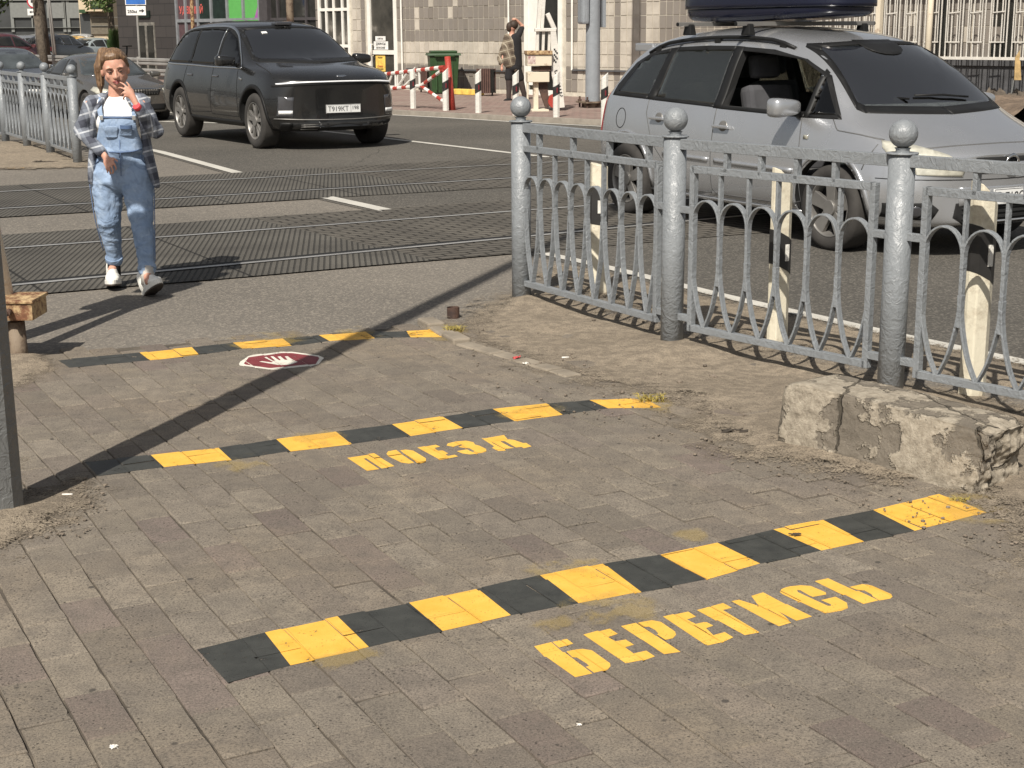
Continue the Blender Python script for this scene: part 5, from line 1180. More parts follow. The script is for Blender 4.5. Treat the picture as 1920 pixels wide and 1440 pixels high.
ZAF = zafira(); SUV = suv()
for c_ in (ZAF, SUV):
    md = c_.body.modifiers.new('w', 'WEIGHTED_NORMAL'); md.mode = 'FACE_AREA'; md.weight = 80
sedan('brown_sedan', 'brown_paint', 'dusty grey brown sedan behind the woman in dungarees, facing the tracks', (-9.1, 34.0, -.27), atan2(-.83, .55), glassm='car_glass')
sedan('dark_hatchback', 'darkblue_paint', 'dark blue hatchback cut by the left edge, behind the distant railing', (-12.1, 36.8, -.2), atan2(-.85, .52), 4.2, 1.50, 'hatch')
# ------------------------------------------------------------------ street front on the far side
def W(px, py, off=0.0):
    """point where the line of sight meets the wall plane -> (t along the wall, z)"""
    d = ray(px, py); n = Vector((-WD.y, WD.x)); o = WO + WN * off; k = n.dot(o) / n.dot(d.xy)
    p = d.xy * k; return (p - o).dot(WD), CH + d.z * k
def wp(t_, z, off=0.0): p = WO + WD * t_ + WN * off; return Vector((p.x, p.y, z))
def wbox(m, t0, t1, z0, z1, o0, o1, mat=None):
    a = [wp(t0, z0, o0), wp(t1, z0, o0), wp(t1, z0, o1), wp(t0, z0, o1)]; m.prism(a, (0, 0, z1 - z0), mat); return m
GZF = .07
tl = W(598, 50)[0]; tr_ = W(2300, 50)[0]; tdl = W(222, 60)[0]
bld = empty('tiled_building', wp(0, 0), 0, 'long street building faced with grey and cream tiles, white framed doors and windows', 'building'); BO = Vector(bld.location)
def bp_(m, name, mat, **k):
    for v in m.b.verts: v.co -= BO
    return m.build(name, mat, k.pop('parent', bld), **k)
# tiled facade: one flat tile per cell, colour per tile
openings = []     # (t0, t1, z0, z1) real recesses
o_win = (W(657, 50)[0], W(598, 50)[0], .35, 4.0); o_door = (W(745, 50)[0], W(690, 50)[0], .02, 3.6); o_shop = (W(1055, 50)[0], W(984, 50)[0], .05, 3.6)
openings += [o_win, o_door, o_shop]
cells = {}
random.seed(11)
TW, THh = .20, .29
m = MB(); colz = []
def tilecol(t_, z, i, j):
    r = random.random(); px_dark = (.215, .192, .168); light = (.50, .455, .385)
    row = int((z - .17) / THh)
    if t_ < W(1240, 50)[0]: isl = False if row < 2 else r < .04
    elif t_ < W(1080, 50)[0]: isl = (i // 1) % 4 != 0 and row >= 0
    elif t_ < W(1058, 50)[0]: isl = 2 <= row <= 3
    else: isl = (row in (2, 3) and r > .05) or (r < .05 and row > 3)
    if W(682, 50)[0] < t_ < W(657, 50)[0]: isl = row >= 2 and (i % 3 != 0)
    c = light if isl else px_dark; k = random.uniform(.9, 1.1); return (c[0] * k, c[1] * k, c[2] * k, 1)
iN = int((tl - tr_) / TW)
for i in range(iN + 1):
    for j in range(14):
        t0 = tr_ + i * TW; z0 = GZF + .1 + j * THh
        if any(a - .02 < t0 + TW / 2 < b + .02 and c_ - .1 < z0 + THh / 2 < d_2 for a, b, c_, d_2 in openings): continue
        g = .010; f = [wp(t0 + g, z0 + g, .012), wp(t0 + TW - g, z0 + g, .012), wp(t0 + TW - g, z0 + THh - g, .012), wp(t0 + g, z0 + THh - g, .012)]
        jx = random.uniform(-.004, .004); f = [p + Vector((WN.x, WN.y, 0)) * jx for p in f]
        m.prism(f, (-WN.x * .02, -WN.y * .02, 0)); colz.append(tilecol(t0 + TW / 2, z0 + THh / 2, i, j))
t = NT('tile'); a_ = t.n('ShaderNodeAttribute', attribute_name='tilecol'); t.col(t.mix(t.ramp(t.noise(3, 5, .6), [(.4, (0, 0, 0)), (.75, (.45, .45, .45))]), a_.outputs['Color'], (.20, .17, .135))); t.set(.55); t.bump(t.noise(60, 4), .2)
tiles = bp_(m, 'wall_tiles', 'tile', recalc=True)
ca = tiles.data.attributes.new('tilecol', 'FLOAT_COLOR', 'FACE')
for i, p in enumerate(tiles.data.polygons): ca.data[i].color = colz[min(i // 6, len(colz) - 1)]
M('mortar', (.50, .46, .38), .9, var=.2); M('white_frame', (.74, .72, .66), .45, var=.08, bump=.05); M('plinth', (.075, .075, .078), .6, var=.35, scale=5, bump=.3); M('plinth_cap', (.36, .33, .28), .8)
m = MB(); segs = sorted([(o[0], o[1]) for o in openings]); x = tr_
for a, b in segs + [(tl, tl)]:
    if a > x: wbox(m, x, a, -.3, 5.2, 0, -.3)
    x = b
for o in openings: wbox(m, o[0], o[1], o[3], 5.2, -.001, -.299); wbox(m, o[0], o[1], -.3, o[2], -.001, -.299)
bp_(m, 'wall', 'mortar')
m = MB(); wbox(m, tr_, tl, 5.2, 5.45, .3, -9); wbox(m, tr_, tl, -.3, 5.2, -8.7, -9); wbox(m, tr_, tr_ + .3, -.3, 5.2, -.3, -8.7); wbox(m, tl - .3, tl, -.3, 5.2, -.3, -8.7); bp_(m, 'roof', 'plinth')
m = MB(); wbox(m, W(1300, 130)[0], W(1076, 130)[0], .66, .70, .02, .07); bp_(m, 'pipe_rail', 'plinth'); m = MB(); wbox(m, W(955, 130)[0], W(765, 130)[0], .60, .64, .02, .06); bp_(m, 'pipe_rail', 'plinth')
for px in (756, 957, 1076):
    m = MB(); t_ = W(px, 50)[0]; m.cyl(wp(t_, .68 if px == 1076 else .3, .06), wp(t_, 5, .06), .025, n=8); bp_(m, 'pipe', 'white_frame')
def unit(o, name, fr, vm, hm, glassmat='window_shop', leaf=None):
    """glazed unit in opening o: outer frame, muntins, one pane sheet set back"""
    t0, t1, z0, z1 = o; m = MB(); d0, d1 = .03, -.06
    wbox(m, t0, t0 + fr, z0, z1, d0, d1); wbox(m, t1 - fr, t1, z0, z1, d0, d1); wbox(m, t0 + fr, t1 - fr, z1 - fr, z1, d0, d1); wbox(m, t0 + fr, t1 - fr, z0, z0 + fr, d0, d1)
    for k in vm: wbox(m, k - fr * .35, k + fr * .35, z0 + fr, z1 - fr, d0 - .004, d1)
    for k in hm: wbox(m, t0 + fr, t1 - fr, k - fr * .4, k + fr * .4, d0 - .008, d1)
    f = bp_(m, name, 'white_frame', bev=0); m = MB(); wbox(m, t0 + fr * .5, t1 - fr * .5, z0 + fr * .5, z1 - fr * .5, -.02, -.035); bp_(m, 'pane', glassmat, parent=bld).parent = f
    return f
v_ = [W(x, 50)[0] for x in (613, 627, 643)]
unit(o_win, 'window', .10, v_, [W(620, 18)[1], W(620, 86)[1]])
fdoor = unit(o_door, 'door', .14, [], [W(715, 98)[1], 2.75])
m = MB(); t_ = W(702, 90)[0]; m.tube([wp(t_, .95, .04), wp(t_, .95, .12), wp(t_, 1.25, .12), wp(t_, 1.25, .04)], .02); q = bp_(m, 'handle', 'white_frame'); q.parent = fdoor
def sheet(parent, px0, py0, px1, py1, mat, name='sign', off=-.012):
    a, b = W(px0, py0), W(px1, py1); m = MB(); wbox(m, b[0], a[0], b[1], a[1], off, off - .006); o = bp_(m, name, mat); o.parent = parent; return o
M('sign_white', (.72, .71, .68), .7, bump=0); M('sign_yellow', (.72, .48, .10), .7, var=.3, scale=9, bump=0); M('neon_red', (.6, .12, .10), .5, bump=0)
def wtext(parent, txt, px, py, hpx, mat, off=-.004, bold=.0, sx=1.0, align='CENTER', name='sign_text'):
    t_, z = W(px, py); k = abs(W(px, py)[1] - W(px, py + hpx)[1]) * 1.38
    return text_mesh(name, txt, k, wp(t_, z - k * .35, off) - BO, -WD.to_3d(), (0, 0, 1), mat, parent, .001, align, bold)
s1 = sheet(fdoor, 703, 68, 722, 76.5, 'sign_white'); wtext(fdoor, 'КУРТКИ', 712.5, 72.5, 3.2, 'ink'); s2 = sheet(fdoor, 700, 77.5, 727, 93, 'sign_white'); wtext(fdoor, 'ДЖИНСЫ', 713.5, 82, 4.6, 'ink'); wtext(fdoor, 'МУЖСКИЕ', 713.5, 89.5, 4.0, 'ink')
s3 = sheet(fdoor, 703.5, 103, 722, 134, 'sign_yellow'); wtext(fdoor, 'СУМКИ', 712.5, 124.5, 3.6, 'red_metal'); wtext(fdoor, 'РЮКЗАКИ', 712.5, 129.5, 3.0, 'ink'); wtext(fdoor, 'РЕМНИ', 712.5, 108, 3, 'ink')
fs = unit(o_shop, 'window', .14, [W(1007, 50)[0]], [W(1020, 104)[1], 2.9], 'window_dark')
m = MB(); wbox(m, W(1006, 50)[0], W(990, 50)[0], .3, 3.4, .01, -.05); q = bp_(m, 'door_panel', 'white_frame'); q.parent = fs
# pier and downpipe shadows laid on the wall as dark strips; plinth to the right, grille in front
tp = W(1735, 100)[0]
m = MB(); wbox(m, tr_, W(1560, 120)[0], -.3, .92, .03, .02); wbox(m, tr_, W(1560, 120)[0], .92, 1.04, .08, .02); bp_(m, 'plinth', 'plinth')
m = MB(); wbox(m, W(1780, 50)[0], W(1758, 50)[0], 1.1, 5, .06, .012); wbox(m, W(1905, 50)[0], W(1862, 50)[0], .95, 5, .014, .005); bp_(m, 'shadow_strips', 'window_dark')
# ornamental white grille standing off the wall
tg0, tg1 = tr_ + .3, W(1500, 60)[0]; GOF = .9
gr = empty('ornamental_grille', wp(tg1, 1.0, GOF), 0, 'white ornamental steel grille with scrolls standing above the dark plinth', 'grille'); GO = Vector(gr.location)
def gb(m, name, mat='white_metal'):
    for v in m.b.verts: v.co -= GO
    return m.build(name, mat, gr)
m = MB(); zb, zt = 1.07, 3.2
m.bar(wp(tg0, zb, GOF), wp(tg1, zb, GOF), .05, .05); m.bar(wp(tg0, zt, GOF), wp(tg1, zt, GOF), .05, .05); gb(m, 'rail')
m = MB(); k = tg1; i = 0
while k > tg0:
    s_ = .11; m.bar(wp(k, zb, GOF), wp(k, zt, GOF), .018, .018, up=WD.to_3d()); 
    if i % 4 == 0:
        z1_ = zb + .28
        m.bar(wp(k - .02, z1_, GOF + .02), wp(k - .30, z1_, GOF + .02), .015, .02); m.bar(wp(k - .05, z1_, GOF + .02), wp(k - .05, zt, GOF + .02), .014, .014, up=WD.to_3d()); m.bar(wp(k - .28, z1_, GOF + .02), wp(k - .28, zt, GOF + .02), .014, .014, up=WD.to_3d())
        m.bar(wp(k - .05, zb + .78, GOF + .03), wp(k - .28, zb + .80, GOF + .03), .014, .018)
        c0 = wp(k - .17, zb + 1.45, GOF + .03); 
        m.tube([c0 + WD.to_3d() * (.085 * cos(a) * (1 - a / 16)) + Vector((0, 0, .10 * sin(a) * (1 - a / 16))) for a in [.4 * q for q in range(20)]], .011, n=6)
    k -= s_; i += 1
gb(m, 'bars')
for px in (1700, 1808):
    t_ = W(px, 60)[0]; m = MB()
    if px == 1700: m.bar(wp(t_, .3, GOF), wp(t_, 3.4, GOF), .10, .10, up=WD.to_3d())
    else: m.cyl(wp(t_, .2, GOF + .25), wp(t_, 3.4, GOF + .22), .055, .055, n=12)
    gb(m, 'post', 'rusty_white')
# spoil heap with rubble in front of the plinth
def mound():
    vs, ms = [], []; NX, NY = 60, 24; a0 = W(1560, 190)[0]; a1 = W(2150, 100)[0]
    for j in range(NY + 1):
        for i in range(NX + 1):
            f, g = i / NX, j / NY; t_ = a0 + (a1 - a0) * f; o = .25 + 5.2 * g; p = WO + WD * t_ + WN * o
            z = .10 + .42 * sin(pi * min(1, g * 1.05)) ** 1.1 * min(1, f * 4) * (1.0 + .3 * noise.noise(Vector((t_ * .7, g * 3, 0)))) + .07 * noise.noise(Vector((p.x * 2.2, p.y * 2.2, 2))) + .03 * noise.noise(Vector((p.x * 7, p.y * 7, 2)))
            vs.append((p.x, p.y, max(z, .05) if 0 < j < NY else .02))
    fs = [[j * (NX + 1) + i, j * (NX + 1) + i + 1, (j + 1) * (NX + 1) + i + 1, (j + 1) * (NX + 1) + i] for j in range(NY) for i in range(NX)]
    tag(newmesh('soil_heap', vs, fs, 'soil'), kind='structure')
M('soil', (.15, .11, .078), .95, var=.45, scale=4, bump=.9, bscale=14, bd=.05); mound()
random.seed(21); m = MB()
for _ in range(130):
    t_ = random.uniform(W(1900, 190)[0] - 1, W(1760, 190)[0]); o = random.uniform(.4, 3.0); p = WO + WD * t_ + WN * o; r = random.uniform(.03, .13)
    q = bmesh.ops.create_icosphere(m.b, subdivisions=1, radius=r)['verts']; 
    for v in q: v.co = Vector((v.co.x * random.uniform(.7, 1.3), v.co.y * random.uniform(.7, 1.3), v.co.z * random.uniform(.5, 1))) + Vector((p.x, p.y, .38 + random.uniform(-.1, .12)))
tag(m.build('rubble', 'rubble'), kind='stuff'); M('rubble', (.11, .09, .07), .95, var=.6, scale=3); bpy.data.objects['rubble'].data.materials[0] = gm_('rubble')
t_ = W(1900, 150)[0]; r0 = empty('warning_stake', wp(t_, .4, 1.6), 0, 'thin stake with a yellow board leaning by the rubble, at the right edge', 'stake')
pz = atY(1903, 150, wp(t_, 0, 1.6).y) - Vector(r0.location)
m = MB(); m.cyl(pz + Vector((-.12, 0, -.9)), pz + Vector((-.02, 0, 0)), .016, n=6); m.build('stake', 'pole_grey', r0); m = MB(); m.prism([pz + Vector(k) for k in ((-.02, -.03, 0), (.10, -.03, 0), (.04, -.03, .5), (-.03, -.03, .38))], (0, .02, 0)); m.build('board', 'raw_wood', r0); M('raw_wood', (.42, .29, .13), .8, var=.3, scale=12)
# ---- dark brick and glass shop building further along
db = empty('dark_shop_building', wp(tl + 10, 0), 0, 'charcoal tiled building with dark, green and purple shop glazing behind the black SUV', 'building'); DO = Vector(db.location)
def dbld(m, name, mat, parent=None):
    for v in m.b.verts: v.co -= DO
    return m.build(name, mat, parent or db)
t = NT('charcoal_tile'); t_br = t.n('ShaderNodeTexBrick', i_Scale=1.0, i_Mortar_Size=.012, i_Brick_Width=.75, i_Row_Height=.36); mp = t.n('ShaderNodeMapping'); mp.inputs['Rotation'].default_value = (radians(90), 0, radians(-48.6 + 180)); 
cm = t.n('ShaderNodeCombineXYZ'); sp_ = t.n('ShaderNodeSeparateXYZ'); t.l(t.tc.outputs['Object'], sp_.inputs[0])
t.l(t.math('ADD', t.math('MULTIPLY', sp_.outputs[0], WD.x), t.math('MULTIPLY', sp_.outputs[1], WD.y)), cm.inputs[0]); t.l(sp_.outputs[2], cm.inputs[1]); t.l(cm.outputs[0], t_br.inputs['Vector'])
t_br.inputs['Color1'].default_value = (.038, .034, .032, 1); t_br.inputs['Color2'].default_value = (.052, .046, .043, 1); t_br.inputs['Mortar'].default_value = (.018, .017, .016, 1); t.col(t_br.outputs[0]); t.set(.55)
M('glass_mauve', (.085, .05, .055), .2, var=.2, bump=0); M('glass_green', (.10, .36, .085), .35, var=.06, bump=0); M('glass_deep', (.012, .022, .018), .12, var=.3, bump=0); M('mullion', (.20, .21, .22), .4, bump=0); M('purple', (.30, .10, .30), .4, bump=0); M('col_dark', (.055, .05, .052), .5, bump=.05)
m = MB(); T_ = lambda x: W(x, 60)[0]
wbox(m, T_(333), T_(222), -.3, 7, 0, -.4); wbox(m, tl, T_(333), 4.6, 7, -.001, -.4); wbox(m, tl, T_(333), 0, .35, -.001, -.4); wbox(m, tl, T_(487) - .0, .35, 4.6, -.6, -.7); dbld(m, 'wall', 'charcoal_tile')
m = MB(); wbox(m, T_(222) - .4, T_(222), -.3, 7, -.4, -14); wbox(m, tl, T_(222), 7, 7.3, .3, -14); dbld(m, 'roof', 'charcoal_tile')
def zz(py, px=400): return W(px, py)[1]
def pane(x0, x1, z0, z1, mat): m = MB(); wbox(m, T_(x1), T_(x0), z0, z1, -.03, -.045); return dbld(m, 'window', mat)
xs_ = [333, 350, 373, 398, 428, 458, 488]; zl = W(400, 38)[1]
for (a, b), mt in zip(zip(xs_, xs_[1:]), ('glass_mauve', 'glass_mauve', 'glass_deep', 'glass_deep', 'glass_green', 'glass_green')):
    w_ = pane(a, b, zl, 4.6, mt); w2 = pane(a, b, .35, zl, mt if 'mauve' in mt else 'glass_deep')
m = MB()
for x in xs_: wbox(m, T_(x) - .05, T_(x) + .05, .35, 4.6, .03, -.05)
wbox(m, T_(488), T_(333), zl - .05, zl + .05, .028, -.05); dbld(m, 'mullions', 'mullion')
m = MB(); wbox(m, T_(505), T_(488) - .06, .0, 4.6, .05, -.3); dbld(m, 'column', 'col_dark')
m = MB(); wbox(m, tl, T_(505), .35, 4.6, -.1, -.12); dbld(m, 'window', 'window_dark'); m = MB()
for x in (519, 545, 572): wbox(m, T_(x) - .04, T_(x) + .04, .35, 4.6, -.04, -.12)
wbox(m, tl, T_(505), zl - .04, zl + .04, -.045, -.12); dbld(m, 'mullions', 'col_dark')
m = MB(); a, b = W(476, 35), W(484, 0); m.prism([wp(W(475, 30)[0], W(475, 36)[1], -.02), wp(W(483, 30)[0], W(483, 36)[1], -.02), wp(W(487, 30)[0], W(487, 6)[1], -.02), wp(W(485, 30)[0], W(485, 4)[1], -.02)], (-WN.x * .008, -WN.y * .008, 0)); dbld(m, 'window_graphic', 'purple')
def dtext(txt, px, py, hpx): t_, z = W(px, py); k = abs(W(px, py)[1] - W(px, py + hpx)[1]) * 1.38; text_mesh('window_lettering', txt, k, wp(t_, z - k * .35, -.02) - DO, -WD.to_3d(), (0, 0, 1), 'neon_red', db, .001, 'CENTER', .006)
dtext('П УДЕ', 338.0 + 1.5, 19, 13); dtext('ЛЬНЫЙ', 363, 19, 13)
m = MB(); wbox(m, T_(291), T_(259), 0, zz(42, 275), .03, -.1); dd = dbld(m, 'door', 'door_grey'); M('door_grey', (.16, .15, .13), .6, var=.5, scale=6, bump=.1); dd.data.materials[0] = gm_('door_grey')
m = MB(); wbox(m, T_(289), T_(278), .2, zz(48, 275), .05, .031); wbox(m, T_(273), T_(262), .2, zz(48, 275), .05, .031); q = dbld(m, 'door_glass', 'window_dark'); q.parent = dd
m = MB(); wbox(m, T_(284), T_(262), zz(33, 275), zz(20, 275), .06, .0); dbld(m, 'notice_board', 'glass_deep')
# guard rail between pavement and road
GR0, GR1 = P(335, 172), Vector((-19.5, 57)); d_ = (GR1 - GR0); L_ = d_.length; d_ = d_ / L_; g_ = empty('guard_rail', (GR0.x, GR0.y, .07), 0, 'galvanised guard rail with two beams along the far pavement, behind the sedan', 'guard rail')
for z in (.72, .42):
    m = MB(); n_ = Vector((-d_.y, d_.x))
    if n_.y > 0: n_ = -n_
    prof = [(0, -.13), (.05, -.09), (.05, -.04), (.0, 0), (.05, .04), (.05, .09), (0, .13)]
    A = [Vector((n_.x * a, n_.y * a, z + b * .75)) for a, b in prof]; B_ = [p + Vector((d_.x * L_, d_.y * L_, 0)) for p in A]
    for (p, q), (r, s_) in zip(zip(A, A[1:]), zip(B_, B_[1:])): m.quad([p, q, s_, r])
    o = m.build('beam', 'guard_steel', g_); md = o.modifiers.new('t', 'SOLIDIFY'); md.thickness = .006
M('guard_steel', (.30, .29, .27), .5, metal=.3, var=.25, scale=1.5); 
for o in g_.children: o.data.materials[0] = gm_('guard_steel')
k = .3
while k < L_:
    m = MB(); m.box((d_.x * k, d_.y * k, .4), (.1, .1, .9)); m.build('post', 'guard_steel', g_); k += 2.5
# ---- bins, barrier, crossing machine, lamp post
def litter_bin(px, py, wpx, label):
    p = P(px, py); s_ = (p.y / FPX) * wpx; r0 = empty('litter_bin', (p.x, p.y, GZF), radians(-30), label, 'litter bin', 'brown slatted litter bins by the wall'); h = .58; w = s_ * .92
    m = MB(); m.box((0, 0, h / 2 + .06), (w * .86, w * .56, h - .03)); m.build('liner', 'dark_plastic', r0)
    for k in range(7):
        x = -w / 2 + w * (k + .5) / 7
        for y in (-w * .32, w * .32):
            m = MB(); m.box((x, y, h / 2 + .06), (w / 7 * .72, .02, h), bev=.004); m.build('slat', 'bin_wood', r0)
    m = MB(); 
    for z in (.10, h): m.box((0, 0, z), (w, w * .6, .03))
    for x in (-w * .42, w * .42): m.box((x, 0, .05), (.03, .03, .1))
    m.build('frame', 'dark_plastic', r0)
M('bin_wood', (.085, .045, .035), .7, var=.3)
litter_bin(912, 185, 33, 'brown slatted litter bin beside the man, against the tiled wall'); litter_bin(797, 178, 22, 'brown slatted litter bin half hidden left of the green wheelie bin')
p = P(832, 180); r0 = empty('wheelie_bin', (p.x, p.y, GZF), radians(8), 'large green wheelie bin with a lid behind the red and white barrier', 'wheelie bin'); M('bin_green', (.022, .055, .018), .45, var=.2, bump=.1)
def taper(m, w0, d0, w1, d1, z0, z1): 
    a = [m.b.verts.new((x * w0 / 2, y * d0 / 2, z0)) for x, y in ((-1, -1), (1, -1), (1, 1), (-1, 1))]; b = [m.b.verts.new((x * w1 / 2, y * d1 / 2, z1)) for x, y in ((-1, -1), (1, -1), (1, 1), (-1, 1))]
    m.b.faces.new(a[::-1]); m.b.faces.new(b); [m.b.faces.new((a[i], a[(i + 1) % 4], b[(i + 1) % 4], b[i])) for i in range(4)]
m = MB(); taper(m, .62, .56, .74, .70, .08, 1.0)
for x in (-.2, 0, .2): m.box((x, -.335, .55), (.04, .03, .8))
m.build('bin_body', 'bin_green', r0, bev=.02); m = MB(); taper(m, .84, .80, .80, .74, 1.0, 1.06); m.box((0, 0, 1.09), (.66, .6, .06), bev=.02); m.box((0, -.42, 1.0), (.5, .05, .05)); m.build('lid', 'bin_green', r0, bev=.01); r0.location.z = .0
for x in (-.36, .36): m = MB(); m.cyl((x - .03, .2, .10), (x + .03, .2, .10), .10, n=16); m.build('wheel', 'rubber', r0)
# red and white swing barrier
pb = P(847, 213) + Vector((.05, .1)); r0 = empty('swing_barrier', (pb.x, pb.y, .05), 0, 'red and white striped swing barrier frame on a red post beside the green bin', 'barrier')
def pw(px, py, q=None):   # point on the barrier plane (through the post, along the kerb)
    kd = (P(730, 213) - P(960, 228)).normalized(); n = Vector((-kd.y, kd.x)); d = ray(px, py); k = n.dot(pb) / n.dot(d.xy); return d * k + Vector((0, 0, CH)) - Vector(r0.location)
m = MB(); m.cyl(pw(849, 213), pw(839, 106), .066, .06, n=16); m.build('post', 'red_metal', r0)
def striped(a, b, n, r, first=0):
    A, B_ = pw(*a), pw(*b)
    for c_, mt in ((0, 'white_plastic'), (1, 'red_metal')):
        m = MB(); any_ = False
        for i in range(n):
            if (i + first) % 2 == c_: m.cyl(A.lerp(B_, i / n), A.lerp(B_, (i + 1) / n), r, n=8); any_ = True
        if any_: m.build('white_stripes' if c_ == 0 else 'red_stripes', mt, r0)
striped((833, 126), (690, 143), 18, .042, 1); striped((789, 161), (690, 170), 12, .04); striped((834, 128), (789, 161), 6, .035, 1); striped((789, 161), (836, 193), 6, .035, 1); striped((832, 130), (835, 190), 5, .035, 1)
m = MB()
for a, b in (((786, 133), (787, 160)), ((742, 139), (743, 165)), ((718, 142), (719, 166)), ((780, 140), (756, 163)), ((735, 141), (725, 166)), ((764, 137), (744, 165))): m.cyl(pw(*a), pw(*b), .026, n=6)
m.build('braces', 'white_plastic', r0)
# old crossing machine
pm = P(1018, 214); r0 = empty('crossing_machine', (pm.x, pm.y, GZF), radians(6), 'rusty white crossing barrier machine with raised arms and a graffitied panel beside the man', 'crossing machine'); sc = pm.y / FPX
def L3(px, py, dy=0): return Vector(((px - 1018) * sc, dy, (214 - py) * sc))
def lbox(name, x0, y0, x1, y1, d0, d1, mat, bev=.01): a, b = L3(x0, y1), L3(x1, y0); m = MB(); m.box(((a.x + b.x) / 2, (d0 + d1) / 2, (a.z + b.z) / 2), (b.x - a.x, d1 - d0, b.z - a.z)); return m.build(name, mat, r0, bev=bev)
lbox('housing', 987, 113, 1032, 133, -.22, .22, 'rusty_white'); lbox('lid', 986, 106, 1033, 113, -.25, .25, 'rusty_yellow'); lbox('sticker', 988, 114, 1002, 129, -.224, -.221, 'sticker_red', 0) if M('sticker_red', (.55, .2, .2), .7, var=.6, scale=25, col2=(.7, .62, .55), bump=0) else 0
lbox('motor', 998, 134, 1031, 143, -.15, .15, 'rust'); lbox('frame', 988, 144, 1028, 162, -.18, .18, 'rusty_white'); lbox('leg', 1000, 160, 1009, 212, -.08, .08, 'rusty_white'); lbox('leg', 988, 160, 991, 196, -.05, .05, 'rusty_white'); lbox('base_plate', 994, 211, 1026, 215, -.3, .3, 'rusty_white')
m = MB(); m.prism([L3(1006, 163, -.05), L3(1026, 163, -.05), L3(1029, 208, -.05), L3(1022, 208, -.05)], (0, .1, 0)); m.build('brace', 'rust', r0)
m = MB(); m.cyl(L3(1040, 197, -.1), L3(1040, 197, .1), 13 * sc, n=24); m.build('flywheel', 'red_metal', r0)
m = MB(); m.prism([L3(1031, 72, -.12), L3(1041, 72, -.12), L3(1057, 208, -.12), L3(1047, 209, -.12), L3(1033, 150, -.12)], (0, .04, 0)); pn = m.build('white_panel', 'white_metal', r0)
m = MB(); random.seed(4); pts = []
for k in range(26): pts.append(L3(1040 + k * .42 + 3.2 * sin(k * 2.1), 140 + k * 1.9 + 2 * cos(k * 2.1), -.126))
m.tube(catmull(pts, 4), .008, n=4)
for k in range(8): c = L3(1038 + (k % 3) * 2.3, 104 + k * 3.2, -.124); m.box(c, (.03, .004, .035))
m.build('graffiti', 'ink', pn)
for q_ in (((1010, 70), (1016, 0), 7, .1), ((1017, 66), (1024, -30), 6, .06), ((1026, 40), (1040, 70), 8, -.02)):
    a, b = L3(*q_[0], q_[3]), L3(*q_[1], q_[3]); m = MB(); m.bar(a, b, q_[2] * sc, .10, up=Vector((0, 1, 0))); m.build('arm', 'white_metal', r0, bev=.01)
for x in (1007, 1018, 1029): m = MB(); m.bar(L3(x, 106), L3(x + 1.5, 68), .05, .05, up=Vector((0, 1, 0))); m.build('strut', 'white_metal', r0)
lbox('bracket', 1003, 66, 1042, 72, -.08, .08, 'white_metal')
m = MB(); wbox(m, W(960, 175)[0], W(910, 175)[0], .07, .20, 1.1, .9); wbox
o = m.build('yellow_kerb_piece', 'sign_yellow', None, bev=.01); tag(o, 'low yellow painted kerb piece on the pavement by the brown bin', 'kerb piece')
# lamp post with flange
pl = P(1111, 208); r0 = empty('street_lamp', (pl.x, pl.y, GZF), radians(20), 'tall light grey street lamp post on a bolted foot left of the silver car', 'street lamp')
m = MB(); m.lathe([(.16, .12), (.15, 2.7), (.13, 4.5), (.09, 9)], n=8); m.build('shaft', 'lamp_grey', r0); m = MB(); m.box((0, 0, .11), (.52, .52, .03)); m.box((0, 0, -.02), (.34, .34, .2)); m.build('base_plate', 'rusty_post', r0)
for x in (-.2, .2):
    for y in (-.2, .2): m = MB(); m.cyl((x, y, .0), (x, y, .22), .02, n=6); m.cyl((x, y, .13), (x, y, .16), .04, n=6); m.build('bolt', 'rust', r0)
m = MB(); m.box((-.22, -.02, 1.95), (.16, .28, .62), bev=.05); m.build('junction_box', 'lamp_grey', r0); m = MB(); m.box((.20, 0, 1.95), (.06, .24, .75), bev=.01); m.build('junction_box', 'lamp_grey', r0)
m = MB(); m.tube(catmull([(0, 0, 8.9), (-.2, -.4, 9.4), (-.6, -1.6, 9.7)], 6), .04); m.box((-.75, -1.9, 9.7), (.3, .6, .12), bev=.03); m.build('lamp_head', 'lamp_grey', r0)
# orange-brown and grey thin posts in front of the dark building
for px, top, bot, r, mt, lb in ((357, 0, 60, .045, 'rusty_yellow', 'thin rusty orange and white pole behind the black SUV roof'), (540.5, 0, 60, .09, 'rusty_post', 'round mossy concrete post seen above the black SUV')):
    Y = 38; a = atY(px, -60, Y); b = atY(px + 2, 60, Y); m = MB(); m.cyl((b.x + .03, Y, .05), (a.x, Y, 4.5), r, n=12); tag(m.build('pole', mt), lb, 'pole')
# ---- signs
def signpost(px, py_top, Y, lean, label):
    b = atY(px + lean, 105, Y); r0 = empty('road_sign', (b.x, Y, 0), 0, label, 'road sign'); t_ = atY(px, py_top, Y); m = MB(); m.cyl((0, .03, 0), (t_.x - b.x, .03, t_.z + .4), .035, n=8); m.build('pole', 'guard_steel', r0); return r0, b
M('sign_blue', (.03, .13, .42), .4, bump=0); M('sign_red', (.45, .03, .05), .4, bump=0)
Y = 46; r0, b = signpost(254, -20, Y, 7, 'blue road sign over a white plate reading 250 m with an arrow')
def sp2(px, py, dy=0): v = atY(px, py, Y); return Vector((v.x - b.x, dy, v.z))
def plate2(name, x0, y0, x1, y1, mat, d=0, th=.02, par=None):
    a, c = sp2(x0, y1), sp2(x1, y0); m = MB(); m.box(((a.x + c.x) / 2, d, (a.z + c.z) / 2), (c.x - a.x, th, c.z - a.z), bev=.0); return m.build(name, mat, par or r0, bev=.008)
q = plate2('plate', 237, 11.5, 273, 29, 'sign_white'); text_mesh('plate_text', '250м', .125, sp2(239.5, 24.5, -.013), (1, 0, 0), (0, 0, 1), 'ink', q, .001, 'LEFT', .004)
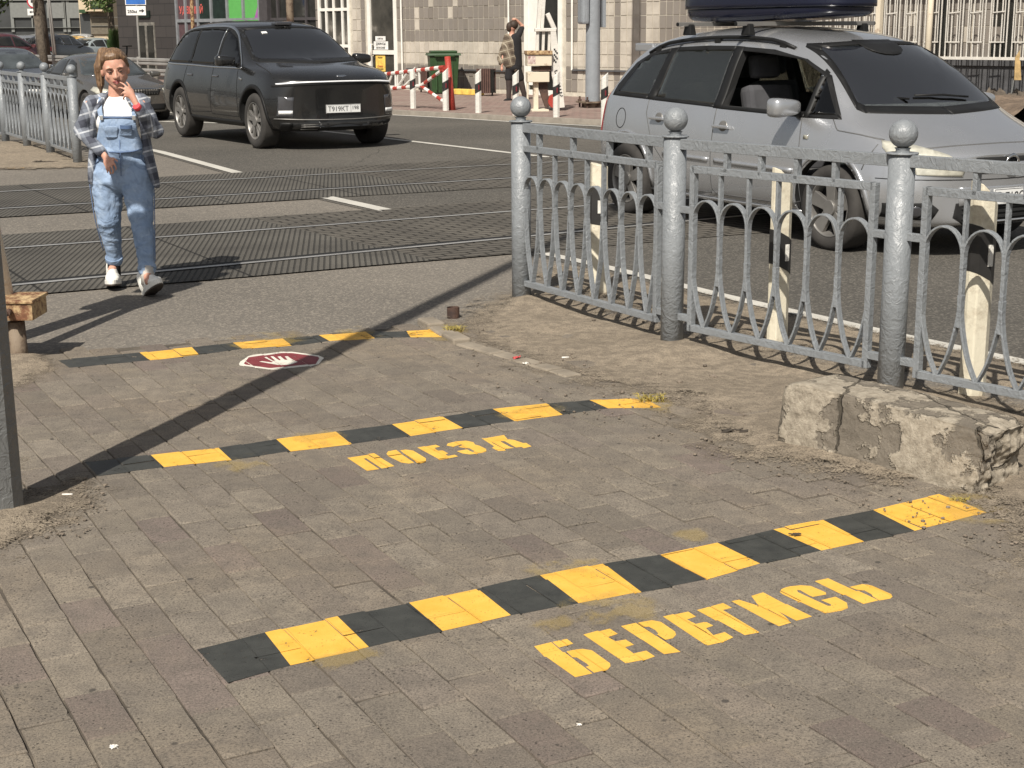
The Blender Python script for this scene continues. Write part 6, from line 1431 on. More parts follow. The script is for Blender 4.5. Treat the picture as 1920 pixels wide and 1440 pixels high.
m = MB(); m.prism([sp2(261, 19, -.012), sp2(266, 19, -.012), sp2(266, 16.5, -.012), sp2(271, 20.2, -.012), sp2(266, 24, -.012), sp2(266, 21.4, -.012), sp2(261, 21.4, -.012)], (0, -.002, 0)); m.build('arrow', 'ink', q)
q = plate2('plate', 235, -26, 272, 9.5, 'sign_white'); q2_ = plate2('blue_field', 236.5, -24.5, 270.5, 8.2, 'sign_blue', -.012, .004, q)
Y = 68; r0, b = signpost(63, -20, Y, 5, 'round no lorries sign over a small white arrow plate at the top left')
q = plate2('plate', 52, 16.5, 75.5, 29, 'sign_white'); m = MB(); m.prism([sp2(55, 22.6, -.012), sp2(59, 19.6, -.012), sp2(59, 21.6, -.012), sp2(74, 21.6, -.012), sp2(74, 23.4, -.012), sp2(59, 23.4, -.012), sp2(59, 25.6, -.012)], (0, -.002, 0)); m.build('arrow', 'ink', q)
c = sp2(63, 2.5); R_ = .30; m = MB(); m.cyl((c.x, 0, c.z), (c.x, .015, c.z), R_, n=28); q = m.build('disc', 'sign_red', r0); m = MB(); m.cyl((c.x, -.004, c.z), (c.x, -.001, c.z), R_ * .80, n=28); m.build('disc_field', 'sign_white', q)
m = MB(); m.box((c.x - .05, -.008, c.z + .0), (.16, .004, .12)); m.box((c.x + .09, -.008, c.z - .02), (.08, .004, .08)); m.build('lorry_symbol', 'ink', q)
# ---- far left: parked cars, buildings, trees
def far_building(name, x0, x1, Y, H, mat, label, parts):
    a, c = atY(x0, 50, Y), atY(x1, 50, Y); r0 = empty(name, (a.x, Y, 0), 0, label, 'building'); w = c.x - a.x
    m = MB(); m.box((w / 2, 4, H / 2 - .2), (w, 8, H + .4)); m.build('wall', mat, r0); m = MB(); m.box((w / 2, 4, H + .12), (w + .4, 8.4, .25)); m.build('roof', 'plinth', r0)
    for (nm, p0, q0, p1, q1, mt, d) in parts:
        u, v = atY(p0, q1, Y), atY(p1, q0, Y); m = MB(); m.box(((u.x + v.x) / 2 - a.x, -d / 2, (u.z + v.z) / 2), (v.x - u.x, d, v.z - u.z)); m.build(nm, mt, r0)
M('far_dark', (.035, .037, .037), .5, var=.3, scale=1); M('far_panel', (.17, .175, .165), .6, var=.1); M('far_pale', (.52, .42, .29), .8, var=.1); M('far_brown', (.13, .11, .08), .8, var=.2)
far_building('glass_office', -60, 152, 92, 9, 'far_dark', 'grey office building with pale panels over dark glazing behind the parked cars',
    [('panel', 24, 5, 58, 33, 'far_panel', .15), ('panel', 90, 5, 120, 34, 'far_panel', .15), ('panel', 131, 5, 151, 34, 'far_panel', .12), ('sill', -60, 51, 152, 53, 'far_panel', .2), ('ledge', -60, -30, 152, 2, 'far_panel', .2), ('mullion', 61, 34, 62, 52, 'far_panel', .1), ('mullion', 120, 0, 121.5, 60, 'far_panel', .1), ('mullion', 128, 0, 129.5, 60, 'far_panel', .1), ('mullion', 23, 0, 24, 60, 'far_panel', .1)])
far_building('cream_building', 150, 214, 88, 9, 'far_pale', 'small cream building with a grey window and a brown lower floor, at upper left',
    [('window', 170, 1, 195, 17, 'glass_deep', .06), ('balcony', 166, 18, 210, 21.5, 'far_pale', .7), ('lower_wall', 172, 24, 209, 64, 'far_brown', .12), ('awning', 153, 18, 165, 24.5, 'bin_green', .5), ('doorway', 153, 26, 170, 70, 'far_dark', .1), ('rail', 172, 32, 226, 33, 'far_panel', .2), ('rail', 172, 48, 226, 49, 'far_panel', .2)])
far_building('dark_backdrop_building', -420, -62, 100, 9, 'far_dark', 'dark building at the far left, beyond the parked cars', []) if False else None
PK = 'cars parked in the lot beyond the road'
pk = [('parked_sedan', 'lightblue_paint', 'pale blue sedan seen from behind, beyond the woman\'s head', 181, 76, radians(65), 4.3, 1.42, 'sedan'), ('parked_suv', 'black_carpaint', 'black parked car with a pale plate, right of the thin grey pole', 112, 70, radians(78), 4.4, 1.62, 'hatch'),
      ('taxi', 'yellow_carpaint', 'yellow car parked between the black car and the pale blue sedan', 143, 80, radians(100), 4.2, 1.5, 'hatch'), ('parked_hatchback', 'maroon_paint', 'dark maroon car with a red tail lamp at the left edge', 8, 62, radians(62), 4.3, 1.66, 'hatch'),
      ('parked_estate', 'silver_paint', 'silver parked car partly hidden by the brown sign pole and tree trunk', 60, 74, radians(60), 4.3, 1.55, 'hatch'), ('parked_van', 'white_carpaint', 'white roofed car parked behind the yellow one', 158, 88, radians(95), 4.4, 1.6, 'hatch'), ('parked_wagon', 'silver_paint', 'dark grey car parked behind the thick tree trunk', 86, 86, radians(80), 4.3, 1.6, 'hatch')]
for nm, pt, lb, px, Y, hd, L_, h_, kd in pk:
    p = atY(px, 100, Y); sedan(nm, pt, lb, (p.x, Y, 0), hd, L_, h_, kd, front=False, sub=2, group=PK, detail=False)
def leaves(m, c, R_, n, s, seed, clump=7):
    random.seed(seed); cl = [Vector((random.gauss(0, .45) * R_[0], random.gauss(0, .45) * R_[1], random.gauss(0, .45) * R_[2])) for _ in range(clump)]
    for _ in range(n):
        k = random.choice(cl); d = Vector([random.gauss(0, 1) for _ in range(3)]).normalized() * random.random() ** .4
        p = Vector(c) + k + Vector((d.x * R_[0], d.y * R_[1], d.z * R_[2])) * .5
        a = Vector([random.gauss(0, 1) for _ in range(3)]).normalized(); b = a.orthogonal().normalized() * s * random.uniform(.5, 1.2); e = a.cross(b)
        m.b.faces.new([m.b.verts.new(p - b), m.b.verts.new(p - e * .45), m.b.verts.new(p + b), m.b.verts.new(p + e * .45)])
def foliage_mat(name, c1, c2):
    t = NT(name); t.col(t.ramp(t.noise(1.1, 4), [(.3, c1), (.7, c2)])); t.set(.6, spec=.3); t.b.inputs['Subsurface Weight'].default_value = 0
foliage_mat('leaf_green', (.035, .06, .015), (.09, .13, .035)); foliage_mat('conifer', (.03, .06, .02), (.075, .11, .035)); M('bark', (.085, .068, .05), .95, var=.4, scale=12, bump=.8, bscale=20, bd=.03)
def tree(px, Y, tr, H, R_, label, seed, cz, lean=0, n=2600, leafs=.14, cx=0):
    p = atY(px, 100, Y); r0 = empty('tree', (p.x, Y, 0), 0, label, 'tree'); m = MB(); m.tube([(0, 0, -.2), (lean * .3, 0, H * .3), (lean, 0, H * .7), (lean * 1.2, .2, H)], [tr, tr * .85, tr * .6, tr * .2], n=12)
    random.seed(seed)
    for k in range(6): a = random.uniform(0, 2 * pi); z = H * random.uniform(.55, .85); m.tube([(lean, 0, z), (lean + cos(a) * R_[0] * .4, sin(a) * R_[1] * .4, z + .8), (lean + cos(a) * R_[0] * .8 + cx * .5, sin(a) * R_[1] * .8, z + 1.3)], [tr * .35, tr * .2, tr * .06], n=6)
    m.build('trunk', 'bark', r0); m = MB(); leaves(m, (lean + cx, 0, cz), R_, n, leafs, seed); m.build('crown', 'leaf_green', r0, recalc=False)
tree(84, 60, .27, 7.5, (3.5, 3, 2.0), 'thick leaning tree trunk beside the round road sign', 3, 6.6, -.25)
tree(-14, 64, .22, 6.5, (1.4, 1.5, 2.0), 'leafy tree at the upper left edge behind the parked cars', 5, 3.3, 0, 2200, .13, .1)
tree(212, 80, .2, 6.5, (1.3, 1.5, 1.5), 'leafy tree between the cream building and the charcoal building', 6, 4.3, 0, 1600, .14)
p = atY(216, 90, 60); r0 = empty('shrub', (p.x, 60, 0), 0, 'spiky green conifer shrub at the corner of the charcoal building', 'shrub'); m = MB(); random.seed(9)
for _ in range(900):
    a = random.uniform(0, 2 * pi); z = random.random() ** .8 * 1.0; r = (1 - z * .75) * .55 * random.uniform(.2, 1); c = Vector((cos(a) * r, sin(a) * r, .15 + z * 1.45)); d = Vector((cos(a) * .5, sin(a) * .5, 1)).normalized() * random.uniform(.1, .28)
    s_ = d.orthogonal().normalized() * .025; m.b.faces.new([m.b.verts.new(c - s_), m.b.verts.new(c + s_), m.b.verts.new(c + d)])
m.build('foliage', 'conifer', r0, recalc=False); m = MB(); m.cyl((0, 0, 0), (0, 0, .6), .05, n=6); m.build('stem', 'bark', r0)
# slim poles
for (a, b_, Y, r, mt, lb) in (((70, 30), (82, 108), 50, .13, 'bark', 'round wooden post standing in front of the thick leaning tree trunk'), ((90, 0), (100, 100), 58, .035, 'guard_steel', 'thin grey pole right of the tree trunk, the left one of two'), ((93, 0), (104, 100), 57, .035, 'guard_steel', 'thin grey pole right of the tree trunk, the right one of two')):
    u, v = atY(*a, Y), atY(*b_, Y); d = (u - v); m = MB(); k = v.z / d.z * -1; base = v + d * k; top = u if a[1] > 5 else v + d * 2.2
    m.cyl(base, top, r, n=10); tag(m.build('pole', mt), lb, 'pole')
# kick scooter
p = P(252, 150); p = atY(252, 118, 46); r0 = empty('kick_scooter', (p.x, 46, .07), radians(-20), 'yellow and black kick scooter parked by the charcoal wall behind the woman', 'scooter')
m = MB(); m.box((.0, 0, .12), (.75, .14, .05), bev=.02); m.build('deck', 'dark_plastic', r0); m = MB(); m.cyl((-.38, 0, .12), (-.28, 0, .75), .035, n=10); m.build('lower_stem', 'yellow_carpaint', r0); m = MB(); m.cyl((-.28, 0, .75), (-.22, 0, 1.12), .028, n=10); m.cyl((-.22, -.24, 1.14), (-.22, .24, 1.14), .018, n=8); m.build('handlebar', 'dark_plastic', r0)
for x in (-.42, .38): m = MB(); m.lathe([(.07, -.02), (.11, -.02), (.11, .02), (.07, .02)], (x, 0, .11), 'Y', 18, close=True); m.build('wheel', 'tyre', r0)
# extra mass closing the horizon on the sides
far_building('brick_block', -900, -70, 100, 10, 'far_panel', 'plain grey block beyond the left edge of the street', [])
# ------------------------------------------------------------------ people
def organic(name, caps, mat, parent, voxel=.009, smooth=6, disp=None):
    """one continuous surface from tapered capsules / ellipsoids, fused by a voxel remesh.
    caps: ('c', p0, p1, r0, r1[, flat]) or ('e', centre, (rx,ry,rz)[, euler])"""
    b = bmesh.new()
    for c in caps:
        if c[0] == 'c':
            p0, p1, r0, r1 = Vector(c[1]), Vector(c[2]), c[3], c[4]; fl = c[5] if len(c) > 5 else 1.0; L = (p1 - p0).length; n = max(2, int(L / min(r0, r1) * 2))
            d = (p1 - p0).normalized() if L > 1e-6 else Vector((0, 0, 1)); q = d.to_track_quat('Z', 'X').to_matrix().to_4x4()
            seg = 14; rings = []
            for k in range(-5, n + 6):
                if k < 0: a = (k / 5) * pi / 2; z = sin(a) * r0; r = cos(a) * r0
                elif k > n: a = ((k - n) / 5) * pi / 2; z = L + sin(a) * r1; r = cos(a) * r1
                else: z = L * k / n; r = r0 + (r1 - r0) * k / n
                r = max(r, 1e-4); rings.append([b.verts.new(Matrix.Translation(p0) @ q @ Vector((r * cos(2 * pi * i / seg), r * fl * sin(2 * pi * i / seg), z))) for i in range(seg)])
            for A, B_ in zip(rings, rings[1:]):
                for i in range(seg): b.faces.new((A[i], A[(i + 1) % seg], B_[(i + 1) % seg], B_[i]))
            b.faces.new(rings[0][::-1]); b.faces.new(rings[-1])
        else:
            q = bmesh.ops.create_uvsphere(b, u_segments=20, v_segments=14, radius=1)['verts']; R_ = Matrix()
            if len(c) > 3: from mathutils import Euler; R_ = Euler(c[3]).to_matrix().to_4x4()
            for v in q: v.co = Vector(c[1]) + (R_ @ Vector((v.co.x * c[2][0], v.co.y * c[2][1], v.co.z * c[2][2])))
    me = bpy.data.meshes.new(name); bmesh.ops.recalc_face_normals(b, faces=b.faces); b.to_mesh(me); b.free(); o = bpy.data.objects.new(name, me); COL.objects.link(o)
    md = o.modifiers.new('r', 'REMESH'); md.mode = 'VOXEL'; md.voxel_size = voxel; md.use_smooth_shade = True
    if smooth: ms = o.modifiers.new('s', 'SMOOTH'); ms.iterations = smooth; ms.factor = .5
    apply_mods(o); o.data.materials.clear(); o.data.materials.append(gm_(mat))
    for p in o.data.polygons: p.use_smooth = True
    if disp:
        nn = [v.normal.copy() for v in o.data.vertices]
        for v, n in zip(o.data.vertices, nn): v.co += n * disp(v.co)
    if parent: o.parent = parent
    return o
t = NT('skin'); t.col(t.ramp(t.noise(9, 4), [(.3, (.50, .26, .185)), (.7, (.60, .335, .245))])); t.set(.5, spec=.35); t.b.inputs['Subsurface Weight'].default_value = .12; t.b.inputs['Subsurface Radius'].default_value = (.012, .005, .003)
t = NT('hair_blond'); w = t.n('ShaderNodeTexNoise', i_Scale=1.0, i_Detail=5.0); mp_ = t.n('ShaderNodeMapping'); mp_.inputs['Scale'].default_value = (110, 40, 12); t.l(t.tc.outputs['Object'], mp_.inputs['Vector']); t.l(mp_.outputs[0], w.inputs['Vector']); t.col(t.ramp(w.outputs[0], [(.3, (.075, .042, .022)), (.5, (.15, .088, .048)), (.7, (.29, .185, .105))])); t.bump(w.outputs[0], .6, .004); t.set(.45)
t = NT('denim'); n = t.noise(3.2, 5, .6); c = t.ramp(n, [(.3, (.17, .245, .37)), (.65, (.28, .37, .51))]); c = t.mix(t.ramp(t.noise(6, 7, .75, dist=1.0), [(.52, (0, 0, 0)), (.70, (.5, .5, .5))]), c, (.46, .55, .66)); c = t.mix(t.ramp(t.noise(8, 5, .7, dist=2.0), [(.34, (.5, .5, .5)), (.48, (0, 0, 0))]), c, (.11, .17, .28))
t.col(c); w = t.n('ShaderNodeTexWave', i_Scale=4.0, i_Distortion=16.0, i_Detail=4.0, bands_direction='DIAGONAL'); t.l(t.tc.outputs['Object'], w.inputs['Vector']); b_ = t.bump(t.noise(7, 3, .55, dist=.8), .8, .035); t.bump(t.noise(160, 3), .25, .002, b_); t.set(.85)
M('denim_dark', (.06, .10, .19), .85, var=.4, scale=20); M('denim_seam', (.10, .15, .26), .85, var=.2)
M('cotton_white', (.80, .79, .77), .8, var=.05, scale=3, bump=.3, bscale=9); M('sock', (.45, .42, .38), .9); M('shoe_white', (.76, .74, .68), .55, var=.08, bump=.2, bscale=60); M('sole_dark', (.06, .045, .035), .7, var=.4); M('lips', (.36, .09, .085), .4, bump=0); M('brow', (.14, .085, .05), .8, bump=0)
M('eye_white', (.6, .57, .52), .3, bump=0); M('eye_dark', (.03, .025, .02), .3, bump=0); M('lid', (.17, .085, .06), .6, bump=0); M('wrist_red', (.65, .06, .07), .5, bump=0); M('nail', (.75, .6, .55), .3, bump=0); M('metal_clip', (.6, .6, .58), .3, metal=.8, bump=0)
def plaid(name, base, mid, light, sc_=1.0, ang=.25):
    t = NT(name); mp = t.n('ShaderNodeMapping'); mp.inputs['Rotation'].default_value = (0, ang, 0); t.l(t.tc.outputs['Object'], mp.inputs['Vector']); sp = t.n('ShaderNodeSeparateXYZ'); t.l(mp.outputs[0], sp.inputs[0])
    xx = t.math('ADD', sp.outputs[0], t.math('MULTIPLY', sp.outputs[1], .6)); out = []
    for ax in (xx, sp.outputs[2]):
        fr = t.math('FRACT', t.math('MULTIPLY', ax, 9.5 * sc_)); wide = t.ramp(fr, [(0, (1, 1, 1)), (.42, (1, 1, 1)), (.45, (0, 0, 0)), (1, (0, 0, 0))]); thin = t.ramp(fr, [(.68, (0, 0, 0)), (.70, (1, 1, 1)), (.77, (1, 1, 1)), (.79, (0, 0, 0))]); out.append((wide, thin))
    dark = t.math('MULTIPLY', t.math('ADD', out[0][0], out[1][0]), .5); li = t.math('MULTIPLY', t.math('ADD', out[0][1], out[1][1], True), .8)
    c = t.mix(dark, mid, base); t.col(t.mix(li, c, light)); t.bump(t.noise(11, 5, .7), .8, .02); t.set(.9)
plaid('plaid_blue', (.055, .06, .08), (.20, .22, .26), (.50, .52, .55)); plaid('plaid_brown', (.07, .05, .035), (.19, .155, .11), (.40, .35, .27), .62)
# --- the walking woman: local x = picture right, -y = towards the camera, z up
WY = 9.45; WR = P(245, 545); wr = empty('person', (WR.x, WY, 0), 0, 'woman walking in plaid shirt, white top and light blue dungarees, fingers at her mouth', 'person')
def w3(px, py, dy=0.0): p = atY(px, py, WY); k = (WY + dy) / WY; return Vector((p.x - WR.x, dy, p.z)) if dy == 0 else Vector((p.x * k - WR.x, dy, CH + (p.z - CH) * k))
hc = w3(216, 130, -.02); S1 = .01 / 1 
def hp(x, y, z): return hc + Vector((x, y, z))     # head space, face looks to -y turned a little to picture right
HA = radians(14); HT = radians(-6)
from mathutils import Euler
HR = (Matrix.Rotation(HA, 3, 'Z') @ Matrix.Rotation(radians(10), 3, 'X') @ Matrix.Rotation(HT, 3, 'Y'))
def hd(x, y, z): return hc + HR @ Vector((x, y, z))
hrad = .078; er = HR.to_euler()
sh_l, sh_r = w3(170, 196, .0), w3(266, 192, .0); el_l, el_r = w3(152, 245, .03), w3(291, 246, -.06); wr_l, wr_r = w3(190, 284, -.12), w3(259, 203, -.20); hip_l, hip_r = w3(203, 300, 0), w3(252, 300, -.02)
kn_l, kn_r = w3(206, 415, .02), w3(268, 415, -.12); an_l, an_r = w3(214, 495, .10), w3(277, 512, -.22); nk = w3(216, 185, 0)
def fingers(base, dirs, r=.0075):
    out = []
    for (off, segs) in dirs:
        p = base + Vector(off)
        for k, s_ in enumerate(segs):
            q = p + Vector(s_); out.append(('c', p, q, r * (1 - .10 * k), r * (.92 - .10 * k))); p = q
    return out
# left-in-picture hand hanging in front of the hip, right-in-picture hand at the mouth
hl = w3(203, 302, -.155); mouth = hd(.012, -.088, -.052)
hand_l = [('c', wr_l, hl, .021, .027, .7), ('e', hl + Vector((.004, 0, -.008)), (.036, .020, .034))] + fingers(hl, [((.026, -.008, .004), [(.020, -.012, -.026), (.004, .004, -.022), (-.008, .006, -.012)]), ((.014, -.014, -.010), [(.016, -.014, -.030), (.004, .002, -.024), (-.006, .006, -.012)]),
        ((-.002, -.014, -.018), [(.012, -.012, -.030), (.004, .004, -.022), (-.004, .006, -.010)]), ((-.017, -.010, -.020), [(.008, -.008, -.024), (.004, .004, -.018), (0, .004, -.010)]), ((.024, .004, .018), [(.022, -.016, -.004), (.016, -.008, -.014)])])
hr_ = w3(246, 177, -.185)
hand_r = [('c', wr_r, hr_, .019, .024, .75), ('e', hr_ + Vector((-.004, 0, .006)), (.026, .019, .036))] + fingers(hr_, [((-.010, -.008, .030), [(-.024, .004, .026), (-.022, .012, .012), (-.012, .01, .004)]), ((-.016, -.010, .018), [(-.028, .002, .018), (-.022, .012, .006), (-.012, .008, -.004)]),
        ((-.018, -.010, .004), [(-.026, -.004, .008), (-.016, .014, -.012), (.002, .010, -.012)]), ((-.016, -.008, -.010), [(-.022, -.004, .0), (-.012, .012, -.014), (.004, .008, -.010)]), ((.004, -.008, .030), [(-.010, -.006, .026), (-.014, .002, .018)])])
head = [('e', hd(0, .012, .022), (.078, .092, .092), er), ('e', hd(0, -.018, -.030), (.062, .066, .070), er), ('e', hd(0, -.050, -.088), (.028, .026, .022), er), ('c', hd(-.042, -.015, -.045), hd(-.010, -.056, -.088), .028, .021), ('c', hd(.042, -.015, -.045), hd(.010, -.056, -.088), .028, .021), ('e', hd(0, -.045, -.065), (.042, .034, .030), er),
        ('e', hd(-.036, -.050, -.026), (.024, .022, .024), er), ('e', hd(.036, -.050, -.026), (.024, .022, .024), er), ('e', hd(0, -.055, -.05), (.042, .030, .034), er), ('c', hd(0, -.082, .004), hd(0, -.099, -.030), .008, .0115), ('e', hd(-.011, -.091, -.033), (.009, .010, .008), er), ('e', hd(.011, -.091, -.033), (.009, .010, .008), er),
        ('c', hd(-.040, -.062, .020), hd(.040, -.062, .020), .017, .017), ('e', hd(0, -.080, -.062), (.020, .012, .014), er), ('e', hd(-.080, .004, -.012), (.010, .018, .028), er), ('e', hd(.078, .004, -.012), (.010, .018, .028), er)]
body = head + hand_l + hand_r + [('c', hd(0, .02, -.05), nk + Vector((0, .01, -.02)), .045, .050), ('c', nk + Vector((-.03, 0.01, -.02)), sh_l + Vector((.02, .01, -.02)), .036, .032), ('c', nk + Vector((.03, .01, -.02)), sh_r + Vector((-.02, .01, -.02)), .036, .032), ('e', w3(220, 225, .03), (.105, .07, .12)), ('e', w3(224, 270, .03), (.095, .055, .11)), ('e', w3(227, 310, .02), (.13, .075, .08)),
        ('c', sh_l, el_l, .042, .034), ('c', el_l, wr_l, .034, .022), ('c', sh_r, el_r, .042, .034), ('c', el_r, wr_r, .034, .020), ('c', w3(205, 330, .03), kn_l, .06, .045), ('c', kn_l, an_l, .045, .03), ('c', w3(252, 330, .02), kn_r, .06, .045), ('c', kn_r, an_r, .048, .03),
        ('c', an_l, an_l + Vector((-.005, -.08, -.06)), .03, .025), ('c', an_r, an_r + Vector((.02, -.08, -.04)), .03, .025)]
bd_ = organic('body', body, 'skin', wr, .0052, 5)
# face details
def fe(name, c, r, mat, rot=None): m = MB(); m.sph((0, 0, 0), 1, seg=16, sc_=r); o = m.build(name, mat, bd_, smooth=True); o.location = c; o.rotation_euler = rot or er; return o
for sg in (-1, 1):
    fe('eye', hd(sg * .031, -.0745, .002), (.0130, .007, .0045), 'eye_white'); fe('iris', hd(sg * .030 + .003, -.081, .0), (.0055, .003, .0055), 'eye_dark')
    fe('eyelid', hd(sg * .031, -.0760, .0060), (.0165, .0085, .0065), 'lid')
    m = MB(); m.tube([hd(sg * .012, -.086, .020), hd(sg * .030, -.085, .025), hd(sg * .050, -.073, .018)], [.0038, .0044, .0022], n=6); m.build('eyebrow', 'brow', bd_)
m = MB(); m.tube([hd(-.024, -.082, -.0585), hd(-.008, -.0925, -.054), hd(0, -.0935, -.0555), hd(.008, -.0925, -.054), hd(.022, -.083, -.058)], [.002, .0045, .0042, .0045, .002], n=8); m.tube([hd(-.022, -.082, -.0600), hd(0, -.093, -.068), hd(.020, -.083, -.060)], [.002, .006, .002], n=8); m.build('lips', 'lips', bd_)
hairc = [('e', hd(0, .036, .038), (.085, .092, .088), er), ('e', hd(-.01, .05, .095), (.050, .05, .030), er), ('c', hd(-.062, -.034, .068), hd(-.078, .004, .012), .015, .014), ('c', hd(.062, -.034, .068), hd(.076, .004, .012), .015, .014), ('e', hd(-.04, .10, .085), (.04, .04, .035), er),
         ('c', hd(-.06, .11, .09), hd(-.098, .10, .0), .032, .034), ('c', hd(-.098, .10, 0), hd(-.106, .085, -.10), .034, .024), ('c', hd(-.108, .085, -.10), hd(-.112, .08, -.15), .022, .008),
         ('c', hd(-.085, .05, .02), hd(-.098, .03, -.10), .010, .006), ('c', hd(-.045, -.040, .092), hd(.045, -.040, .092), .012, .012), ('e', hd(0, -.012, .082), (.066, .056, .040), er), ('c', hd(-.068, -.026, .06), hd(-.045, -.040, .090), .012, .012), ('c', hd(.068, -.026, .06), hd(.045, -.040, .090), .012, .012)]
organic('hair', hairc, 'hair_blond', bd_, .006, 4, disp=lambda p: .003 * noise.noise(p * 60))
# white top
organic('white_top', [('e', w3(219, 212, .01), (.138, .098, .115)), ('e', w3(196, 228, -.055), (.062, .062, .066)), ('e', w3(245, 226, -.06), (.062, .062, .066)), ('e', w3(221, 255, .0), (.130, .092, .10)), ('c', w3(196, 196, .0), w3(242, 194, .0), .052, .052)], 'cotton_white', bd_, .009, 5)
# dungarees: trousers, bib, straps
wr_n = lambda p: .006 * noise.noise(Vector((p.x * 9 + p.z * 8, p.y * 9, p.z * 19 - p.x * 9))) + .004 * noise.noise(Vector((p.x * 24, p.y * 20, p.z * 44 + p.x * 16)))
tro = [('e', w3(227, 306, .0), (.168, .118, .10)), ('e', w3(226, 335, .01), (.195, .135, .095)), ('e', w3(224, 282, -.005), (.150, .112, .075)), ('c', w3(201, 330, .0), w3(204, 412, .0), .108, .078), ('c', w3(204, 412, .0), w3(214, 478, .09), .074, .050), ('c', w3(255, 330, -.02), w3(266, 412, -.12), .108, .076), ('c', w3(266, 412, -.12), w3(275, 496, -.20), .074, .052),
       ('c', w3(213, 482, .09), w3(214, 487, .095), .052, .052), ('c', w3(275, 500, -.205), w3(276, 505, -.21), .054, .054)]
tz = organic('dungarees', tro, 'denim', bd_, .0075, 3, disp=wr_n)
for xa, dyy in ((227, -.15),):
    m = MB(); m.tube(catmull([w3(166, 325, -.02), w3(170, 360, -.02), w3(178, 410, -.02), w3(194, 470, .07)], 5), .003, n=5); m.tube(catmull([w3(286, 325, -.05), w3(289, 360, -.06), w3(290, 410, -.14), w3(291, 490, -.21)], 5), .003, n=5); m.tube(catmull([w3(263, 292, -.10), w3(268, 302, -.10), w3(279, 312, -.06)], 5), .0035, n=5); m.tube(catmull([w3(189, 292, -.09), w3(184, 302, -.08), w3(172, 312, -.04)], 5), .0035, n=5); m.build('side_seams', 'denim_seam', tz)
for a, b, r in ((w3(213.5, 481, .085), w3(214.5, 489, .10), .053), (w3(275, 499, -.20), w3(276.5, 507, -.215), .055)):
    m = MB(); d = (b - a).normalized(); m.cyl(a, b, r * 1.06, r * 1.04, n=24); m.build('turn_up', 'denim', tz, smooth=False, bev=.004)
def shell(name, rows, th, mat, parent, out=0.0):
    """thin curved panel: rows of 3D points, thickened"""
    vs = [p for r in rows for p in r]; n = len(rows[0]); fs = [[j * n + i, j * n + i + 1, (j + 1) * n + i + 1, (j + 1) * n + i] for j in range(len(rows) - 1) for i in range(n - 1)]
    o = newmesh(name, vs, fs, mat, parent); md = o.modifiers.new('s', 'SUBSURF'); md.levels = md.render_levels = 2; md = o.modifiers.new('t', 'SOLIDIFY'); md.thickness = th; md.offset = 0; return o
def bibrow(y, x0, x1, d0, mid): return [w3(x0 + (x1 - x0) * k / 6, y, d0 - mid * sin(pi * k / 6)) for k in range(7)]
bib = shell('bib', [bibrow(218, 189, 252, -.105, .022), bibrow(230, 187, 255, -.112, .020), bibrow(243, 185, 257, -.105, .018), bibrow(258, 182, 262, -.085, .025), bibrow(272, 180, 268, -.070, .035), bibrow(286, 178, 270, -.06, .055)], .010, 'denim', bd_)
for xa, xb in ((197, 221), (224, 248)):
    shell('bib_pocket', [[w3(xa + (xb - xa) * k / 3, y, -.142 + (.0 if 0 < k < 3 else .006) + (.02 if y > 250 else 0)) for k in range(4)] for y in (236, 243, 252, 258 if xa < 200 else 254)], .006, 'denim', bib)
m = MB(); m.tube([w3(225, 238, -.148), w3(236, 239, -.150), w3(248, 238, -.142)], 0, flat=(.004, .022, (0, 1, 0))); m.build('pocket_flap', 'denim_dark', bib)
m = MB(); m.tube([w3(224, 296, -.125), w3(225, 283, -.112), w3(224, 262, -.115)], .003, n=5); m.tube([w3(186, 281, -.085), w3(205, 285, -.108), w3(226, 286, -.120), w3(248, 284, -.108), w3(266, 280, -.085)], .005, n=6); m.tube([w3(226, 287, -.122), w3(227, 330, -.135)], .0025, n=5); m.build('seams', 'denim_seam', bib)
m = MB(); m.tube([w3(189, 219, -.128), w3(220, 220, -.136), w3(252, 219, -.128)], 0, flat=(.004, .010, (0, 1, 0))); m.build('hem', 'denim_seam', bib)
for xs, sg in (((190, 186, 190), -1), ((251, 250, 244), 1)):
    m = MB(); m.tube(catmull([w3(xs[0], 220, -.122), w3(xs[1] + 1, 208, -.115), w3(xs[1] + 1 - sg * 0, 197, -.080), w3(xs[2] + sg * 1, 187, -.045), w3(xs[2] + sg * 1, 181, .01)], 4), 0, flat=(.028, .005, (1, 0, 0))); m.build('strap', 'denim', bd_)
    m = MB(); m.box(w3(xs[0], 221, -.130), (.022, .006, .028), bev=.002); m.build('strap_clip', 'metal_clip', bd_)
# open plaid shirt: sleeves, back, hanging fronts
sl_n = lambda p: .008 * noise.noise(p * 16) + .004 * noise.noise(p * 36)
slv = [('c', sh_l + Vector((.015, .01, -.0)), el_l, .058, .049), ('c', el_l, wr_l, .049, .036), ('c', sh_r + Vector((-.015, .01, -.0)), el_r, .058, .050), ('c', el_r, wr_r.lerp(el_r, .10), .050, .036), ('c', sh_l + Vector((0, .01, .0)), w3(200, 184, .05), .052, .042), ('c', sh_r + Vector((0, .01, 0)), w3(240, 182, .05), .052, .042),
       ('e', w3(219, 215, .085), (.135, .05, .12)), ('e', w3(222, 270, .09), (.15, .04, .14)), ('e', w3(224, 318, .09), (.17, .04, .13))]
shirt = organic('plaid_shirt', slv, 'plaid_blue', bd_, .009, 3, disp=sl_n)
def front(xs, ys, ds, name='shirt_front'):
    rows = [[w3(a, y, d), w3(a + (b - a) * .33, y, d - .03), w3(a + (b - a) * .66, y + 1, d - .02), w3(b, y, d + .02)] for (a, b), y, d in zip(xs, ys, ds)]
    return shell(name, rows, .008, 'plaid_blue', shirt)
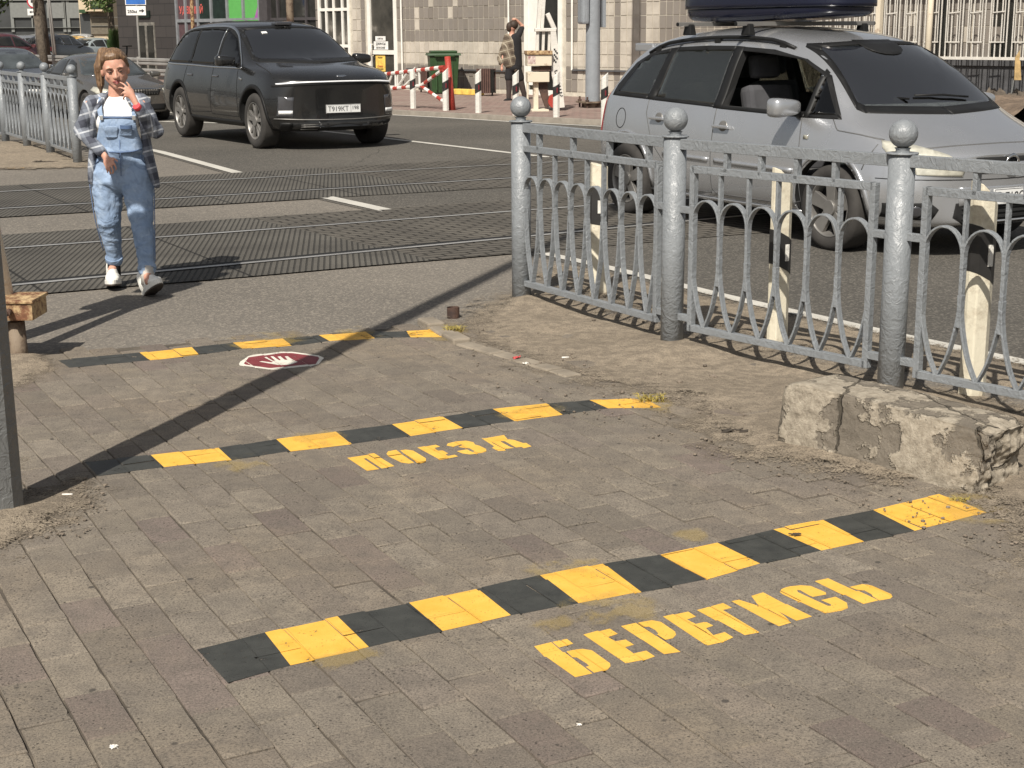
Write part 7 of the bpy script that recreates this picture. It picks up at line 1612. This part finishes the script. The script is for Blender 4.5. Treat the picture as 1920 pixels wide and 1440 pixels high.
front([(199, 203), (184, 193), (172, 184), (168, 180), (170, 180), (166, 181), (165, 182), (166, 178)], [178, 192, 212, 240, 265, 295, 322, 345], [-.015, -.07, -.10, -.08, -.04, -.06, -.07, -.05])
front([(236, 240), (250, 262), (258, 272), (264, 280), (266, 282), (270, 288), (278, 296), (290, 300)], [178, 190, 212, 240, 265, 295, 325, 352], [-.015, -.06, -.09, -.08, -.06, -.08, -.09, -.07])
for sg, c0 in ((-1, w3(199, 182, -.03)), (1, w3(238, 180, -.03))):
    shell('collar', [[c0 + Vector((sg * .00, .06, .025)), c0 + Vector((sg * .03, .05, .01))], [c0 + Vector((0, -.01, .012)), c0 + Vector((sg * .045, 0, -.012))], [c0 + Vector((-sg * .0, -.05, -.03)), c0 + Vector((sg * .05, -.04, -.06))]], .006, 'plaid_blue', shirt)
m = MB(); d = (wr_r - el_r).normalized(); c0 = wr_r + d * .012; m.cyl(c0 - d * .013, c0 + d * .013, .0255, .0245, n=20); m.build('wristband', 'wrist_red', bd_, bev=.002)
# trainers
def shoe(c, pitch, yaw, roll, name='shoe'):
    e = organic(name, [('e', (0, .03, .035), (.036, .055, .034)), ('e', (0, -.05, .022), (.040, .075, .026)), ('c', (0, .045, .03), (0, .04, .075), .037, .036), ('c', (0, 0, .05), (0, -.07, .03), .030, .028), ('e', (0, -.10, .016), (.039, .036, .020))], 'shoe_white', bd_, .006, 3)
    m = MB(); n = 28; prof = []
    for k in range(n):
        a = 2 * pi * k / n; y = cos(a) * .142 - .020; x = sin(a) * (.044 if y < .0 else .038) * (1 if abs(cos(a)) < .9 else 1); prof.append(Vector((x, y, 0)))
    m.prism([p + Vector((0, 0, -.012)) for p in prof], (0, 0, .024)); s = m.build('sole', 'shoe_white', e, bev=.004); m = MB(); m.prism([p * .97 + Vector((0, 0, -.018)) for p in prof], (0, 0, .007)); m.build('tread', 'sole_dark', e)
    m = MB()
    for k in range(5): m.tube([Vector((-.022, -.005 - .017 * k, .070 - .006 * k)), Vector((0, -.010 - .017 * k, .081 - .007 * k)), Vector((.022, -.005 - .017 * k, .070 - .006 * k))], .0032, n=5)
    m.build('laces', 'cotton_white', e)
    e.location = c; e.rotation_euler = (pitch, roll, yaw); e.scale = (1.2, 1.15, 1.3); return e
shoe(w3(214, 527, .10) + Vector((0, -.02, 0)), radians(-8), radians(13), 0); e = shoe(w3(285, 550, -.24) + Vector((-.01, .015, .02)), radians(-26), radians(36), radians(-8))
for a in (an_l, an_r): m = MB(); m.cyl(a + Vector((0, -.012, -.07)), a + Vector((0, 0, .05)), .042, .041, n=16); m.build('sock', 'sock' if a is an_r else 'cloth_black', bd_)
# --- the man leaning at the wall, back to us
MY = 34.2; MR = atY(972, 192, MY); mr = empty('person', (MR.x, MY, .06), 0, 'man in brown checked shirt and black shorts with one arm on his head', 'person'); k_ = MY / FPX
def m3(px, py, dy=0): return Vector(((px - 972) * k_, dy, (192 - py) * k_))
mb = [('e', m3(962, 59, 0), (.085, .10, .115)), ('c', m3(961, 66), m3(961, 72), .06, .06), ('e', m3(962, 85), (.17, .12, .17)), ('e', m3(962, 105), (.15, .11, .2)), ('e', m3(965, 125), (.16, .12, .14)), ('c', m3(951, 78), m3(944, 102, .0), .055, .045), ('c', m3(944, 102), m3(942, 128, -.1), .045, .03), ('e', m3(942, 134, -.1), (.035, .03, .06)),
      ('c', m3(974, 74), m3(980, 58, .1), .055, .045), ('c', m3(980, 58, .1), m3(969, 47, .02), .042, .03), ('e', m3(965, 46, .0), (.055, .04, .035)), ('c', m3(958, 135), m3(955, 160), .085, .06), ('c', m3(955, 160), m3(954, 188), .058, .04), ('c', m3(970, 135), m3(977, 160, .05), .085, .06), ('c', m3(977, 160, .05), m3(985, 190, .1), .056, .038), ('c', m3(954, 190), m3(948, 192, -.08), .04, .035), ('c', m3(985, 191, .1), m3(982, 192, -.05), .04, .035)]
mo = organic('body', mb, 'skin', mr, .016, 3)
organic('hair', [('e', m3(964, 56, -.01), (.105, .11, .105)), ('e', m3(956, 60, -.02), (.07, .08, .11))], 'hair_dark', mo, .015, 2); M('hair_dark', (.035, .02, .012), .7, var=.5, scale=30)
organic('black_tshirt', [('c', m3(965, 84), m3(966, 128), .165, .165, .8), ('c', m3(973, 74), m3(979, 62, .08), .075, .06)], 'cloth_black', mo, .015, 3); M('cloth_black', (.012, .011, .012), .9, var=.3)
organic('checked_shirt', [('c', m3(953, 78), m3(943, 104), .085, .075), ('c', m3(943, 104), m3(938, 118, -.03), .075, .06), ('c', m3(957, 86, -.06), m3(956, 122, -.06), .13, .15, .7), ('c', m3(961, 110, -.07), m3(966, 134, -.07), .10, .07, .7), ('c', m3(941, 112), m3(940, 124, -.08), .07, .055)], 'plaid_brown', mo, .015, 2, disp=lambda p: .02 * noise.noise(p * 9))
organic('shorts', [('e', m3(964, 132), (.18, .14, .12)), ('c', m3(957, 136), m3(955, 150), .105, .10), ('c', m3(970, 136), m3(975, 151, .03), .105, .10)], 'cloth_black', mo, .016, 2)
organic('tights', [('c', m3(955, 150), m3(955, 168), .08, .066), ('c', m3(955, 168), m3(954, 188), .066, .052), ('c', m3(975, 150, .03), m3(980, 170, .06), .08, .066), ('c', m3(980, 170, .06), m3(985, 189, .1), .066, .052)], 'tights_dark', mo, .014, 2); M('tights_dark', (.045, .032, .028), .8, var=.3)
for a, b in ((m3(955, 191), m3(948, 192.5, -.10)), (m3(986, 191, .12), m3(981, 192.5, -.05))): organic('shoe', [('c', a, b, .062, .05)], 'cloth_black', mo, .014, 2)
